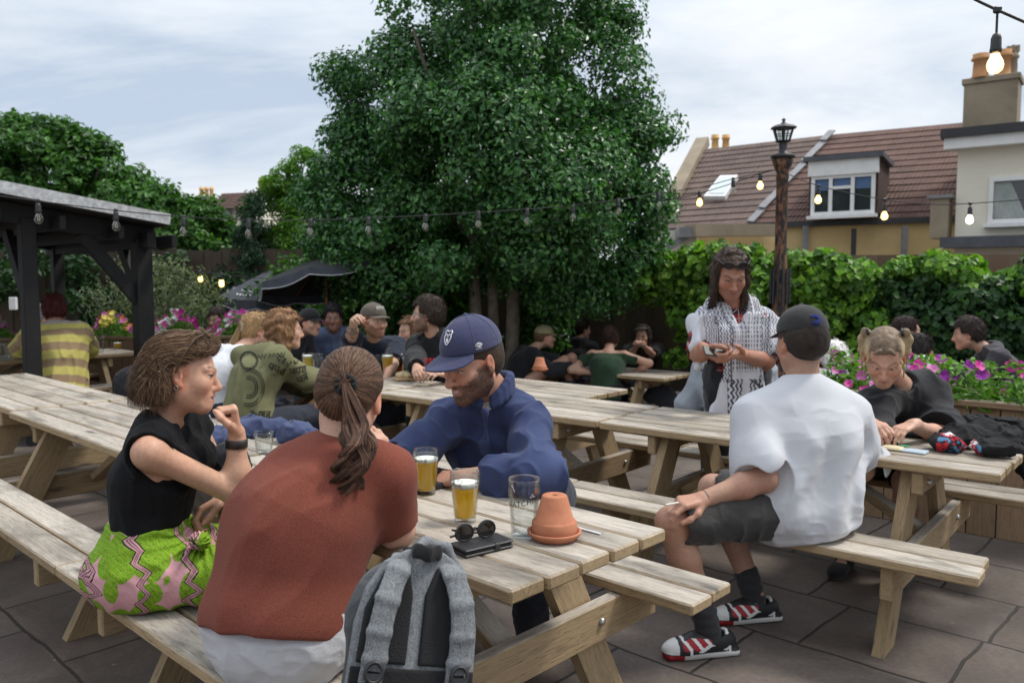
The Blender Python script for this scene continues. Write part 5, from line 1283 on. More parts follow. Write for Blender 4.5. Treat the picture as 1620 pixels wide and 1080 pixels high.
def top(e, J, mat, vox, sleeve=(.5, .5), g=.012, hem=.05, neck=.07, fold=(.008, 11), flare=.012, name='shirt', color=None, belly=0.0, bust=0.0, shr=.058, armr=(.050, .043, .041, .030), extra=None, necko=None, k=.05, cuts=None, collar=None, neckdir=None, hempl=None, stretch=2.5, deep=.02):
    S_ = S(); ends = []
    for q, t in zip('LR', sleeve):
        if t > 0: ends.append(arm(S_, J, q, t, armr, g, .035, flare))
    for en in ends: open_end(S_, *en, deep=deep)
    torso(S_, J, g, belly=belly, hem=hem, bust=bust, shr=shr, k=k)
    if collar: collar(S_)
    if extra: extra(S_)
    if not any(t > 0 for t in sleeve):
        for q in 'LR': sg = 1 if q == 'R' else -1; S_.cone(J['sh' + q] + J['lat'] * sg * .034 * J['s'], J['sh' + q] * .4 + J['el' + q] * .6 + J['lat'] * sg * .06, .064 * J['s'], .075 * J['s'], .01, 's')
    nd = unit(neckdir if neckdir is not None else J['spd']); no = J['nb'] if necko is None else necko
    S_.cone(no + nd * neck * .55, no + nd * .3, neck, neck * 1.5, .01, 's')
    up = unit(J['mid'] - J['pel']); hp = J['pel'] - up * (hem + .035); S_.plane(hp, -up if hempl is None else hempl, .01)
    if cuts: cuts(S_)
    A, sc = fold; ax = J['spd']
    if A: S_.disp(lambda P: A * ridge(P, sc, ax, stretch, 3.1))
    job(name, S_, vox, mat, e, color); return S_

def bottoms(e, J, mat, vox, upto=2.0, g=.012, r=(.088, .064, .058, .045), fold=(.006, 12), name='trousers', color=None, flare=0.0, top_up=.06):
    S_ = S(); s = J['s']; D = J['D']; up = unit(J['mid'] - J['pel'])
    S_.slab(J['pel'] - up * .03, J['pel'] + up * top_up, D['hipw'] + g * .6, D['hipw'] * .95 + g * .6, D['dep'] * 1.12 + g, D['dep'] + g, J['Rt'], .05); ends = []
    for q in 'LR':
        t = min(1, upto); k1 = J['hp' + q] + (J['kn' + q] - J['hp' + q]) * t; S_.cone(J['hp' + q], k1, r[0] * s + g, (r[0] + (r[1] - r[0]) * t) * s + g + flare, .05)
        if upto > 1:
            k2 = J['kn' + q] + (J['an' + q] - J['kn' + q]) * (upto - 1); S_.cone(J['kn' + q], k2, r[1] * s + g, r[3] * s + g, .04); ends.append((k2, unit(J['an' + q] - J['kn' + q]), r[3] * s + g))
        else: ends.append((k1, unit(J['kn' + q] - J['hp' + q]), (r[0] + (r[1] - r[0]) * t) * s + g + flare))
    for en in ends: open_end(S_, *en)
    S_.plane(J['pel'] + UP * (top_up + .01), UP, .01)
    A, sc = fold
    if A: S_.disp(lambda P: A * ridge(P, sc, None, 1, 7.7))
    job(name, S_, vox, mat, e, color); return S_
def shoe(e, an, f, mat, vox, s=1.0, name='shoe'):
    S_ = S(); f = unit(np.array([f[0], f[1], 0])); b = np.array([an[0], an[1], 0.0]); r = np.array([f[1], -f[0], 0])
    S_.ell(b - f * .02 + UP * .045, (.042 * s, .075 * s, .05 * s), np.stack([r, f, UP], 1), .02); S_.ell(b + f * .11 * s + UP * .032, (.047 * s, .095 * s, .036 * s), np.stack([r, f, UP], 1), .03)
    S_.cone(b + UP * .05, b + UP * .09, .042 * s, .044 * s, .02); S_.plane((0, 0, .004), (0, 0, -1)); S_.plane(b + UP * .095, UP)
    job(name, S_, vox, mat, e)

def haircol(c, c2=None, sc=60):
    c = np.array(c, f32); c2 = c * 1.7 if c2 is None else np.array(c2, f32)
    return lambda V: c + (c2 - c) * np.clip(.5 + .7 * fbm(V * np.array([sc, sc, sc * .35], f32), 3), 0, 1)[:, None]
def hair_short(e, H, col, vox, thick=.010, low=-.03, top_=.012, name='hair', fade=None, mess=.006):
    S_ = S(); k = H.s; W = H.wide
    S_.ell(H.w(0, -.016, .040), np.array((.075 * W + thick, .098 + thick, .083 + thick + top_)) * k, H.R, .02)
    S_.ell(H.w(0, -.045, -.005), np.array((.070 * W + thick * .8, .068 + thick, .07)) * k, H.R, .03)
    S_.disp(lambda P: mess * (fbm(H.loc(P) * np.array([60, 40, 30], f32), 3)))
    def cut(P):
        q = H.loc(P); x, y, z = np.abs(q[:, 0]), q[:, 1], q[:, 2]
        front = (y - (.066 - .25 * np.clip(z - .085, -1, 1) * -1 * 0 - x * .25)) * 1.0           # forehead line
        f1 = np.minimum(y - .070 + x * .35, .072 - z)                                           # remove in front of the face below hairline
        f2 = np.minimum(np.minimum(y + .004, .012 - z) + .0, 1)                                  # remove before the ears, below temple
        f3 = low - z + np.clip(y + .02, -1, 0) * .5
        return np.maximum(np.maximum(f1, f2), f3) * k
    S_.cutfn(cut, .006); job(name, S_, vox, M['hair_a'], e, haircol(*(col if isinstance(col, tuple) and isinstance(col[0], tuple) else (col,)))); return S_
def hair_long(e, H, col, vox, thick=.016, drop=.22, backw=.085, front=True, name='hair', wave=.008, sidez=-.2, vol=0.0):
    """hair falling from the crown past the neck"""
    S_ = S(); k = H.s
    S_.ell(H.w(0, -.018, .040), np.array((.076 + thick, .098 + thick, .084 + thick)) * k, H.R, .02)
    dn = unit(-UP * .9 - H.u * .3); c0 = H.w(0, -.05, .0)
    S_.slab(c0, c0 + dn * drop * k, .082 * k + vol, backw * k + vol, .062 * k + vol * .6, .04 * k, H.r, .05)
    for x in (-1, 1): S_.slab(H.w(x * .068, -.015, .02), H.w(x * .078, -.02, -.0) + dn * (-sidez) * k, .024 * k + vol * .3, .022 * k, .045 * k, .03 * k, H.r, .03)
    S_.disp(lambda P: wave * fbm(H.loc(P) * np.array([70, 70, 16], f32), 3) + wave * .8 * np.sin(H.loc(P)[:, 2] * 70 + 6 * vnoise(H.loc(P) * 14)))
    def cut(P):
        q = H.loc(P); x, y, z = np.abs(q[:, 0]), q[:, 1], q[:, 2]
        return np.maximum(np.minimum(y - .060 + x * .30, .078 - z), np.minimum(np.minimum(y - .018, .055 - z), .062 - x) if front else np.minimum(y - .0, .03 - z)) * k
    S_.cutfn(cut, .006); job(name, S_, vox, M['hair_a'], e, haircol(*(col if isinstance(col[0], tuple) else (col,)))); return S_
def strands(name, paths, rad, cols, parent, mat=None, nside=4):
    paths = np.array(paths, float); n, k, _ = paths.shape; T = np.gradient(paths, axis=1); T = n3(T); ref = n3(np.array([.31, .52, .8])); N = n3(np.cross(T, ref)); B = np.cross(T, N)
    rr = np.array(rad, float)[:, None] * np.interp(np.linspace(0, 1, k), [0, .1, .7, 1], [.7, 1, .9, .15])[None]
    V = np.stack([paths + rr[..., None] * (math.cos(a) * N + math.sin(a) * B) for a in np.arange(nside) * 2 * PI / nside], 2).reshape(-1, 3)
    i, j, m = np.meshgrid(np.arange(n), np.arange(k - 1), np.arange(nside), indexing='ij'); base = (i * k + j) * nside
    F = np.stack([base + m, base + (m + 1) % nside, base + nside + (m + 1) % nside, base + nside + m], -1).reshape(-1, 4)
    C = np.repeat(np.array(cols, float), k * nside, 0)
    o = link(name, np_mesh(name, V, F, True, {'Col': C}), mat or M['hair_a']); wparent(o, parent); return o
def cap(e, H, mat, vox, brim=True, brim_dir=1, tilt=0.0, brim_mat=None, z0=.045, name='cap', bl=.078, drop=.10, th=.0, bw=.078):
    S_ = S(); k = H.s; ct = lambda *p: H.w(*p)
    Rb = H.R @ np.array(Matrix.Rotation(tilt, 3, 'X'))
    S_.ell(ct(0, -.012, z0), np.array((.088, .110, .092 + th)) * k, Rb, .0)
    n = Rb @ np.array([0, 0, -1.]); S_.plane(ct(0, -.01, z0 - .006), n, .006)
    S_.ball(ct(0, -.012, z0) + Rb @ np.array([0, 0, .092 + th]) * k, .008 * k, .004)
    if brim:
        fd = Rb @ np.array([0, brim_dir, 0.]); ud = Rb @ np.array([0, -brim_dir * .0, 1.]); rt = Rb @ np.array([1., 0, 0]); bc = ct(0, -.012, z0 + .002) + fd * .085 * k
        S2 = S(); R2 = np.stack([rt, unit(fd * math.cos(drop * 2.5) - ud * math.sin(drop * 2.5)), unit(ud * math.cos(drop * 2.5) + fd * math.sin(drop * 2.5))], 1)
        R2o = R2; o_ = bc.astype(f32)
        def bfn(P):
            q = (P - o_) @ R2o.astype(f32) / k; x, y, z = q[:, 0], q[:, 1], q[:, 2]
            zz_ = z + x * x * 3.2 + .002; r = np.sqrt((x / bw) ** 2 + (np.where(y > 0, y / bl, y / .05)) ** 2 + 1e-9)
            return np.maximum(np.abs(zz_) - .0035, (r - 1) * .055) * .75 * k
        S2.ops.append((bfn, bc, .14 * k, .004, 'u')); job(name + '_brim', S2, vox, brim_mat or mat, e)
    job(name, S_, vox, mat, e); return S_
def ring_collar(e, J, mat, vox, r=.074, h=.05, th=.012, open_=.0, back=.0, name='collar', dz=0.0):
    S_ = S(); fr = J['fr']; lt = J['lat']; c0 = J['nb'] + fr * (.022 + back) + UP * dz
    for lv in (0, .35, .7, 1.0):
        ps = []
        for a in np.linspace(PI / 2 + open_, PI / 2 + 2 * PI - open_, 21):
            f_ = max(0, math.sin(a)); ps.append(c0 + lt * math.cos(a) * r * (1.08 - .08 * lv) + fr * math.sin(a) * r * (1 - .05 * lv) + UP * (h * lv * (1 - .35 * f_) - .055 * f_ * f_ - .008))
        S_.chain(ps, [th] * 21, .012)
    job(name, S_, vox, mat, e)
def eyeglasses(e, H, mat, name='glasses', dark=False, up=0.0, fwd=0.0, sc=1.0, lens=None):
    mb = MB(); ln = MB(); k = sc
    def pt(x, y, z): return H.w(x * k, y + fwd, z + up)
    for x in (-1, 1):
        ring_ = [pt(x * (.032 + .022 * math.cos(a)), .100 - .010 * abs(math.cos(a)) * (1 if x * math.cos(a) * x > 0 else 0) - .006, -.002 + .018 * math.sin(a)) for a in np.linspace(0, 2 * PI, 17)]
        mb.tube(ring_, .0016 * (2 if dark else 1), 5, caps=False)
        if lens is not None: ln.add(ring_[:-1], [tuple(range(16))])
        mb.tube([pt(x * .054, .090, .004), pt(x * .078, .03, .006), pt(x * .080, -.02, -.002)], .0016 * (2.2 if dark else 1), 5)
    mb.tube([pt(-.010, .098, .002), pt(0, .101, .005), pt(.010, .098, .002)], .0018, 5)
    o = wparent(mb.build(name, mat), e)
    if lens is not None: l_ = ln.build('lens', lens); l_.parent = o
    return o
def newperson(label, at_, group='people in the beer garden'):
    return empty('person', (at_[0], at_[1], 0), 0, label, 'person', group)
# ---------------------------------------------------------------- cloth dyes
CL = lambda n, c, **k: M.setdefault(n, mat_cloth(n, c, **k))
rad = math.radians
WOOL = NT('rust_knit'); v = WOOL.coord('Object'); n = WOOL.noise(v, 420, 3); n2 = WOOL.noise(v, 6, 3)
WOOL.base(WOOL.ramp(n, [(.3, (.135, .037, .025)), (.72, (.26, .078, .052))])); WOOL.set(Roughness=.95, Sheen_Weight=.06, Specular_IOR_Level=.15); WOOL.bump(n, .5, .003)

SKIN_W1, SKIN_M = (.56, .32, .215), (.44, .225, .145)
SKIN_PALE = (.56, .33, .235)

# ================================================================ 1 woman in the black sleeveless top
def w1():
    hip = np.array([-1.165, 2.55, .545]); e = newperson('woman in a black sleeveless top and green patterned skirt resting her chin on her fist', hip)
    J = pose(hip, rad(80), .12, 0, 1.0, hyaw=rad(-4), hpitch=rad(-6), dim=dict(dep=.100, hipw=.160, waw=.125, chw=.145, shw=.172, spine=.47), spread=.12)
    J['nb'] = at(258, 655, 2.55); J['chest'] = J['mid'] * .45 + J['nb'] * .55
    J['shR'] = at(236, 716, 2.40); J['shL'] = at(305, 672, 2.72); J['lat'] = unit(J['shR'] - J['shL']); J['spd'] = unit(J['nb'] - J['mid']); J['fr'] = np.cross(J['spd'], J['lat']) * 1.0
    J['fr'] = unit(np.cross(UP, J['lat'])); 
    if J['fr'] @ J['F'] < 0: J['fr'] = -J['fr']
    J['elR'] = at(376, 782, 2.58); J['wrR'] = at(374, 684, 2.575)
    J['elL'] = at(346, 752, 2.80); J['wrL'] = at(356, 786, 2.66)
    H = Head(at(291, 592, 2.55), J['hf'], rotv(J['hu'], J['hf'], rad(-4)), 1.0, True, gaze=(.9, .2), openness=.42, brow=(.07, .045, .03), lip=(.46, .19, .155), mouth=.0045, cheek=.08, wide=.93)
    hd = {'R': dict(d=at(366, 628, 2.56) - at(374, 684, 2.575), n=at(338, 640, 2.53) - at(378, 632, 2.565), curls=[1.2, 1.2, 1.22, 1.24], ts=1, sc=.93, tc=.9, spread=.02),
          'L': dict(d=np.array([-.75, -.45, -.35]), n=np.array([.1, -.3, -1.]), curls=[.55, .55, .6, .65], ts=1, sc=.93)}
    body(e, J, H, SKIN_W1, .0036, hands=hd, neckr=.050, eye=(.12, .08, .05), armr=(.042, .036, .037, .0245))
    def strap(S_): S_.cone(J['nb'] + J['lat'] * .05 - J['spd'] * .02, J['shR'] * .72 + J['nb'] * .28, .055, .05, .03); S_.cone(J['nb'] - J['lat'] * .05 - J['spd'] * .02, J['shL'] * .72 + J['nb'] * .28, .055, .05, .03)
    tm = mat_cloth('black_jersey', (.006, .006, .0075), .3, 800, .9, .2, .02)
    top(e, J, tm, .004, (0, 0), g=.006, hem=.0, neck=.082, fold=(.006, 13), name='sleeveless_top', bust=.006, extra=strap, necko=J['nb'] + J['fr'] * .030 - UP * .012, belly=.004)
    # skirt: wax print with leaves and zigzags
    k = NT('wax_print'); v = k.coord('Object'); 
    nz = k.noise(v, 5.0, 2, .5); sx = k.new('ShaderNodeSeparateXYZ'); k.l(v, sx.inputs[0])
    d1 = k.math('ADD', k.math('MULTIPLY', sx.outputs[0], 1.0), k.math('MULTIPLY', sx.outputs[1], .7))
    tri = k.math('PINGPONG', k.math('ADD', k.math('MULTIPLY', sx.outputs[2], 1.0), .02), .030)
    zz_ = k.math('ADD', k.math('ADD', d1, k.math('MULTIPLY', tri, 1.1)), k.math('MULTIPLY', nz, .16))
    band = k.math('PINGPONG', zz_, .080)
    lv = k.new('ShaderNodeTexVoronoi'); lv.inputs['Scale'].default_value = 15; mp_ = k.new('ShaderNodeMapping'); mp_.inputs['Rotation'].default_value = (.4, .6, .3); mp_.inputs['Scale'].default_value = (1, 1, .55); k.l(v, mp_.inputs[0]); k.l(mp_.outputs[0], lv.inputs['Vector'])
    dots = k.new('ShaderNodeTexVoronoi'); dots.inputs['Scale'].default_value = 170; k.l(v, dots.inputs['Vector'])
    green = k.mix(k.ramp(dots.outputs['Distance'], [(.25, (.8,) * 3), (.45, (0, 0, 0))]), (.17, .34, .012), (.055, .15, .008))
    c = k.mix(k.ramp(lv.outputs['Distance'], [(.71, (0, 0, 0)), (.74, (1, 1, 1))]), green, (.62, .32, .36))
    c = k.mix(k.ramp(band, [(.010 / .055 * .055 + .0, (0, 0, 0)), (.0125, (1, 1, 1))]), (.55, .27, .32), c)
    edge = k.math('COMPARE', band, .0125, .0022); edge2 = k.math('COMPARE', band, .003, .0012)
    c = k.mix(edge, c, (.02, .014, .03)); c = k.mix(edge2, c, (.03, .02, .05))
    vein = k.new('ShaderNodeTexWave', wave_type='BANDS', bands_direction='DIAGONAL'); vein.inputs['Scale'].default_value = 26; vein.inputs['Distortion'].default_value = 3; vein.inputs['Detail'].default_value = 1; k.l(v, vein.inputs['Vector'])
    c = k.mix(k.ramp(vein.outputs['Fac'], [(.93, (0, 0, 0)), (.98, (.5, .5, .5))]), c, (.50, .33, .10))
    k.base(c); k.set(Roughness=.8, Specular_IOR_Level=.25)
    S_ = S(); p = hip; F = J['F']; Rt = J['Rt']
    S_.slab(p - UP * .02, p + UP * .13, .175, .148, .155, .125, Rt, .06)
    S_.ell(p - F * .045 - UP * .015, (.18, .155, .105), np.stack([Rt, F, UP], 1), .06)
    for q in 'LR': S_.cone(J['hp' + q] - UP * .0, J['hp' + q] + (J['kn' + q] - J['hp' + q]) * .62, .105, .088, .07)
    S_.ell(at(316, 855, 2.42), (.03, .03, .026), None, .02)
    S_.plane(p + UP * .142, UP, .01); S_.plane((0, 0, BZ + .004), (0, 0, -1), .02)
    kn_ = at(314, 856, 2.42)
    def gather(P):
        w = P - kn_.astype(f32); r = np.sqrt((w * w).sum(1)); a = np.arctan2(w[:, 2], w[:, 0] * .9 + w[:, 1] * .3); return .0055 * np.sin(a * 17 + 3 * vnoise(P * 9)) * np.exp(-r / .16) + .004 * ridge(P, 12, None, 1, 4)
    S_.disp(gather); job('skirt', S_, .004, k.m, e)
    # hair: swept back waves to the jaw
    S_ = S(); kk = H.s
    S_.ell(H.w(0, -.020, .044), np.array((.081, .106, .088)) * kk, H.R, .02); S_.ell(H.w(0, .055, .098), np.array((.062, .042, .034)) * kk, H.R, .04)
    S_.ell(H.w(0, -.072, -.018), np.array((.076, .050, .080)) * kk, H.R, .04); S_.ell(H.w(0, -.080, -.055), np.array((.072, .046, .045)) * kk, H.R, .04)
    for x in (-1, 1): S_.ell(H.w(x * .068, -.050, -.05), np.array((.020, .034, .050)) * kk, H.R, .03)
    hull = S(); hull.ops = list(S_.ops)
    S_.disp(lambda P: .006 * fbm(H.loc(P) * np.array([90, 26, 60], f32), 3))
    def cut(P):
        q = H.loc(P); x, y, z = np.abs(q[:, 0]), q[:, 1], q[:, 2]
        return np.maximum(np.minimum(y - .052 - .35 * (z - .06), .082 - z - 0 * x), np.minimum(np.minimum(y + .022 - .65 * np.clip(z - .02, 0, 1), .085 - z), 1)) * kk
    S_.cutfn(cut, .006); job('wavy_hair', S_, .004, M['hair_a'], e, haircol((.070, .040, .022), (.17, .105, .06), 70))
    rg = np.random.default_rng(5); paths = []; rads = []; cols = []
    def proj(p, off):
        for _ in range(3):
            p32 = p.astype(f32); d = hull.eval(p32) - off; g = np.stack([(hull.eval(p32 + np.eye(3, dtype=f32)[i] * .002) - d - off) / .002 for i in range(3)], 1); p = p - (d[:, None] * g / ((g * g).sum(1)[:, None] + 1e-6)).astype(float)
        return p
    ns, ks = 4200, 18
    a = rg.uniform(-1, 1, ns); st = np.stack([a * .074, .070 - np.abs(a) ** 2 * .085 + rg.uniform(-.05, .03, ns), .112 - np.abs(a) ** 1.6 * .075 + rg.uniform(-.01, .012, ns)], 1)
    en = np.stack([a * .080 + rg.normal(0, .012, ns), -.075 - .075 * (1 - np.abs(a)) + rg.normal(0, .02, ns), -.045 + rg.uniform(-.065, .06, ns)], 1)
    en[np.abs(a) > .6, 1] += .03
    t = np.linspace(0, 1, ks)[None, :, None]; md = np.stack([a * .10, -.06 - .08 * (1 - a * a), .07 - .03 * np.abs(a)], 1)
    pl = (1 - t) ** 2 * st[:, None] + 2 * t * (1 - t) * md[:, None] * 1.15 + t ** 2 * en[:, None]
    wv = H.c + (pl * kk) @ H.R.T; flat = proj(wv.reshape(-1, 3), np.repeat(rg.uniform(-.002, .006, ns), ks)).reshape(ns, ks, 3)
    ph = rg.uniform(0, 6.28, ns)[:, None] * .35 + flat[:, :1, 0] * 40; amp = (.0015 + .013 * np.linspace(0, 1, ks) ** 1.3)[None] * rg.uniform(.5, 1.4, (ns, 1)); frq = rg.uniform(12, 19, ns)[:, None]
    wob = np.sin(np.linspace(0, 1, ks)[None] * frq + ph) * amp; wob2 = np.cos(np.linspace(0, 1, ks)[None] * frq + ph * 1.3) * amp
    tq = (np.linspace(0, 1, ks) ** 4)[None, :, None]; flat = flat - H.f * tq * rg.uniform(-.012, .026, (ns, 1, 1)) - UP * tq * rg.uniform(-.01, .03, (ns, 1, 1)) + H.r * tq * rg.normal(0, .012, (ns, 1, 1)) + wob[..., None] * H.u + wob2[..., None] * (H.r * .6) - (wob2[..., None] * H.f * .5)
    cc = np.where(rg.uniform(size=(ns, 1)) < .35, np.array([[.26, .16, .09]]), np.array([[.095, .052, .028]])) * rg.uniform(.6, 1.3, (ns, 1))
    strands('hair_strands', flat, rg.uniform(.0005, .0012, ns), cc, e)
    # sunglasses pushed up on the hair
    gm = mat_noise('tortoise_frame', (.02, .012, .006), (.10, .05, .015), 60, .25, 0); mb = MB()
    for x in (-1, 1): mb.tube([H.w(x * .083, -.015, .005), H.w(x * .092, .005, .06), H.w(x * .074, .035, .118), H.w(x * .06, .05, .128)], [.0030, .0034, .0034, .0032], 6)
    mb.tube([H.w(-.062, .05, .127), H.w(0, .066, .142), H.w(.062, .05, .127)], .0028, 6)
    for x in (-1, 1): mb.tube([H.w(x * (.034 + .024 * math.cos(q)), .056 - .018 * math.sin(q), .136 + .016 * math.sin(q)) for q in np.linspace(0, 2 * PI, 14)], .0026, 6)
    gl = wparent(mb.build('sunglasses', gm), e)
    # wrist band
    ax = unit(J['wrR'] - J['elR']); c = J['wrR'] - ax * .035; Rw = np.stack([unit(np.cross(ax, [0, 1, 0])), np.cross(ax, unit(np.cross(ax, [0, 1, 0]))), ax], 1)
    mb = MB(); mb.lathe([(.0325, -.014), (.0345, -.013), (.0345, .013), (.0325, .014), (.030, .014), (.030, -.014)], c, 24, R=Rw); wparent(mb.build('wrist_strap', mat_noise('black_leather', (.012, .009, .008), (.03, .022, .018), 60, .5, .2)), e)
    mb = MB(); mb.tube([H.w(.086, -.008, -.038) + np.array([.006 * math.cos(q), 0, .006 * math.sin(q)]) for q in np.linspace(0, 6.3, 10)], .0012, 5); wparent(mb.build('earring', M['steel']), e)
w1()

# ================================================================ 2 woman in the rust knit
def w2():
    hip = np.array([-.605, 2.06, .555]); e = newperson('woman with a ponytail in a rust red knitted top seen from behind', hip)
    J = pose(hip, rad(14), .30, 0, 1.06, hyaw=rad(-14), hpitch=rad(-22), dim=dict(hipw=.178, waw=.160, chw=.156, dep=.120, shw=.180, spine=.46), spread=.25)
    J['nb'] = at(540, 702, 2.19); J['mid'] = hip * .55 + J['nb'] * .45 + np.array([-.035, 0, .01]); J['chest'] = J['mid'] * .42 + J['nb'] * .58; J['spd'] = unit(J['nb'] - J['mid'])
    J['shR'] = at(612, 752, 2.16); J['shL'] = at(458, 768, 2.26); J['lat'] = unit(J['shR'] - J['shL']); J['fr'] = unit(np.cross(UP, J['lat']))
    J['elR'] = at(626, 836, 2.21); J['wrR'] = at(610, 738, 2.36); J['elL'], J['wrL'] = ik(J['shL'], np.array([-.52, 2.62, .80]), .29, .26, np.array([-1, .1, -.6]))
    H = Head(at(553, 628, 2.24), J['hf'], rotv(J['hu'], J['hf'], rad(6)), 1.06, True)
    hd = {'R': dict(d=at(598, 684, 2.34) - J['wrR'], n=np.array([-.8, .3, .2]), curl=.5, ts=1, sc=.95), 'L': dict(curl=.4, sc=.95)}
    body(e, J, H, SKIN_PALE, .0042, hands=hd, neckr=.054, armr=(.052, .046, .043, .028), belly=.01)
    top(e, J, WOOL.m, .004, (.86, .86), g=.012, hem=-.025, neck=.066, fold=(.010, 5), flare=.006, name='knit_top', shr=.052, armr=(.056, .050, .046, .03), belly=.026, k=.07, necko=J['nb'] + J['fr'] * .02 + UP * .012, deep=.012, extra=lambda S_: S_.ell(hip + UP * .03, (.178, .160, .13), np.stack([J['Rt'], J['F'], UP], 1), .06))
    dn = mat_cloth('pale_grey_denim', (.50, .50, .52), .06, 700, .85, .3); bottoms(e, J, dn, .0045, 2.0, g=.006, r=(.086, .068, .06, .05), fold=(.005, 14), name='jeans', top_up=.06)
    kk = H.s; S_ = S(); S_.ell(H.w(0, -.016, .038), np.array((.0815, .108, .090)) * kk, H.R, .02); S_.ell(H.w(0, -.058, -.012), np.array((.074, .058, .066)) * kk, H.R, .03); hull = S(); hull.ops = list(S_.ops)
    tie = H.w(.012, -.122, .004)
    S_.disp(lambda P: .0022 * np.sin(np.arctan2(*(lambda q: (q[:, 0] - .012, q[:, 2] - .004))(H.loc(P))) * 46 + 2 * vnoise(P * 40)))
    def cut(P):
        q = H.loc(P); x, y, z = np.abs(q[:, 0]), q[:, 1], q[:, 2]
        return np.maximum(np.minimum(y - .055 + x * .3, .080 - z), np.minimum(y + .020, .025 - z)) * kk
    S_.cutfn(cut, .006); c1, c2 = (.055, .026, .015), (.15, .08, .045); job('swept_hair', S_, .0038, M['hair_a'], e, haircol(c1, c2, 80))
    rg = np.random.default_rng(9); ns, ks = 2000, 14
    def proj(p, off):
        for _ in range(3):
            p32 = p.astype(f32); d = hull.eval(p32) - off; g = np.stack([(hull.eval(p32 + np.eye(3, dtype=f32)[i] * .002) - d - off) / .002 for i in range(3)], 1); p = p - (d[:, None] * g / ((g * g).sum(1)[:, None] + 1e-6)).astype(float)
        return p
    a = rg.uniform(-2.6, 2.6, ns); st = np.stack([np.sin(a) * .086, .03 * np.cos(a) + .02, .045 + np.cos(a) * .085], 1); st[:, 1] += np.where(np.cos(a) > 0, .04, -.07) * np.abs(np.cos(a))
    en = np.tile(np.array([[.012, -.120, .006]]), (ns, 1)) + rg.normal(0, .005, (ns, 3)); t = np.linspace(0, 1, ks)[None, :, None]
    md = (st + en) / 2 + np.array([0, -.03, .0]); pl = (1 - t) ** 2 * st[:, None] + 2 * t * (1 - t) * md[:, None] + t ** 2 * en[:, None]
    flat = proj((H.c + (pl * kk) @ H.R.T).reshape(-1, 3), np.repeat(rg.uniform(-.001, .0025, ns), ks)).reshape(ns, ks, 3)
    cc = np.where(rg.uniform(size=(ns, 1)) < .35, np.array([[.20, .11, .065]]), np.array([[.07, .034, .02]])) * rg.uniform(.7, 1.3, (ns, 1))
    strands('hair_strands', flat, rg.uniform(.0005, .0011, ns), cc, e)
    # ponytail
    ns, ks = 1500, 22; Yp = 2.06; keys = [tie, at(564, 668, 2.09), at(566, 700, 2.05), at(556, 735, 2.03), at(548, 775, 2.03)]; keys = np.array([tie - H.f * .01] + keys[1:])
    wid = np.array([.010, .030, .042, .034, .020]); tt = np.linspace(0, 4, ks); P0 = np.stack([np.interp(tt, range(5), keys[:, i]) for i in range(3)], 1); W0 = np.interp(tt, range(5), wid)
    r_ = np.sqrt(rg.uniform(0, 1, ns)); an_ = rg.uniform(0, 2 * PI, ns); ox = r_ * np.cos(an_); oy = r_ * np.sin(an_)
    len_ = rg.uniform(.72, 1.08, ns); tl = np.clip(np.linspace(0, 1, ks)[None] * len_[:, None], 0, 1) * 4
    base = np.stack([np.interp(tl, range(5), keys[:, i]) for i in range(3)], 2); ww = np.interp(tl, range(5), wid)
    gph = np.round(an_ * 1.1) ; curl = np.sin(tl * 3.1 + gph[:, None] * 1.9) * (.002 + .014 * (tl / 4) ** 1.4); curl2 = np.cos(tl * 3.1 + gph[:, None] * 1.9) * (.016 * (tl / 4) ** 1.8)
    base[..., 0] += ox[:, None] * ww + curl * 1.8; base[..., 1] += oy[:, None] * ww * .55 + curl2; base[..., 2] += curl2 * .5
    cc = np.where(rg.uniform(size=(ns, 1)) < .3, np.array([[.17, .085, .05]]), np.array([[.065, .030, .018]])) * rg.uniform(.6, 1.25, (ns, 1))
    st2 = strands('ponytail', base, rg.uniform(.0008, .0017, ns), cc, e)
    mb = MB()
    for q in range(9):
        a = q * 2 * PI / 9; mb.tube([tie + (H.r * math.cos(a + b_) + H.u * math.sin(a + b_)) * (.020 + .003 * math.sin(3 * b_)) + H.f * .008 * math.cos(b_ * 2) for b_ in np.linspace(0, .9, 5)], .0085, 7)
    wparent(mb.build('hair_tie', mat_noise('black_elastic', (.01, .01, .011), (.02, .02, .022), 200, .9, .5, bdist=.002)), e)
w2()

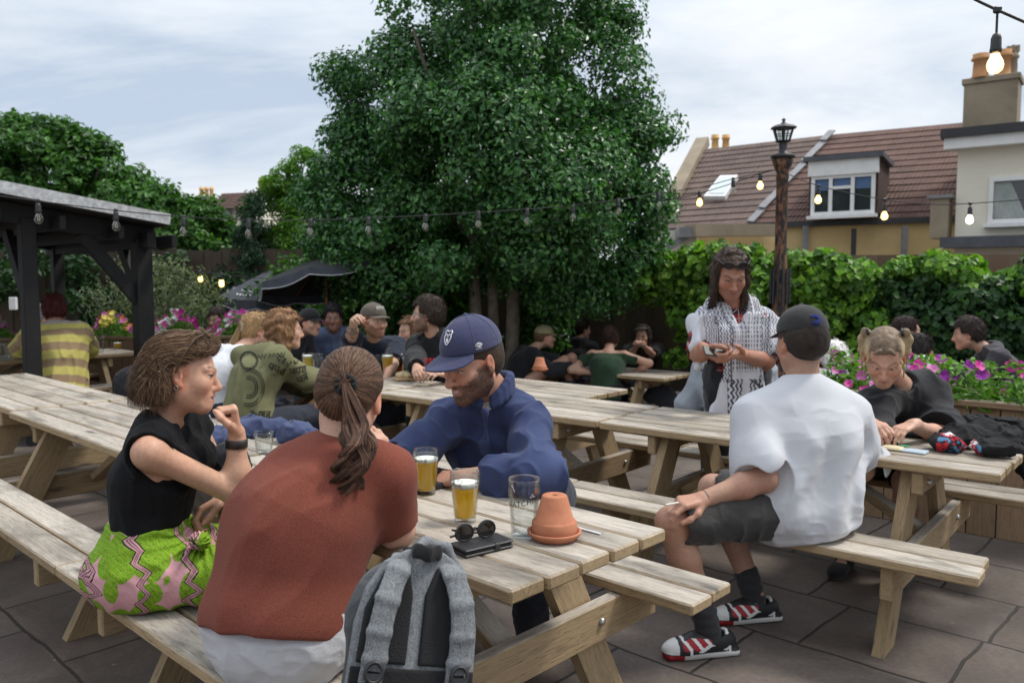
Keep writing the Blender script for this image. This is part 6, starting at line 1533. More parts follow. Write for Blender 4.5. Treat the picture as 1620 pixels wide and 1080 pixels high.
# ================================================================ 3 man in the navy cap
def m1():
    hip = np.array([.06, 3.40, .545]); e = newperson('bearded man in a navy cap and navy sweatshirt leaning on the table', hip)
    J = pose(hip, rad(-156), .30, 0, 1.08, hyaw=rad(24), hpitch=rad(-17), dim=dict(hipw=.165, waw=.165, chw=.172, dep=.120, shw=.185, spine=.50), spread=.2)
    J['nb'] = at(778, 612, 3.06); J['mid'] = at(792, 738, 3.22); J['chest'] = at(780, 678, 3.14); J['spd'] = unit(J['nb'] - J['mid'])
    J['shL'] = at(838, 676, 3.02); J['shR'] = at(706, 672, 3.08); J['lat'] = unit(J['shR'] - J['shL']); J['fr'] = unit(np.cross(UP, J['lat'])); J['fr'] = J['fr'] if J['fr'] @ J['F'] > 0 else -J['fr']
    J['elL'] = at(852, 752, 2.74); J['wrL'] = at(730, 757, 2.82); J['elR'] = at(662, 704, 2.97); J['wrR'] = at(612, 744, 2.88)
    H = Head(at(747, 573, 2.94), J['hf'], J['hu'], 1.13, False, gaze=(-.3, -1.1), openness=.30, beard=((.026, .015, .010), .96), brow=(.035, .022, .016), lip=(.40, .16, .13), smile=.85, mouth=.004, cheek=.15, wide=1.0)
    hd = {'L': dict(d=at(655, 758, 2.92) - at(730, 757, 2.82), n=np.array([-.1, .45, -.8]), curls=[.35, .4, .45, .5], ts=-1, sc=1.05, tc=.3), 'R': dict(curl=.4, sc=1.05)}
    body(e, J, H, (.50, .27, .185), .0036, hands=hd, neckr=.062, armr=(.055, .050, .047, .031), hs=1.02)
    k = NT('faded_navy_fleece'); v = k.coord('Object'); n = k.noise(v, 5, 5, .6); f_ = k.noise(v, 700, 2)
    k.base(k.ramp(n, [(.3, (.030, .042, .105)), (.7, (.050, .068, .150))])); k.set(Roughness=.92, Sheen_Weight=.08, Specular_IOR_Level=.2); k.bump(f_, .25, .0015)
    fr = J['fr']
    def coll(S_):
        c0 = J['nb'] + UP * .005
        for a in np.linspace(0, 2 * PI, 13)[:-1]:
            d = J['lat'] * math.cos(a) * .072 + fr * (math.sin(a) * .066 + .012); up_ = .05 - .055 * max(0, math.sin(a)) ** 2
            S_.cone(c0 + d - UP * .03 - UP * .035 * max(0, math.sin(a)), c0 + d * 1.10 + UP * up_, .016, .013, .02)
    def cu(S_): pass
    def neckcut(P): return np.full(len(P), -1, f32)
    cf = J['chest'] + fr * .155
    def ex(S_):
        a0 = J['nb'] + fr * .118 - UP * .075; a1 = J['mid'] * .35 + J['chest'] * .65 + fr * .165; S_.cone(a0, a1, .014, .014, .012)
        for kk in range(2):
            for q, pt in (('L', J['elL'] * .55 + J['wrL'] * .45), ): pass
    top(e, J, k.m, .004, (1.50, 1.42), g=.014, hem=.06, neck=.060, fold=(.018, 8), flare=.010, name='sweatshirt', shr=.058, armr=(.058, .053, .048, .038), extra=ex, necko=J['nb'] + fr * .030 + UP * .006, k=.03, deep=.012, stretch=1.6)
    ring_collar(e, J, k.m, .004, .076, .055, .011, .30)
    S_ = S(); S_.cone(J['nb'] - UP * .03, J['nb'] + fr * .03 + UP * .005, .070, .066, .03); S_.cone(J['nb'] + UP * .03 + fr * .04, J['nb'] + UP * .3 + fr * .04, .062, .09, .01, 's'); job('undershirt', S_, .004, CL('white_cotton', (.72, .72, .72)), e)
    bottoms(e, J, CL('dark_jeans', (.03, .035, .05)), .008, 2.0, name='jeans')
    hair_short(e, H, ((.035, .02, .013), (.06, .038, .025)), .004, .004, -.05, .0, mess=.002, name='cropped_hair')
    nv = mat_cloth('navy_cap_cotton', (.050, .055, .115), .10, 900, .9, .3)
    cap(e, H, nv, .0036, True, 1, rad(4), z0=.052, bl=.100, drop=.13, th=.010, bw=.088)
    # seams, button and stitched badges on the cap
    kk = H.s; Rb = H.R @ np.array(Matrix.Rotation(rad(4), 3, 'X')); cc = H.w(0, -.012, .052)
    def oncap(az, el, off=.0015): 
        d = np.array([math.cos(el) * math.sin(az), math.cos(el) * math.cos(az), math.sin(el)]); r = 1 / math.sqrt((d[0] / .088) ** 2 + (d[1] / .110) ** 2 + (d[2] / .104) ** 2); return cc + Rb @ (d * (r + off) * kk)
    mb = MB()
    for az in (0, PI / 3, 2 * PI / 3, PI, -PI / 3, -2 * PI / 3): mb.tube([oncap(az, el, .0002) for el in np.linspace(.04, 1.5, 12)], .0010, 4)
    wparent(mb.build('cap_seam', mat_cloth('cap_stitching', (.10, .105, .17))), e)
    wt = CL('white_thread', (.80, .80, .82)); mb = MB(); az0, el0, sc = -.12, .50, .30   # generic white animal head badge: outline with two ears
    def bpt(x, y): return oncap(az0 + x * sc * 1.0, el0 + y * sc, .0018)
    out = [(-.42, .42), (-.55, .62), (-.42, .82), (-.20, .74), (0, .70), (.20, .74), (.42, .82), (.55, .62), (.42, .42), (.46, .1), (.30, -.30), (.12, -.58), (0, -.64), (-.12, -.58), (-.30, -.30), (-.46, .1), (-.42, .42)]
    mb.tube([bpt(*q) for q in out], .0022, 5)
    mb.add([bpt(*q) for q in ((-.14, .02), (.14, .02), (.16, -.30), (0, -.46), (-.16, -.30))], [(0, 1, 2, 3, 4)]); mb.add([bpt(*q) for q in ((-.30, .42), (-.10, .52), (-.16, .24))], [(0, 1, 2)]); mb.add([bpt(*q) for q in ((.30, .42), (.10, .52), (.16, .24))], [(0, 1, 2)])
    for x in (-1, 1): mb.tube([bpt(x * .12, .40), bpt(x * .06, .14)], .0014, 4)
    wparent(mb.build('cap_badge', wt), e)
    mb = MB(); az0, el0, sc = -1.18, .20, .17
    for s_ in (1.0, .5): mb.tube([bpt(*q) for q in ((-.8 * s_, 0), (-.3 * s_, .33 * s_), (0, .42 * s_), (.3 * s_, .33 * s_), (.8 * s_, 0), (.3 * s_, -.33 * s_), (0, -.42 * s_), (-.3 * s_, -.33 * s_), (-.8 * s_, 0))], .0016, 4)
    for i in range(5): mb.tube([bpt(-.55 + i * .27, -.62), bpt(-.45 + i * .27, -.62), bpt(-.45 + i * .27, -.85), bpt(-.55 + i * .27, -.85)][: 3 + i % 2], .0012, 4)
    wparent(mb.build('cap_side_logo', wt), e)
m1()

# ================================================================ 4 man in the white T-shirt
def m2():
    hip = np.array([1.21, 3.25, .545]); e = newperson('man in a baggy white T-shirt, dark cap and shorts seen from behind holding a cigarette', hip)
    J = pose(hip, rad(-20), .05, 0, 1.07, hyaw=rad(6), hpitch=rad(-5), dim=dict(hipw=.165, waw=.162, chw=.180, dep=.125, shw=.190, spine=.50))
    J['nb'] = at(1268, 600, 3.27); J['chest'] = J['mid'] * .45 + J['nb'] * .55; J['spd'] = unit(J['nb'] - J['mid'])
    J['shL'] = at(1198, 662, 3.22); J['shR'] = at(1338, 658, 3.36); J['lat'] = unit(J['shR'] - J['shL']); J['fr'] = -unit(np.cross(J['lat'], UP)) ; J['fr'] = J['fr'] if J['fr'] @ J['F'] > 0 else -J['fr']
    J['elL'] = at(1208, 757, 3.08); J['wrL'] = at(1112, 790, 3.02); J['elR'] = at(1362, 742, 3.42); J['wrR'] = np.array([1.33, 3.75, .78])
    J['hpL'] = hip + np.array([-.03, -.08, .0]); J['hpR'] = hip + np.array([-.03, .09, 0]); J['knL'] = at(1062, 826, 3.02); J['knR'] = np.array([.88, 3.50, .545]); J['anL'] = at(1124, 1000, 3.06); J['anR'] = at(1196, 948, 3.38); J['F2'] = J['F']
    J['ftL'] = np.array([-.93, -.15, 0]); J['ftR'] = np.array([-.93, -.15, 0]); J['anL'][2] = .10; J['anR'][2] = .10
    H = Head(at(1267, 541, 3.30), J['hf'], J['hu'], 1.07, False)
    hd = {'L': dict(d=at(1068, 796, 2.98) - J['wrL'], n=np.array([-.35, .1, -.9]), curls=[.42, .55, .62, .68], ts=1, sc=1.08, tc=.5), 'R': dict(curl=.4, sc=1.05)}
    body(e, J, H, (.43, .235, .16), .004, hands=hd, neckr=.060, armr=(.052, .046, .043, .029))
    k = NT('white_cotton_jersey'); v = k.coord('Object'); k.base((.54, .55, .58)); k.set(Roughness=.9, Sheen_Weight=.1, Specular_IOR_Level=.2); k.bump(k.noise(v, 600, 2), .15, .001)
    low = hip + np.array([-.08, -.06, -.03])
    def ex(S_):
        S_.slab(low + UP * .02, J['mid'], .215, .185, .175, .150, J['Rt'], .08); S_.cone(at(1195, 800, 3.10), at(1225, 690, 3.18), .055, .05, .08)
    def fold(P):
        q = P - J['nb'].astype(f32); lt = q @ J['lat'].astype(f32); z = -q[:, 2]
        v1 = .017 * np.sin(lt * 34 + z * 6 + 2.2 * vnoise(P * 5)) * smooth(.12, .30, z) * smooth(.75, .4, z)
        return v1 + .004 * ridge(P, 7, unit(J['spd'] + J['lat'] * .4), 2.2, 3.1) * smooth(.1, .25, z) + .005 * ridge(P, 10, J['lat'], 2.0, 9.1) * smooth(.38, .52, z) + .002 * ridge(P, 9, None, 1, 2) * smooth(.02, .1, z)
    S_ = top(e, J, k.m, .004, (.80, .80), g=.026, hem=.06, neck=.068, fold=(0, 1), flare=.034, name='t_shirt', shr=.064, armr=(.058, .060, .05, .03), extra=lambda S_: (ex(S_), S_.disp(fold))[0], necko=J['nb'] + J['fr'] * .015 + UP * .022, hempl=unit(np.array([.15, 0, -1])), k=.06)
    bk = mat_cloth('dark_grey_shorts', (.045, .042, .040), .15, 600, .85, .3)
    S_ = S(); S_.ell(hip + UP * .0, (.17, .15, .10), None, .05)
    for q, t in (('L', .90), ('R', .85)):
        p1 = J['hp' + q] + (J['kn' + q] - J['hp' + q]) * t; S_.cone(J['hp' + q], p1, .105, .092, .05); open_end(S_, p1, unit(J['kn' + q] - J['hp' + q]), .092)
    S_.disp(lambda P: .007 * ridge(P, 10, None, 1, 5)); job('shorts', S_, .0045, bk, e)
    sk_ = CL('dark_grey_sock', (.035, .035, .038))
    for q in 'LR':
        S_ = S(); a = J['an' + q]; ax = unit(J['kn' + q] - a); S_.cone(a - UP * .03, a + ax * .10, .045, .052, .02); S_.disp(lambda P: .002 * np.sin(P[:, 2] * 160)); job('sock', S_, .004, sk_, e)
        shoe_detailed(e, a, J['ft' + q])
    hair_short(e, H, ((.02, .014, .011), (.04, .028, .02)), .005, .008, -.055, .0, mess=.004, name='cropped_hair')
    cap(e, H, CL('washed_black_cap', (.030, .029, .029)), .0042, True, 1, rad(-2), z0=.046, bl=.075, th=.004)
    kk = H.s; cc = H.w(0, -.012, .046)
    def oncap(az, el, off): d = np.array([math.cos(el) * math.sin(az), math.cos(el) * math.cos(az), math.sin(el)]); r = 1 / math.sqrt((d[0] / .088) ** 2 + (d[1] / .110) ** 2 + (d[2] / .096) ** 2); return cc + H.R @ (d * (r + off) * kk)
    mb = MB(); 
    for r_ in (.16, .10): mb.tube([oncap(PI + .12 + r_ * 1.2 * math.cos(t), .34 + r_ * math.sin(t), .001) for t in np.linspace(.7, 5.6, 14)], .0045, 5)
    wparent(mb.build('cap_logo', CL('blue_thread', (.015, .025, .16))), e)
    mb = MB(); ax = unit(J['wrL'] - J['elL']); Rw = np.stack([unit(np.cross(ax, [0, 1, .2])), np.cross(ax, unit(np.cross(ax, [0, 1, .2]))), ax], 1); mb.lathe([(.0325, -.003), (.0345, 0), (.0325, .003), (.031, 0)], J['wrL'] - ax * .012, 20, R=Rw); wparent(mb.build('bracelet', M['black_plastic']), e)
    mb = MB(); tp = at(1062, 797, 2.955); mb.tube([tp + np.array([.03, .02, .0]), tp + np.array([-.022, -.005, -.002])], .0042, 10); ci = mb.build('cigarette', CL('cigarette_paper', (.75, .72, .66))); tag(ci, 'white cigarette between the fingers of the man in the white T-shirt', 'cigarette')
    return J
def shoe_detailed(e, an, f):
    f = unit(np.array([f[0], f[1], 0])); b = np.array([an[0], an[1], 0.0]) - f * .01; r = np.array([f[1], -f[0], 0]); R = np.stack([r, f, UP], 1); s = 1.06
    root = None
    def col(V):
        q = (V - b.astype(f32)) @ R.astype(f32); x, y, z = q[:, 0], q[:, 1], q[:, 2]; C = np.tile(np.array([.016, .016, .018], f32), (len(V), 1))
        toe = y > .150; C[toe & (z > .03)] = (.70, .69, .67)
        pan = (y > .02) & (y < .135) & (z > .038 + (y - .02) * .06) & (z < .085); C[pan] = (.34, .012, .02)
        st = pan & (np.abs(((y * 1.0 - z * .8) % .044) - .022) < .008); C[st] = (.72, .71, .70)
        wv = (z < .052 + .012 * np.sin(y * 60)) & (y > -.06) & (y < .11) & (z > .026); C[wv] = (.70, .69, .67); C[(z < .046 + .012 * np.sin(y * 60 + .9)) & (y > -.05) & (y < .10) & (z > .030)] = (.016, .016, .018)
        C[z < .026] = (.62, .61, .58); C[(z < .026) & (y > .13)] = (.30, .012, .02); C[(np.abs(x) < .026) & (y > .03) & (y < .125) & (z > .07)] = (.02, .02, .022)
        C[(z > .092) & (y < .03)] = (.70, .69, .67); C[(y < -.055) & (z > .05)] = (.016, .016, .018); return C
    S_ = S(); S_.ell(b - f * .018 + UP * .05, (.041 * s, .072 * s, .058 * s), R, .02); S_.ell(b + f * .095 * s + UP * .036, (.049 * s, .100 * s, .043 * s), R, .03); S_.cone(b + f * .03 + UP * .07, b + f * .075 + UP * .062, .040, .036, .03)
    S_.slab(b - f * .08 * s + UP * .018, b + f * .17 * s + UP * .018, .040, .040, .022, .022, r, .01); S_.cone(b - f * .005 + UP * .105, b + UP * .16, .042, .05, .008, 's'); S_.plane((0, 0, .003), (0, 0, -1)); S_.plane(b + UP * .112 + f * .0, unit(UP - f * .15), .004)
    job('shoe', S_, .0034, mat_attr('trainer_leather', .5, .1, 200), e, col)
m2()
# ================================================================ 5 standing man with the black and white scarf
def m3():
    e = newperson('standing long haired man in a black and white checked scarf looking at his phone', (1.3, 4.8))
    hip = at(1166, 588, 4.76); hip[2] = .90; J = pose(hip, rad(-172), .10, 0, 1.04, hyaw=rad(-6), hpitch=rad(-26), stand=True, dim=dict(dep=.115, hipw=.155, waw=.155, chw=.170))
    J['nb'] = at(1160, 484, 4.72); J['mid'] = hip * .55 + J['nb'] * .45; J['chest'] = hip * .27 + J['nb'] * .73; J['spd'] = unit(J['nb'] - J['mid'])
    J['shR'] = at(1112, 515, 4.68); J['shL'] = at(1208, 515, 4.72); J['lat'] = unit(J['shR'] - J['shL']); J['fr'] = unit(np.cross(UP, J['lat'])); J['fr'] = J['fr'] if J['fr'] @ J['F'] > 0 else -J['fr']
    J['elR'] = at(1109, 578, 4.52); J['wrR'] = at(1119, 578, 4.32); J['elR'] = at(1106, 560, 4.55); J['wrR'] = at(1117, 553, 4.36); J['elL'] = at(1212, 570, 4.60); J['wrL'] = at(1172, 561, 4.40)
    H = Head(at(1156, 434, 4.60), J['hf'], J['hu'], 1.10, False, gaze=(0, -1.2), openness=.15, brow=(.03, .02, .015), lip=(.36, .16, .13), beard=((.14, .075, .05), .40), wide=.92, cheek=.2)
    hd = {'R': dict(d=at(1140, 570, 4.28) - J['wrR'], n=np.array([.55, .3, .6]), curl=.55, ts=1, sc=1.08), 'L': dict(d=at(1143, 566, 4.30) - J['wrL'], n=np.array([-.4, -.2, .9]), curl=.40, ts=-1, sc=1.08, tc=.6)}
    body(e, J, H, (.40, .19, .125), .0055, hands=hd, armr=(.052, .045, .042, .030))
    pl = NT('red_plaid'); v = pl.coord('Object'); sx = pl.new('ShaderNodeSeparateXYZ'); pl.l(v, sx.inputs[0])
    def stripe(ch, per, w_, ph=0.0): return pl.math('LESS_THAN', pl.math('PINGPONG', pl.math('ADD', sx.outputs[ch], ph), per / 2), w_)
    c = pl.mix(stripe(2, .075, .013), (.26, .018, .022), (.03, .012, .02)); c = pl.mix(stripe(0, .075, .013, .02), c, (.03, .012, .02)); c = pl.mix(stripe(2, .075, .002, .0375), c, (.45, .35, .30)); c = pl.mix(stripe(0, .075, .002, .055), c, (.45, .35, .30))
    pl.base(c); pl.set(Roughness=.9)
    top(e, J, pl.m, .006, (.95, .95), g=.016, hem=.20, neck=.070, fold=(.006, 10), name='plaid_shirt', flare=.016)
    bottoms(e, J, CL('faded_black_jeans', (.035, .035, .04)), .009, 2.0, name='jeans')
    # scarf: cape over the shoulders and two hanging ends, pattern from cloth coordinates
    fr, lat = J['fr'], J['lat']; c0 = J['nb']
    S_ = S()
    for sg, q in ((1, 'R'), (-1, 'L')):
        S_.cone(c0 + lat * sg * .05 + UP * .015 - fr * .02, J['sh' + q] + lat * sg * .035 + UP * .01, .060, .064, .06); S_.slab(J['sh' + q] + lat * sg * .02 + fr * .03, J['sh' + q] * .25 + J['el' + q] * .75 + lat * sg * .04 + fr * .04, .050, .036, .066, .070, lat, .05)
        S_.cone(c0 + lat * sg * .075 + UP * .01, c0 + lat * sg * .068 + fr * .15 - UP * .16, .048, .052, .05); S_.cone(c0 + lat * sg * .068 + fr * .15 - UP * .16, c0 + lat * sg * .040 + fr * .165 - UP * .40, .058, .052, .05)
        S_.slab(c0 + lat * sg * .10 + fr * .12 - UP * .14, J['sh' + q] * .5 + J['chest'] * .5 + fr * .16 - UP * .14, .075, .05, .03, .02, lat, .06)
    S_.slab(c0 - fr * .06 - UP * .02, J['chest'] - fr * .10 - UP * .10, .15, .17, .05, .05, lat, .08)
    S_.slab(c0 + lat * .045 + fr * .18 - UP * .36, at(1141, 668, 4.50), .060, .085, .024, .022, lat, .03); S_.slab(c0 - lat * .045 + fr * .18 - UP * .36, at(1186, 674, 4.52), .065, .095, .024, .022, lat, .03)
    S_.slab(at(1118, 500, 4.55), at(1130, 560, 4.54), .045, .03, .016, .014, lat, .05); S_.slab(at(1196, 500, 4.55), at(1192, 555, 4.52), .085, .03, .02, .016, lat, .05)
    S_.slab(J['shL'] + UP * .02, at(1217, 548, 4.60), .06, .030, .030, .018, fr, .05); S_.slab(J['shR'] + UP * .02, at(1104, 580, 4.54), .06, .030, .030, .018, fr, .05)
    S_.cone(H.w(0, .0, -.05), c0 + fr * .12 + UP * .0, .068, .066, .02, 's')
    S_.disp(lambda P: .006 * np.sin(((P - c0.astype(f32)) @ lat.astype(f32)) * 90 + 3 * vnoise(P * 7)) + .004 * ridge(P, 10, UP, 2.5, 3))
    def scol(V):
        w = V - c0.astype(f32); u_ = w @ lat.astype(f32); f_ = w @ fr.astype(f32); z = w[:, 2]; a = np.abs(u_)
        arc = np.clip(a - .155, 0, 1); C = np.tile(np.array([.58, .58, .62], f32), (len(V), 1))
        d = a + .16 * np.clip(-z - .0, 0, .12); t = -z
        zig = np.abs(((t * 34) % 1.0) - .5); wav = (((d * 62 + zig * 1.1) % 1.0) < .40)
        m1 = (d > .105) & (d < .175) & (t < .42) & wav & (f_ > -.02); C[m1] = (.075, .075, .095)
        grid = (np.abs(((d * 60) % 1) - .5) < .17) & (np.abs(((t * 40) % 1) - .5) < .34); m2 = (d > .02) & (d < .098) & (t < .36) & grid & (f_ > .0); C[m2] = (.10, .10, .12)
        st = ((np.abs(d - .101) < .004) | (np.abs(d - .172) < .003) | (np.abs(d - .182) < .002)) & (t < .45); C[st] = (.12, .12, .14); wv2 = (d > .190) & (d < .245) & (t < .42) & wav; C[wv2] = (.16, .16, .19)
        low = t > .40; zg2 = (((u_ * 38 + np.abs(((t * 24) % 1) - .5) * 1.2) % 1) < .45); m3_ = low & (a < .105) & (a > .02) & zg2 & (t < .66); C[m3_] = (.04, .04, .055)
        bar = low & (np.abs(((t + u_ * .6) * 9) % 1 - .5) < .06) & (u_ < 0); C[bar] = (.05, .05, .06)
        back = f_ < -.03; gb = (np.abs(((u_ * 30) % 1) - .5) < .18) & (np.abs(((t * 30) % 1) - .5) < .36); C[back & gb] = (.05, .05, .06)
        return C
    job('checked_scarf', S_, .0045, mat_attr('scarf_cotton', .9, .25, 400), e, scol)
    # hair: parted in the middle, falling onto the shoulders
    hair_long(e, H, ((.028, .017, .012), (.075, .045, .03)), .0055, thick=.012, drop=.22, backw=.075, front=True, sidez=-.20, wave=.006)
    eyeglasses(e, H, M['black_plastic'], 'sunglasses', True, .088, -.012, 1.12, M['black_plastic'])
    mb = MB(); mb.tube([H.w(.05 * math.sin(t), .02 + .055 * math.cos(t), -.165 - .02 * math.cos(t)) for t in np.linspace(-1.9, 1.9, 12)], .0025, 5); wparent(mb.build('necklace', M['steel']), e)
    pc = at(1134, 557, 4.29); R = np.stack([unit(np.array([1, .1, -.18])), unit(np.array([-.1, .8, .6])), [0, 0, 1]], 1); R[:, 2] = np.cross(R[:, 0], R[:, 1])
    mb = MB(); mb.box((0, 0, 0), (.15, .075, .010), None, 0, .004); o = mb.build('mobile_phone', M['black_plastic']); o.matrix_world = Matrix.Translation(Vector(pc)) @ Matrix([list(r) for r in R]).to_4x4(); tag(o, 'dark mobile phone held by the man in the checked scarf', 'phone')
m3()

# ================================================================ 6 young woman with bunches looking down
def w3():
    hip = tb(.62, .98, .535); e = newperson('young woman with blonde streaked bunches in a loose black T-shirt looking down', hip)
    J = pose(hip, rad(-142), .34, 0, .98, hyaw=rad(-14), hpitch=rad(-35), dim=dict(waw=.155, chw=.17, dep=.11), lh=at(1500, 690, 3.75), rh=at(1436, 672, 3.60))
    J['nb'] = at(1426, 606, 3.86); J['mid'] = hip * .5 + J['nb'] * .5 + np.array([.06, .03, .02]); J['chest'] = J['mid'] * .4 + J['nb'] * .6; J['spd'] = unit(J['nb'] - J['mid'])
    J['shR'] = at(1384, 640, 3.80); J['shL'] = at(1473, 634, 3.92); J['lat'] = unit(J['shR'] - J['shL']); J['fr'] = unit(np.cross(UP, J['lat'])); J['fr'] = J['fr'] if J['fr'] @ J['F'] > 0 else -J['fr']
    J['elL'] = at(1492, 692, 3.72); J['wrL'] = at(1444, 672, 3.58); J['elR'] = at(1378, 700, 3.62); J['wrR'] = at(1374, 668, 3.46)
    H = Head(at(1399, 564, 3.72), J['hf'], J['hu'], 1.06, True, gaze=(0, -1.2), openness=.12, brow=(.12, .08, .05), lip=(.50, .22, .18), cheek=.25)
    body(e, J, H, SKIN_PALE, .0052, hands={'L': dict(d=at(1412, 684, 3.52) - J['wrL'], n=np.array([-.2, 0, -1.]), curl=.35, ts=-1, sc=.92), 'R': dict(curl=.6, sc=.92)}, neckr=.048)
    top(e, J, CL('black_tee', (.012, .012, .014)), .006, (1.05, 1.0), g=.028, hem=.05, neck=.066, fold=(.010, 8), flare=.036, name='t_shirt', necko=J['nb'] + J['fr'] * .03)
    bottoms(e, J, CL('black_shorts', (.02, .02, .022)), .009, .9, name='shorts')
    for q in 'LR': shoe(e, J['an' + q], J['F'], CL('black_shoe', (.014, .014, .015)), .007)
    S_ = S(); kk = H.s; S_.ell(H.w(0, -.016, .038), np.array((.081, .105, .088)) * kk, H.R, .02)
    for x in (-1, 1):
        S_.chain([H.w(x * .060, -.040, .100), H.w(x * .080, -.052, .098), H.w(x * .092, -.055, .055), H.w(x * .090, -.040, .0), H.w(x * .086, -.02, -.045)], [.009, .014, .017, .016, .009], .015)
        S_.chain([H.w(x * .020, .074, .092), H.w(x * .052, .076, .058), H.w(x * .072, .062, .0), H.w(x * .076, .05, -.07)], [.008, .010, .011, .006], .01)
    S_.disp(lambda P: .004 * fbm(H.loc(P) * np.array([80, 60, 24], f32), 3))
    def cut(P):
        q = H.loc(P); x, y, z = np.abs(q[:, 0]), q[:, 1], q[:, 2]; return np.maximum(np.minimum(np.minimum(y - .060 + x * .30, .072 - z), .058 - x), np.minimum(np.minimum(y + .004, .02 - z), .075 - x)) * kk
    S_.cutfn(cut, .005)
    def hc(V):
        q = H.loc(V); n = np.clip(.5 + .8 * fbm(q * np.array([60, 60, 14], f32), 3), 0, 1)[:, None]; base = np.array([.15, .105, .07], f32); bl = np.array([.58, .45, .26], f32)
        m = np.clip(smooth(.045, .075, np.abs(q[:, 0])) * smooth(.13, .06, q[:, 2]) + .9 * (q[:, 1] > .045) * (np.abs(q[:, 0]) > .03) * (q[:, 2] < .06), 0, 1)[:, None] * (.45 + .55 * n); return base * (.7 + n) * (1 - m) + bl * m
    job('tied_hair', S_, .005, M['hair_a'], e, hc)
    for x in (-1, 1):
        mb = MB(); mb.tube([H.w(x * .068 + .004 * math.sin(t), -.045 + .013 * math.cos(t), .101 + .013 * math.sin(t)) for t in np.linspace(0, 6.3, 12)], .006, 6); wparent(mb.build('hair_tie', M['black_plastic']), e)
    mb = MB(); mb.tube([H.w(-.08, .02, -.045), H.w(-.08, .02, -.055)], .004, 6); wparent(mb.build('earring', M['steel']), e)
w3()

# ================================================================ people further back
def bg(label, px, py, Y, yaw, skin, topc, hair, hs='short', vox=.011, s=1.0, hyaw=0, hpitch=-.05, lh=None, rh=None, sleeve=(1.9, 1.9), botc=(.03, .035, .05), capc=None, fem=False, g=.018, color=None, mat=None, beard=None, seat=BZ, knees=None, feet=None, fold=(.010, 8), hem=.07, side=0.0, neck=.068, lpole=None, rpole=None, tat=None, twist=0.0, brow=None, after=None, capbrim=1, extra=None, toplabel=None, gaze=(0, 0), dim=None, hips=None, drop=.2, flare=.01, name='top', cuts=None):
    hc = at(px, py, Y); yw = rad(yaw); F = np.array([math.sin(yw), math.cos(yw), 0]); z0 = gz(hc[0], hc[1]) + seat + .10; dz = hc[2] - .165 * s - z0
    sp = .50 * s; lean = math.acos(min(max(dz / sp, .55), .995)); sc = dz / (sp * math.cos(lean)) if dz > sp else 1.0
    off = F * (sp * math.sin(lean) + .05); hip = np.array([hc[0], hc[1], 0]) - off; hip[2] = z0 if hips is None else hips
    e = newperson(label, hip); J = pose(hip, yw, lean, side, s, twist, rad(hyaw), hpitch, 0, lh, rh, lpole, rpole, knees=knees, feet=feet, dim=dim)
    d = hc - J['hc'];
    for k in ('nb', 'chest', 'shL', 'shR', 'mid'): J[k] = J[k] + d * {'nb': 1, 'chest': .7, 'mid': .3}.get(k, 1)
    for k, sg in (('L', -1), ('R', 1)):
        tg = J['wr' + k]; pl = (lpole if k == 'L' else rpole); pl = J['Rt'] * sg * .6 - UP * .8 - F * .25 if pl is None else pl
        J['el' + k], J['wr' + k] = ik(J['sh' + k], tg, J['D']['up'], J['D']['fo'], pl); J['hd' + k] = unit(J['wr' + k] - J['el' + k])
    J['spd'] = unit(J['nb'] - J['mid']); J['hc'] = hc
    H = Head(hc, J['hf'], J['hu'], 1.05 * s, fem, beard=beard, brow=brow or tuple(x * .7 for x in hair), openness=.8, gaze=gaze)
    bv = max(.007, vox * .8); body(e, J, H, skin, bv, tat=(lambda V, C: tat(V, C, J)) if tat else None)
    m = mat or CL(label[:40] + ' cloth', topc)
    if callable(color): col = lambda V: color(V, J, H)
    else: col = None
    top(e, J, m, vox, sleeve, g=g, hem=hem, neck=neck, fold=fold, flare=flare, color=col, extra=(lambda S_: extra(S_, J, H)) if extra else None, name=name, cuts=(lambda S_: cuts(S_, J)) if cuts else None)
    bottoms(e, J, CL('bg trousers %s' % (botc,), botc), vox * 1.2, 2.0)
    if capc: cap(e, H, CL('bg cap %s' % (capc,), capc), vox * .7, True, capbrim); hair_short(e, H, hair, vox, .008, -.05, 0, name='cropped_hair')
    elif hs == 'short': hair_short(e, H, hair, vox * .8, .014, -.045, .010, mess=.010)
    elif hs == 'crop': hair_short(e, H, hair, vox * .8, .006, -.045, .004, mess=.004)
    elif hs == 'long': hair_long(e, H, hair, vox * .8, drop=drop)
    elif hs == 'bun':
        hair_short(e, H, hair, vox * .8, .008, -.05, .004); S_ = S(); S_.ell(H.w(0, -.11, .02), np.array((.04, .035, .04)) * s, H.R); S_.disp(lambda P: .004 * vnoise(P * 60)); job('hair_bun', S_, vox * .7, M['hair_a'], e, haircol(hair))
    if after: after(e, J, H)
    return e, J, H

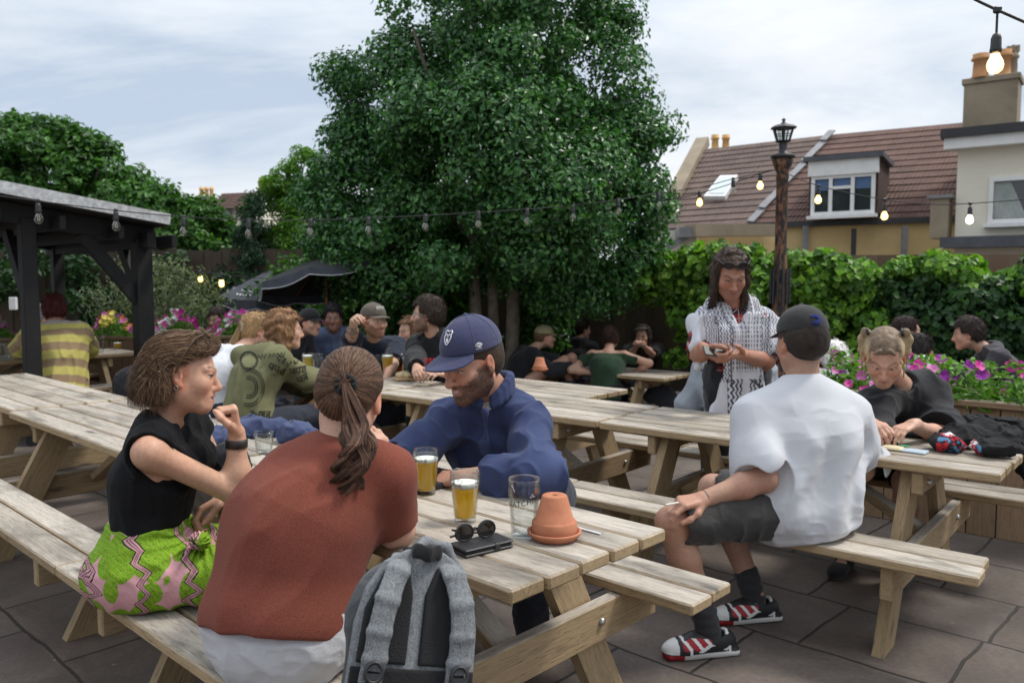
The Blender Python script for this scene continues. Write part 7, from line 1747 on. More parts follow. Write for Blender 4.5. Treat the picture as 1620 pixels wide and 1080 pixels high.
# long haired person in the printed olive jacket
def olive_extra(S_, J, H):
    nb, fr = J['nb'], np.cross(UP, J['lat']); fr = fr if fr @ J['F'] > 0 else -fr
    S_.slab(nb - fr * .05 - UP * .02, nb - fr * .13 - UP * .19, .13, .05, .055, .035, J['lat'], .04); S_.cone(nb - J['lat'] * .10 + UP * .0, nb + J['lat'] * .10 + UP * .0, .05, .05, .05)
    S_.slab(J['pel'] + UP * .1, J['pel'] - UP * .06, .17, .205, .13, .16, J['Rt'], .05)
M['olive'] = NT('olive_twill'); _k = M['olive']; _v = _k.coord('Object'); _n = _k.noise(_v, 6, 4); _k.base(_k.ramp(_n, [(.3, (.125, .125, .058)), (.7, (.19, .185, .09))])); _k.set(Roughness=.9); _k.bump(_k.noise(_v, 300, 2), .2, .001); M['olive'] = _k.m
def olive_after(e, J, H):
    # printed script-like lettering, rings and borders on the back of the jacket, raised a hair off the cloth
    pm = mat_noise('faded_black_print', (.025, .025, .018), (.045, .045, .03), 60, .95, 0); JOBS[-1]
    def done(o_top):
        from mathutils.bvhtree import BVHTree
        me = o_top.data; bv = BVHTree.FromPolygons([v.co for v in me.vertices], [p.vertices[:] for p in me.polygons]); mb = MB()
        def P(px, py):
            d = Vector(raydir(px, py)).normalized(); h = bv.ray_cast(Vector((0, 0, CAMH)), d); return None if h[0] is None else np.array(h[0] + h[1] * .003)
        def line(pts, r=.0035):
            q = [P(*p) for p in pts]; q = [x for x in q if x is not None]
            if len(q) > 1: mb.tube(q, r, 4)
        rs = random.Random(8)
        def glyphs(x, y, dx, dy, n, h):
            """strokes hanging from a head line, like the Devanagari lettering on the jacket"""
            L = math.hypot(dx, dy); ux, uy = dx / L, dy / L; nx, ny = -uy, ux
            line([(x, y), (x + dx * .5, y + dy * .5), (x + dx, y + dy)], .0045)
            for i in range(n):
                a = (i + .5) / n; cx_, cy_ = x + dx * a, y + dy * a; w_ = L / n
                line([(cx_ + ux * w_ * .25, cy_ + uy * w_ * .25), (cx_ + ux * w_ * .25 + nx * h, cy_ + uy * w_ * .25 + ny * h)], .0042)
                k = rs.choice([0, 1, 2]); q = [(-.3, .25), (-.42, .55), (-.15, .75), (.2, .5)] if k == 0 else ([(-.4, .4), (-.1, .3), (.0, .6), (-.35, .85)] if k == 1 else [(.2, .35), (-.3, .45), (-.3, .8), (.1, .95)])
                line([(cx_ + ux * w_ * p + nx * h * r_, cy_ + uy * w_ * p + ny * h * r_) for p, r_ in q], .0042)
        glyphs(441, 561, 20, 12, 3, 10); glyphs(427, 574, 26, 10, 3, 10); glyphs(462, 569, 20, -10, 2, 10); glyphs(458, 583, 26, -4, 3, 9); glyphs(469, 598, 16, -8, 2, 9)
        glyphs(396, 650, 32, 1, 4, 9); glyphs(452, 651, 32, -1, 4, 9); glyphs(398, 668, 28, 2, 3, 9); glyphs(454, 669, 28, -2, 3, 9)
        for r_ in (13, 17, 26, 30): line([(394 + r_ * .8 * math.cos(t), 612 + r_ * math.sin(t)) for t in np.linspace(-1.9, 1.9, 22)], .0028)
        for t in np.linspace(0, 6.28, 26): line([(394 + 11 * math.cos(t), 570 + 11 * math.sin(t)), (394 + 14 * math.cos(t), 570 + 14 * math.sin(t))], .003)
        line([(394 + 14 * math.cos(t), 570 + 14 * math.sin(t)) for t in np.linspace(0, 6.3, 30)], .004)
        for x in range(404, 452, 6): line([(x, 562 - (x - 404) * .1), (x + 3, 568 - (x - 404) * .1), (x + 5, 561 - (x - 404) * .1)], .0022)
        o = mb.build('printed_lettering', pm); o.parent = e; o.matrix_parent_inverse = Matrix.Translation(-Vector(e.location))
    for j in JOBS[::-1]:
        if j['name'] == 'jacket': j['then'] = done; break
    S_ = S(); nb = J['nb']; lat = J['lat']; S_.slab(nb - lat * .09 + UP * .01, nb + lat * .09 + UP * .01, .05, .05, .035, .035, UP, .02); job('hood_lining', S_, .008, CL('black_hood_lining', (.012, .012, .013)), e)
hp = tb(4.28, -.28)
bg('person with long wavy auburn hair in an olive jacket printed with black lettering', 452, 522, 5.62, 35, SKIN_PALE, None, (.15, .075, .035), 'none', .007, 1.0, 25, -.05, lh=at(500, 620, 5.95), rh=at(520, 618, 5.9), sleeve=(1.95, 1.95), mat=M['olive'], g=.024, hem=.13, fold=(.014, 7), extra=olive_extra, name='jacket',
   after=lambda e, J, H: (hair_long(e, H, ((.17, .085, .04), (.36, .20, .10)), .006, .024, .20, .085, wave=.009, sidez=-.15, vol=.012), olive_after(e, J, H))[0])
def scrunch(e, J, H):
    mb = MB(); mb.tube([H.w(.03 * math.cos(t), -.112, .02 + .03 * math.sin(t)) for t in np.linspace(0, 6.3, 14)], .014, 7); wparent(mb.build('scrunchie', CL('cream_scrunchie', (.45, .40, .28))), e)
    rg = np.random.default_rng(2); n = 200; k = 12; b0 = H.w(0, -.115, .02); b1 = at(372, 545, 5.95); b2 = at(352, 590, 5.9); t = np.linspace(0, 1, k)[None, :, None]; o_ = rg.normal(0, .018, (n, 1, 3)) * (.4 + t)
    strands('ponytail', (1 - t) ** 2 * b0 + 2 * t * (1 - t) * b1 + t ** 2 * b2 + o_, rg.uniform(.003, .005, n), np.array([[.42, .28, .14]]) * rg.uniform(.7, 1.3, (n, 1)), e)
bg('fair haired woman with a ponytail in a white top half hidden behind the olive jacket', 408, 522, 6.0, 40, SKIN_PALE, (.70, .71, .74), (.34, .22, .11), 'crop', .009, .98, 20, sleeve=(1.9, 1.9), after=scrunch, fem=True)
def tattoo(V, C, J):
    a, b = J['elR'], J['wrR']; d = b - a; t = ((V - a.astype(f32)) @ d.astype(f32)) / (d @ d); near = (t > -.1) & (t < .95) & (np.linalg.norm(V - a - np.outer(np.clip(t, 0, 1), d), axis=1) < .06); n = fbm(V * 38, 3); m = near & (n > .0); C[m] = C[m] * .38 + np.array([.01, .03, .035], f32); return C
def flame(e, J, H):
    mb = MB(); rs = random.Random(2)
    for x in (570, 577, 584, 588):
        p = [at(x + rs.uniform(-2, 2), y, 6.13) for y in (578, 568, 560, 552)]; mb.tube(p, [.012, .010, .008, .003], 5)
    wparent(mb.build('orange_print', CL('orange_print', (.30, .08, .03))), e)
e, J, H = bg('bearded man in a camouflage cap and navy T-shirt with a tattooed arm raised', 592, 508, 6.45, 175, SKIN_PALE, (.016, .021, .038), (.12, .055, .025), vox=.0075, s=1.04, hyaw=-38, hpitch=.02, rh=at(560, 505, 6.05), lh=at(610, 600, 6.1), rpole=-UP + np.array([-.6, -.2, 0]), sleeve=(.85, .85), capc=(.10, .085, .065), beard=((.13, .055, .028), .9), tat=tattoo, flare=.02)
mb = MB(); cc = H.w(0, .078, .095); mb.box(cc, (.075, .012, .03), np.stack([H.r, H.f, H.u], 1), 0, .005); wparent(mb.build('cap_patch', CL('pale_patch', (.42, .40, .36))), e)
def hoodie_txt(e, J, H):
    # red gothic-looking lettering across the chest
    mb = MB(); rs = random.Random(6)
    for i in range(9):
        x = 653 + i * 4.6
        for k in range(3): mb.tube([at(x + rs.uniform(-1.5, 1.5), 567 + rs.uniform(-1, 1), 5.86), at(x + rs.uniform(-1.5, 2), 573 + rs.uniform(-1, 1), 5.85), at(x + rs.uniform(-1, 2.5), 577, 5.85)], .005, 4)
    wparent(mb.build('red_lettering', CL('red_print', (.42, .02, .03))), e); eyeglasses(e, H, M['steel'], 'glasses')
def hood(S_, J, H):
    fr = J['F']; S_.slab(J['nb'] - fr * .06 + UP * .02, J['nb'] - fr * .10 - UP * .12, .11, .07, .05, .04, J['lat'], .04); S_.cone(J['nb'] + J['lat'] * .07, J['nb'] - J['lat'] * .07, .05, .05, .05)
bg('dark bearded man in glasses and a black hoodie with red lettering', 676, 498, 6.15, -150, SKIN_PALE, (.012, .012, .013), (.030, .020, .014), 'short', .0075, 1.02, 62, .02, lh=at(700, 590, 5.7), rh=at(660, 588, 5.65), beard=((.035, .022, .015), .8), extra=hood, after=hoodie_txt)
bg('smiling woman with long hair partly hidden behind the black hoodie', 648, 524, 7.2, -160, SKIN_PALE, (.14, .20, .07), (.12, .06, .03), 'long', .009, .95, 30, fem=True)
bg('person in a blue shirt behind the varnished parasol pole', 527, 503, 8.2, 170, (.32, .17, .12), (.14, .18, .30), (.012, .010, .010), 'short', .011, 1.0)
bg('person with a dark cap whose face shows beside the auburn hair', 491, 510, 7.9, 120, SKIN_PALE, (.05, .05, .06), (.03, .02, .02), 'crop', .011, 1.0, capc=(.02, .02, .022))
bg('dark haired person whose head shows above the magenta flowers', 344, 506, 9.4, 200, SKIN_PALE, (.05, .05, .06), (.035, .024, .02), 'short', .012, 1.0)
# striped jumper
def stripes(V, J, H):
    d = unit(J['nb'] - J['pel']).astype(f32); t = (V - J['pel'].astype(f32)) @ d; ph = ((t + .012 * vnoise(V * 5)) / .150) % 1; yl = ph < .52
    C = np.where(yl[:, None], np.array([[.62, .55, .16]]), np.array([[.36, .25, .145]])).astype(f32); nk = t > .515; C[nk] = (.45, .38, .36); return C
bg('broad person with dark red hair in a yellow and tan striped jumper', 86, 491, 7.75, -33, SKIN_M, None, (.07, .014, .012), 'short', .0085, 1.10, 0, -.08, lh=at(28, 562, 7.9), rh=at(140, 560, 8.2), sleeve=(1.5, 1.5), mat=mat_attr('striped_knit', .95, .3, 260), color=stripes, g=.035, fold=(.013, 7), dim=dict(waw=.185, chw=.185, hipw=.18, dep=.135), hem=.10, flare=.02)
bg('grey haired man in a light blue shirt beyond the shelter post', 52, 498, 9.3, -110, SKIN_M, (.16, .36, .60), (.48, .47, .46), 'crop', .011, 1.0, 0, 0, sleeve=(.8, .8))
# group at the back
g9 = lambda px, py, h: onh(px, py, h)
kp = at(862, 532, 9.1); Fk = np.array([math.sin(rad(70)), math.cos(rad(70)), 0]); gk = gz(kp[0], kp[1])
hk = np.array([kp[0], kp[1], gk]) - Fk * .24
bg('person in a khaki cap hugging their knees on the bench', 862, 533, 9.0, 74, SKIN_PALE, (.018, .020, .024), (.10, .06, .03), 'short', .010, .96, 8, 0, lh=at(908, 578, 8.85), rh=at(904, 580, 8.75), capc=(.33, .30, .17), botc=(.06, .075, .11),
   knees={'L': at(905, 566, 9.0), 'R': at(893, 570, 8.85)}, feet={'L': at(918, 612, 9.0), 'R': at(905, 614, 8.85)})
bg('dark haired person in a black hooded jacket with their back turned at the far table', 921, 521, 10.3, 20, SKIN_PALE, (.010, .010, .011), (.018, .012, .010), 'crop', .011, 1.0, 45, extra=hood)
def offsh(S_, J): S_.plane(J['nb'] - J['spd'] * .10, J['spd'])
bg('woman in an off shoulder dark green top with her back turned', 966, 535, 8.85, 14, SKIN_PALE, (.022, .050, .026), (.055, .030, .024), 'bun', .009, .97, 0, -.1, sleeve=(.5, .5), cuts=offsh, fem=True, lh=at(940, 590, 8.6), rh=at(1000, 592, 8.7), lpole=np.array([-1, 0, -.5]), rpole=np.array([1, 0, -.5]), botc=(.015, .015, .017), fold=(.004, 9))
bg('dark haired woman resting her chin on both hands at the far table', 1017, 532, 9.75, 190, SKIN_PALE, (.016, .014, .014), (.030, .020, .017), 'long', .009, .97, 18, -.02, fem=True, lh=at(1017, 546, 9.5), rh=at(1008, 547, 9.5), lpole=-UP + np.array([.5, 0, 0]), rpole=-UP + np.array([-.5, 0, 0]), sleeve=(1.0, 1.0), drop=.25)
bg('person with brown hair in a pale top at the table by the fence', 963, 512, 11.4, 195, SKIN_PALE, (.40, .34, .27), (.07, .04, .03), 'long', .012, .98, fem=True)
bg('person in a dark red top bending at the table by the fence', 953, 540, 10.9, 60, SKIN_PALE, (.14, .02, .02), (.06, .035, .03), 'short', .012, .95)
def vans(e, J, H):
    c = bpy.data.curves.new('print_text', 'FONT'); c.body = 'VANS'; c.size = .13; c.extrude = .001; c.align_x = 'CENTER'; t_ = bpy.data.objects.new('tmp', c); COL.objects.link(t_); dg = bpy.context.evaluated_depsgraph_get(); me = bpy.data.meshes.new_from_object(t_.evaluated_get(dg)); bpy.data.objects.remove(t_)
    o = link('printed_lettering', me, CL('grey_print', (.10, .11, .12)), e); back = -J['F']; x = np.cross(UP, back) * 1.0; x = unit(np.cross(UP, back)); R = Matrix([[x[0], UP[0], back[0]], [x[1], UP[1], back[1]], [x[2], UP[2], back[2]]])
    p = J['chest'] * .75 + J['mid'] * .25 + back * .165 - J['Rt'] * .07; o.matrix_parent_inverse = Matrix.Translation(-Vector(e.location)); o.matrix_basis = Matrix.Translation(Vector(p)) @ R.to_4x4()
bg('person in a pale grey sweatshirt with lettering behind the scarfed man', 1156, 552, 5.75, 10, SKIN_PALE, (.28, .31, .35), (.10, .07, .05), 'short', .009, 1.0, 0, -.1, after=vans, g=.03, dim=dict(chw=.19, waw=.19), lh=at(1138, 640, 5.6), rh=at(1180, 640, 5.6))
bg('white haired person low behind the planter beside the white T-shirt', 1320, 570, 6.1, 10, SKIN_PALE, (.30, .30, .32), (.62, .61, .58), 'short', .009, 1.0, 0, -.1, seat=.36)
bg('dark haired woman facing right at the far right table', 1436, 524, 7.1, 100, SKIN_PALE, (.35, .34, .36), (.035, .02, .018), 'bun', .010, .97, 0, 0, fem=True)
bg('person with dark hair in a white top behind the blonde bunches', 1458, 553, 7.0, 60, SKIN_PALE, (.62, .62, .64), (.02, .015, .014), 'short', .010, .95)
bg('young man in a charcoal hoodie leaning on the far right table', 1531, 528, 6.9, -72, SKIN_PALE, (.055, .050, .058), (.030, .020, .016), 'short', .009, 1.0, 8, -.15, lh=at(1497, 576, 6.8), rh=at(1500, 575, 6.95), extra=hood)
# ================================================================== THINGS ON THE TABLES
M['glass'] = thin_glass('pint_glass', (.95, .97, .97), .22)
def beer_mat(name, c, dens):
    k = NT(name); k.base(c); k.set(Roughness=.1, Specular_IOR_Level=.4); tr = k.new('ShaderNodeBsdfTranslucent'); tr.inputs[0].default_value = (*c, 1); tp = k.new('ShaderNodeBsdfTransparent'); tp.inputs[0].default_value = (*c, 1)
    a = k.new('ShaderNodeMixShader'); a.inputs[0].default_value = .8; k.l(k.b.outputs[0], a.inputs[1]); k.l(tr.outputs[0], a.inputs[2]); b = k.new('ShaderNodeMixShader'); b.inputs[0].default_value = dens; k.l(a.outputs[0], b.inputs[1]); k.l(tp.outputs[0], b.inputs[2]); k.l(b.outputs[0], k.out.inputs['Surface']); return k.m
M['lager'] = beer_mat('golden_lager', (1.0, .74, .06), .14); M['ale'] = beer_mat('amber_ale', (.80, .30, .015), .3); M['cider'] = beer_mat('cloudy_cider', (.88, .75, .16), .2); M['cola'] = beer_mat('dark_cola', (.05, .014, .006), .1)
M['foam'] = mat_noise('beer_foam', (.80, .77, .68), (.88, .86, .80), 90, .9, .3)
M['print_dark'] = CL('dark_glass_print', (.03, .03, .035)); M['print_white'] = CL('white_glass_print', (.75, .75, .75))
def text_on_glass(s_, r0, z, size, ang, parent, mat, tilt=0.0):
    c = bpy.data.curves.new('glass_text', 'FONT'); c.body = s_; c.size = size; c.align_x = 'CENTER'; c.extrude = .0002; t_ = bpy.data.objects.new('tmp', c); COL.objects.link(t_); dg = bpy.context.evaluated_depsgraph_get(); me = bpy.data.meshes.new_from_object(t_.evaluated_get(dg)); bpy.data.objects.remove(t_)
    for v in me.vertices:
        x, y = v.co.x, v.co.y; y2 = y + tilt * x; a = ang + x / r0; v.co = ((r0 + .0012) * math.cos(a), (r0 + .0012) * math.sin(a), z + y2)
    return link('printed_lettering', me, mat, parent)
def pint(pos, label, drink=None, level=.8, h=.152, rt=.0445, rb=.031, foam=.02, group='drinks on the tables', marks=None, n=28, text=None):
    e = empty('pint_glass' if h > .12 else 'tumbler', pos, 0, label, 'glass', group); t = .0022
    prof_o = [(rb * .9, 0), (rb, .004)] + [(rb + (rt - rb) * q ** .9 + .0022 * math.exp(-((q - .78) / .1) ** 2) * (h > .12), .004 + (h - .004) * q) for q in np.linspace(.05, 1, 12)]
    def rad_at(z): return float(np.interp(z, [p[1] for p in prof_o], [p[0] for p in prof_o]))
    prof = prof_o + [(prof_o[-1][0] - t, h)] + [(rad_at(z) - t, z) for z in np.linspace(h - .003, .016, 12)] + [(0, .014)]
    mb = MB(); mb.lathe([(0, 0)] + prof, (0, 0, 0), n); o = mb.build('glass', M['glass'], e)
    if drink:
        zl = h * level; mb = MB(); mb.lathe([(0, .0155)] + [(rad_at(z) - t - .0006, z) for z in np.linspace(.0165, zl, 10)] + [(0, zl)], (0, 0, 0), n); mb.build('drink', M[drink], e)
        if foam: mb = MB(); mb.lathe([(0, zl + .0004), (rad_at(zl) - t - .0006, zl + .0004), (rad_at(zl + foam) - t - .0006, zl + foam * .85), (rad_at(zl + foam) * .7, zl + foam), (0, zl + foam * .9)], (0, 0, 0), n); mb.build('foam', M['foam'], e)
    if text: text_on_glass(text[0], rad_at(text[1]), text[1], text[2], text[3], e, M[text[4]], text[5] if len(text) > 5 else 0)
    if marks:
        mb = MB(); rs = random.Random(marks)
        for i in range(9):
            z0_ = h * rs.uniform(.78, .96) if drink else h * rs.uniform(.1, .97); a = -PI / 2 + rs.uniform(-1.2, 1.2); pts = []
            for q in range(6): z_ = z0_ - q * .004 * rs.uniform(.2, 1); a_ = a + q * .07 * rs.uniform(-1, 1.4); r_ = rad_at(z_) + .0006; pts.append((r_ * math.cos(a_), r_ * math.sin(a_), z_))
            mb.tube(pts, .0006 if drink else .0008, 4)
        mb.build('foam_lacing' if not drink else 'printed_mark', M['print_white'] if not drink else M['print_dark'], e)
    return e
def T1(px, py): return onz(px, py, TZ)
p1, p2, p3 = T1(674, 781), T1(736, 825), T1(829, 847)
pint(p1, 'pint of amber beer further from the camera, next to the navy cap man', 'lager', .74, .156, .046, .033, .012, marks=3)
pint(p2, 'pint of golden beer in the middle of the nearest table', 'lager', .70, .156, .046, .033, .016, marks=4)
pint(p3, 'empty branded pint glass behind the terracotta pot', None, h=.168, rt=.0465, rb=.037, marks=7, text=('THATCHERS', .098, .0215, -PI / 2 - .12, 'print_dark', .22))
e = tumb = pint(onz(418, 716, TZ), 'clear plastic tumbler behind the rust red top', None, h=.09, rt=.042, rb=.032, marks=9)
# terracotta pot upside down on its saucer
tc_ = NT('terracotta'); v = tc_.coord('Object'); n = tc_.noise(v, 14, 5, .6); tc_.base(tc_.ramp(n, [(.3, (.36, .125, .06)), (.6, (.46, .18, .095)), (.8, (.55, .27, .17))])); tc_.set(Roughness=.85); tc_.bump(tc_.noise(v, 160, 3), .2, .001); M['terracotta'] = tc_.m
def potset(pos, k, label):
    e = empty('flowerpot', pos, 0, label, 'flowerpot', 'upturned terracotta pots used as ashtrays'); f = lambda L: [(a * k, b * k) for a, b in L]
    mb = MB(); mb.lathe(f([(0, .003), (.058, 0), (.066, .003), (.079, .018), (.081, .024), (.077, .027), (.072, .024), (.066, .012), (0, .010)]), (0, 0, 0), 36); mb.build('saucer', M['terracotta'], e)
    mb = MB(); mb.lathe(f([(.066, .013), (.068, .016), (.0665, .052), (.062, .056), (.0575, .058), (.0375, .128), (.034, .131), (.010, .131), (.008, .128), (.008, .10)]), (0, 0, 0), 36); mb.build('pot', M['terracotta'], e)
    mb = MB(); mb.lathe(f([(0, .1265), (.0085, .1265)]), (0, 0, 0), 12); mb.build('drain_hole', CL('soot', (.02, .015, .012)), e); return e  # flat dark disc closing the pot's drain hole
potset(T1(877, 851), .96, 'terracotta pot upside down on its saucer at the near end of the front table')
cp_ = onh(854, 597, TZ); cp_[2] = CC[2] + TZ; potset(cp_, .92, 'small terracotta pot on the empty table behind the navy cap')
# wallet phone case and sunglasses
wp = T1(762, 868); ang = math.atan2(vA[1], vA[0]) - .18; e = empty('phone_wallet', wp, ang, 'black folding phone wallet with a strap on the front table', 'phone wallet')
lm = mat_noise('black_grained_leather', (.012, .012, .013), (.03, .03, .033), 90, .45, .3)
MB().box((0, 0, .0045), (.158, .084, .007), None, 0, .003).build('back_cover', lm, e); MB().box((0, .001, .0115), (.150, .078, .006), None, 0, .002).build('phone', M['black_plastic'], e); MB().box((0, 0, .0185), (.158, .084, .007), None, 0, .003).build('front_cover', lm, e); MB().box((.025, 0, .013), (.018, .088, .021), None, 0, .003).build('strap', lm, e)
e = empty('sunglasses', wp + np.array([-.02, .012, .0235]), ang - .1, 'folded black sunglasses lying on the phone wallet', 'sunglasses'); dl_ = NT('dark_lens'); dl_.base((.012, .011, .010)); dl_.set(Roughness=.06, Specular_IOR_Level=.7)
for x in (-1, 1):
    rg_ = [(x * (.034 + .027 * math.cos(t)), -.006 * math.cos(t) * math.cos(t), .024 + .023 * math.sin(t) * (1 + .12 * math.cos(t) * x)) for t in np.linspace(0, 2 * PI, 19)]
    mb = MB(); mb.tube(rg_, .0028, 6, caps=False); fo = mb.build('rim', M['black_plastic'], e); mb = MB(); mb.add(rg_[:-1], [tuple(range(18))]); l_ = mb.build('lens', dl_.m); l_.parent = fo
    mb = MB(); mb.tube([(x * .060, 0, .034), (x * .062, .012, .032), (x * .01, .030 + .006 * x, .012), (-x * .055, .034 + .006 * x, .004)], [.003, .003, .0026, .0034], 6); mb.build('arm', M['black_plastic'], e)
mb = MB(); mb.tube([(-.009, -.002, .03), (0, -.004, .034), (.009, -.002, .03)], .0026, 6); mb.build('bridge', M['black_plastic'], e)
a_, b_ = T1(913, 836), T1(950, 846); a_[2] += .004; b_[2] += .004; mb = WB(); mb.plank(a_, b_, .008, .005); tag(mb.build('paper_straw', M['print_white']), 'flat white scrap of paper straw lying between the front table boards', 'litter')
# navy jumper, bag and black folder behind the rust top
S_ = S(); jb = [T1(x, y) for x, y in ((345, 705), (390, 690), (430, 690), (470, 700))]
for i, q in enumerate(jb): S_.ell(q + np.array([0, .02, .03]), (.09, .07, .05 + .01 * (i % 2)), None, .04)
S_.disp(lambda P: .014 * ridge(P, 14, None, 1, 3)); S_.plane((0, 0, TZ + .002), (0, 0, -1)); e = empty('jumper', jb[1], 0, 'crumpled navy jumper heaped on the table behind the two women', 'jumper'); job('jumper_cloth', S_, .006, CL('navy_jumper', (.045, .06, .13)), e)
S_ = S(); q = at(362, 730, 2.75); S_.ell(q, (.075, .06, .07), None, .03); S_.disp(lambda P: .008 * ridge(P, 16, None, 1, 9)); e = empty('bag', q, 0, 'small black bag on the bench between the woman in the sleeveless top and the table', 'bag'); job('bag_body', S_, .005, CL('dark_bag', (.018, .02, .026)), e)
mb = MB(); c_ = np.array([*at(655, 690, 2.95)[:2], TZ]); mb.box(c_ + UP * .012, (.36, .26, .02), np.array(Matrix.Rotation(-ANG_A, 3, 'Z')), 0, .004); tag(mb.build('black_folder', CL('black_board', (.016, .016, .018))), 'flat black folder on the front table beyond the ponytail', 'folder')
# glasses and food on the crowded table
zb_ = 0.0
def TB(px, py): q = onh(px, py, TZ); q[2] = TZ; return onz(px, py, TZ)
for px, py, lab, dr, lv, hh in [(613, 594, 'pint of golden lager in front of the tattooed man', 'lager', .84, .17), (632, 590, 'shorter pint of amber beer beside the golden lager', 'ale', .72, .155), (595, 590, 'empty pale glass left of the golden lager', None, .5, .15),
                          (524, 592, 'half drunk dark cola in front of the blue shirt', 'cola', .62, .155), (503, 590, 'empty pint glass beside the cola', None, .5, .155), (487, 588, 'cloudy yellow cider beside the olive sleeve', 'cider', .8, .15)]:
    pint(TB(px, py), lab, dr, lv, hh, .046, .035, .016 if dr and dr != 'cola' else 0, n=18)
ft = TB(650, 601); mb = MB(); mb.box(ft + UP * .012, (.24, .17, .02), np.array(Matrix.Rotation(.3, 3, 'Z')), 0, .008); e = empty('food_tray', ft, 0, 'cardboard tray of leftover food by the pints', 'food tray'); wparent(mb.build('tray', CL('kraft_card', (.42, .27, .13))), e)
S_ = S()
for q in range(6): S_.ell(ft + np.array([-.08 + .032 * q, .02 * math.sin(q * 2), .035 + .008 * (q % 2)]), (.035, .04, .022), None, .01)
S_.disp(lambda P: .006 * vnoise(P * 50)); job('leftovers', S_, .007, mat_noise('crumpled_food', (.45, .30, .14), (.65, .55, .36), 40, .8, .3), e)
mb = MB(); q = TB(668, 588); mb.lathe([(.035, 0), (.055, .03), (.058, .05), (.053, .05), (.05, .03), (.03, .006), (0, .006)], q, 18); tag(mb.build('glass_bowl', M['glass']), 'small clear glass bowl between the pints and the food tray', 'bowl')
# drinks at the back tables
for px, py, lab, dr, hgt, zt_ in [(1011, 577, 'half pint of yellow cider by the chin resting woman', 'cider', .13, DC), (925, 569, 'empty straight glass near the khaki cap', None, .17, DC)]:
    q = onh(px, py, TZ); q[2] = zt_[2] + TZ; pint(q, lab, dr, .75, hgt, .045, .034, .018 if dr else 0, n=16)
q = onz(1466, 575, TZ + GC[2]); pint(q, 'left amber pint at the far right table', 'ale', .75, .15, .046, .035, .02, n=16); q = onz(1481, 576, TZ + GC[2]); pint(q, 'right amber pint at the far right table', 'lager', .75, .15, .046, .035, .02, n=16)
for px, py, lab, dr, hgt in [(158, 557, 'empty ribbed glass right of the striped jumper', None, .15), (139, 558, 'part full amber glass partly hidden by the striped jumper', 'ale', .15), (186, 552, 'short orange juice on the table by the black post', 'lager', .075), (8, 566, 'empty glass at the left end of the shelter table', None, .15)]:
    pint(onz(px, py, TZ), lab, dr, .8, hgt, .045, .038, .01 if dr else 0, n=16)
# things on the white T-shirt man's table
def TBB(px, py): return onz(px, py, TZ)
q = TBB(1418, 690); e = empty('lighter_case', q, .4, 'yellow oval tin with a white mark in front of the young woman', 'tin'); mb = MB(); mb.lathe([(0, 0), (.030, 0), (.034, .004), (.034, .016), (.030, .020), (0, .021)], (0, 0, 0), 20); o = mb.build('tin_body', mat_noise('yellow_tin', (.72, .60, .02), (.80, .68, .04), 9, .4, 0), e); o.scale = (1.25, .8, 1); MB().box((0, 0, .0215), (.024, .014, .001)).build('tin_mark', M['print_white'], e)
q = TBB(1428, 713); e = empty('tobacco_pouch', q, -.75, 'flat cream and pale blue tobacco pouch near the table edge', 'pouch'); MB().box((-.04, 0, .008), (.085, .075, .014), None, 0, .006).build('pouch', CL('cream_pouch', (.66, .58, .38)), e); MB().box((.05, 0, .006), (.095, .07, .010), None, 0, .004).build('paper_packet', CL('pale_blue_packet', (.42, .50, .56)), e); MB().box((.0, .03, .018), (.04, .012, .004), None, 0, .001).build('green_papers', CL('green_papers', (.06, .38, .16)), e)
e = empty('folded_hoodie', TBB(1540, 700), 0, 'black jacket with a red and white print bundled at the end of the table', 'jacket'); S_ = S()
for x, y, rx, rz in ((1496, 714, .07, .022), (1520, 706, .085, .040), (1556, 702, .10, .052), (1590, 706, .08, .045), (1540, 690, .12, .045), (1600, 692, .08, .04), (1570, 722, .08, .025)): c_ = TBB(x, y); S_.ell(c_ + UP * .04, (rx, .08, rz * 1.35), None, .04)
S_.cone(TBB(1590, 712) + UP * .03, TBB(1620, 718) + np.array([.05, -.03, -.12]), .05, .04, .05); S_.disp(lambda P: .012 * ridge(P, 13, None, 1, 3) + .004 * vnoise(P * 60)); S_.plane((0, 0, TZ + .002), (0, 0, -1)) if False else None
def jc(V):
    C = np.tile(np.array([.010, .010, .011], f32), (len(V), 1)); d = V - np.array([0, 0, CAMH], f32); yy = d[:, 1] * CP - d[:, 2] * SP
    o_ = (V - TBB(1522, 716).astype(f32)); a_ = o_ @ uB.astype(f32); h_ = o_[:, 2]; m = (np.abs(a_) < .085) & (h_ > .0) & (h_ < .075 + a_ * .25) & (o_ @ vB.astype(f32) < .05); n = fbm(V * 40, 3); C[m & (n > -.05)] = (.42, .02, .03); C[m & (n > .22)] = (.6, .6, .6); C[m & (n < -.28)] = (.08, .2, .35); return C
job('jacket_cloth', S_, .0055, mat_attr('black_sweat', .95, .2, 400), e, jc)
S_ = S(); c_ = TBB(1465, 690); S_.ell(c_ + UP * .02, (.13, .09, .03), None, .03); S_.ell(c_ + np.array([.05, .05, .04]), (.11, .06, .035), None, .03); S_.disp(lambda P: .008 * ridge(P, 14, None, 1, 6)); e = empty('dark_bag', c_, 0, 'flat black nylon bag in front of the young woman', 'bag'); job('bag_cloth', S_, .006, mat_noise('black_nylon', (.018, .02, .026), (.032, .034, .042), 30, .5, .2), e)
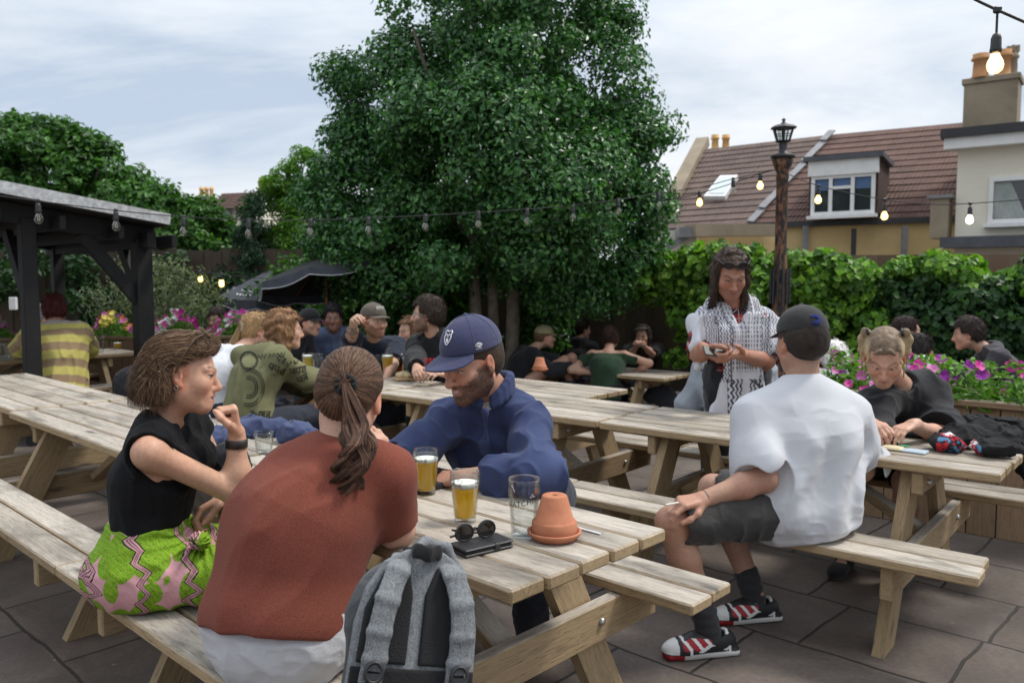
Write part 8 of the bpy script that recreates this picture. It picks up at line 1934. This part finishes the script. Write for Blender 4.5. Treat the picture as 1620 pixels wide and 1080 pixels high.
# dark bag on the bench behind the green top and one at the shelter
for px, py, Yb, r_, lab in ((1045, 628, 8.6, .17, 'dark rucksack on the bench beside the woman in green'), (212, 607, 7.6, .20, 'black bag and coat on the bench under the shelter table')):
    q = at(px, py, Yb); S_ = S(); S_.ell(q, (r_, r_ * .7, r_ * .85), None, .03); S_.ell(q + np.array([.02, -.06, -.05]), (r_ * .7, r_ * .5, r_ * .5), None, .04); S_.disp(lambda P: .010 * ridge(P, 9, None, 1, 2)); e = empty('rucksack', q, 0, lab, 'bag'); job('bag_cloth', S_, .012, CL('charcoal_bag', (.028, .030, .036)), e)

# ================================================================== GREY RUCKSACK ON THE BENCH END
def rucksack():
    k = NT('grey_melange'); v = k.coord('Object', (1, 1, .35)); n = k.noise(v, 620, 3, .7); n2 = k.noise(v, 140, 2); k.base(k.ramp(k.math('ADD', k.math('MULTIPLY', n, .8), k.math('MULTIPLY', n2, .2)), [(.36, (.07, .075, .08)), (.5, (.165, .175, .185)), (.64, (.29, .30, .31))])); k.set(Roughness=.9); k.bump(n, .35, .001); grey = k.m
    blk = CL('black_webbing', (.012, .012, .013)); mesh_ = NT('black_air_mesh'); v = mesh_.coord('Object'); vo = mesh_.new('ShaderNodeTexVoronoi'); vo.inputs['Scale'].default_value = 330; mesh_.l(v, vo.inputs['Vector']); mesh_.base((.010, .010, .011)); mesh_.set(Roughness=.9); mesh_.bump(vo.outputs['Distance'], .6, .002)
    base = at(640, 1120, 1.62); topc = at(668, 868, 1.74); up = unit(topc - base); side = unit(at(745, 1000, 1.66) - at(560, 1000, 1.58)); side = unit(side - up * (side @ up)); out = unit(np.cross(side, up)); 
    if out @ (-base) < 0 and out[1] > 0: out = -out
    out = out if out[1] < 0 else -out
    Lb = np.linalg.norm(topc - base); e = empty('rucksack', base, 0, 'grey marl rucksack with black padding propped on the bench behind the woman in rust', 'rucksack')
    R = np.stack([side, out, up], 1); W = lambda x, y, z: base + side * x + out * y + up * z
    S_ = S(); hw = .125
    S_.slab(W(0, -.055, .04), W(0, -.055, Lb * .62), hw, hw * .98, .085, .080, side, .04); S_.slab(W(0, -.055, Lb * .55), W(0, -.05, Lb * .93 - .05), hw * .98, hw * .72, .080, .050, side, .06); S_.disp(lambda P: .003 * ridge(P, 12, None, 1, 2))
    job('body', S_, .0038, CL('charcoal_nylon', (.055, .058, .062)), e)
    # back panel: grey frame with black mesh pads
    def panel(name, pts, y, th, mat, r=.006, vox=.0034):
        S2 = S(); P2 = np.array(pts, float)
        def fn(P):
            q = (P - base.astype(f32)) @ R.astype(f32); x, yy, z = q[:, 0], q[:, 1], q[:, 2]; d = np.full(len(P), 1e9, f32); sgn = np.ones(len(P), f32)
            for i in range(len(P2)):
                a, b = P2[i], P2[i - 1]; ex, ez = b - a; wx, wz = x - a[0], z - a[1]; t = np.clip((wx * ex + wz * ez) / (ex * ex + ez * ez), 0, 1); d = np.minimum(d, (wx - ex * t) ** 2 + (wz - ez * t) ** 2)
                c1 = z >= a[1]; c2 = z < b[1]; c3 = ex * wz > ez * wx; sgn = np.where((c1 & c2 & c3) | (~c1 & ~c2 & ~c3), -sgn, sgn)
            d2 = sgn * np.sqrt(d); bul = y + .012 * np.clip(1 - (x / .14) ** 2, 0, 1); dy = np.abs(yy - bul) - th; return np.minimum(np.maximum(d2 + r, dy + r), 0) + np.sqrt(np.maximum(d2 + r, 0) ** 2 + np.maximum(dy + r, 0) ** 2) - r
        c = P2.mean(0); S2.ops.append((fn, W(c[0], y, c[1]), float(np.linalg.norm(P2 - c, axis=1).max() + .03), 0.0, 'u')); job(name, S2, vox, mat, e)
    L = Lb
    arch = [(-.135, .0), (-.132, L * .5), (-.118, L * .72), (-.085, L * .90), (-.04, L * .985), (.04, L * .985), (.085, L * .90), (.118, L * .72), (.132, L * .5), (.135, .0)]
    panel('back_panel', arch, .018, .012, grey)
    panel('mesh_pad', [(.006, L * .27), (.006, L * .70), (.026, L * .88), (.084, L * .84), (.116, L * .60), (.122, L * .27)], .030, .009, mesh_.m); panel('mesh_pad', [(-.122, L * .27), (-.116, L * .60), (-.084, L * .84), (-.034, L * .88), (-.020, L * .70), (-.020, L * .27)], .030, .009, mesh_.m)
    panel('luggage_sleeve', [(-.132, L * .14), (-.132, L * .25), (.132, L * .25), (.132, L * .14)], .033, .005, blk); panel('lower_pad', [(-.12, -.04), (-.12, L * .08), (.12, L * .08), (.12, -.04)], .030, .008, mesh_.m)
    for sg in (-1, 1):
        S2 = S(); path = [(sg * .045, .020, L * .93), (sg * .062, .060, L * .84), (sg * .080, .075, L * .66), (sg * .088, .072, L * .46), (sg * .088, .062, L * .30), (sg * .090, .048, L * .16)]
        for a, b in zip(path[:-1], path[1:]): S2.slab(W(*a), W(*b), .025, .025, .009, .009, side, .012)
        job('shoulder_strap', S2, .0034, grey, e)
        mb = MB(); p0 = W(sg * .089, .062, L * .20)
        mb.bar(W(sg * .088, .066, L * .23), W(sg * .095, .05, -.02), .024, .003, tuple(out)); wparent(mb.build('webbing', blk), e)
        mb = MB(); mb.tube([W(sg * .089 + .017 * math.cos(t), .074, L * .225 + .019 * math.sin(t)) for t in np.linspace(0, 6.283, 17)], .0042, 6, caps=False); mb.bar(W(sg * .089 - .02, .073, L * .20), W(sg * .089 + .02, .073, L * .20), .012, .006, tuple(out)); wparent(mb.build('buckle', M['black_plastic']), e)
    S2 = S(); hp_ = [(-.030, .022, L * .955), (-.026, .050, L * .985), (.0, .062, L * .955), (.026, .050, L * .985), (.030, .022, L * .955)]
    for a, b in zip(hp_[:-1], hp_[1:]): S2.slab(W(*a), W(*b), .016, .016, .005, .005, up, .006)
    job('grab_loop', S2, .0034, blk, e)
    S2 = S(); pts = [(-.02 + .0, -.02, L * .97), (.02, -.055, L * 1.06), (.075, -.07, L * 1.04), (.105, -.07, L * .90), (.115, -.07, L * .80)]
    for a, b in zip(pts[:-1], pts[1:]): S2.cone(W(*a), W(*b), .011, .011, .01)
    job('top_handle', S2, .0036, grey, e)
    mb = MB(); zp = [(.128, -.012, .02), (.128, -.012, L * .5), (.114, -.012, L * .73), (.083, -.012, L * .90), (.04, -.012, L * .99), (-.04, -.012, L * .99)]; mb.tube([W(*q) for q in zp], .0062, 7); wparent(mb.build('zip', blk), e)
    mb = MB(); mb.bar(W(.136, -.03, L * .16), W(.140, -.075, L * .10), .012, .004, tuple(side)); wparent(mb.build('zip_puller', blk), e)
rucksack()
run_jobs()
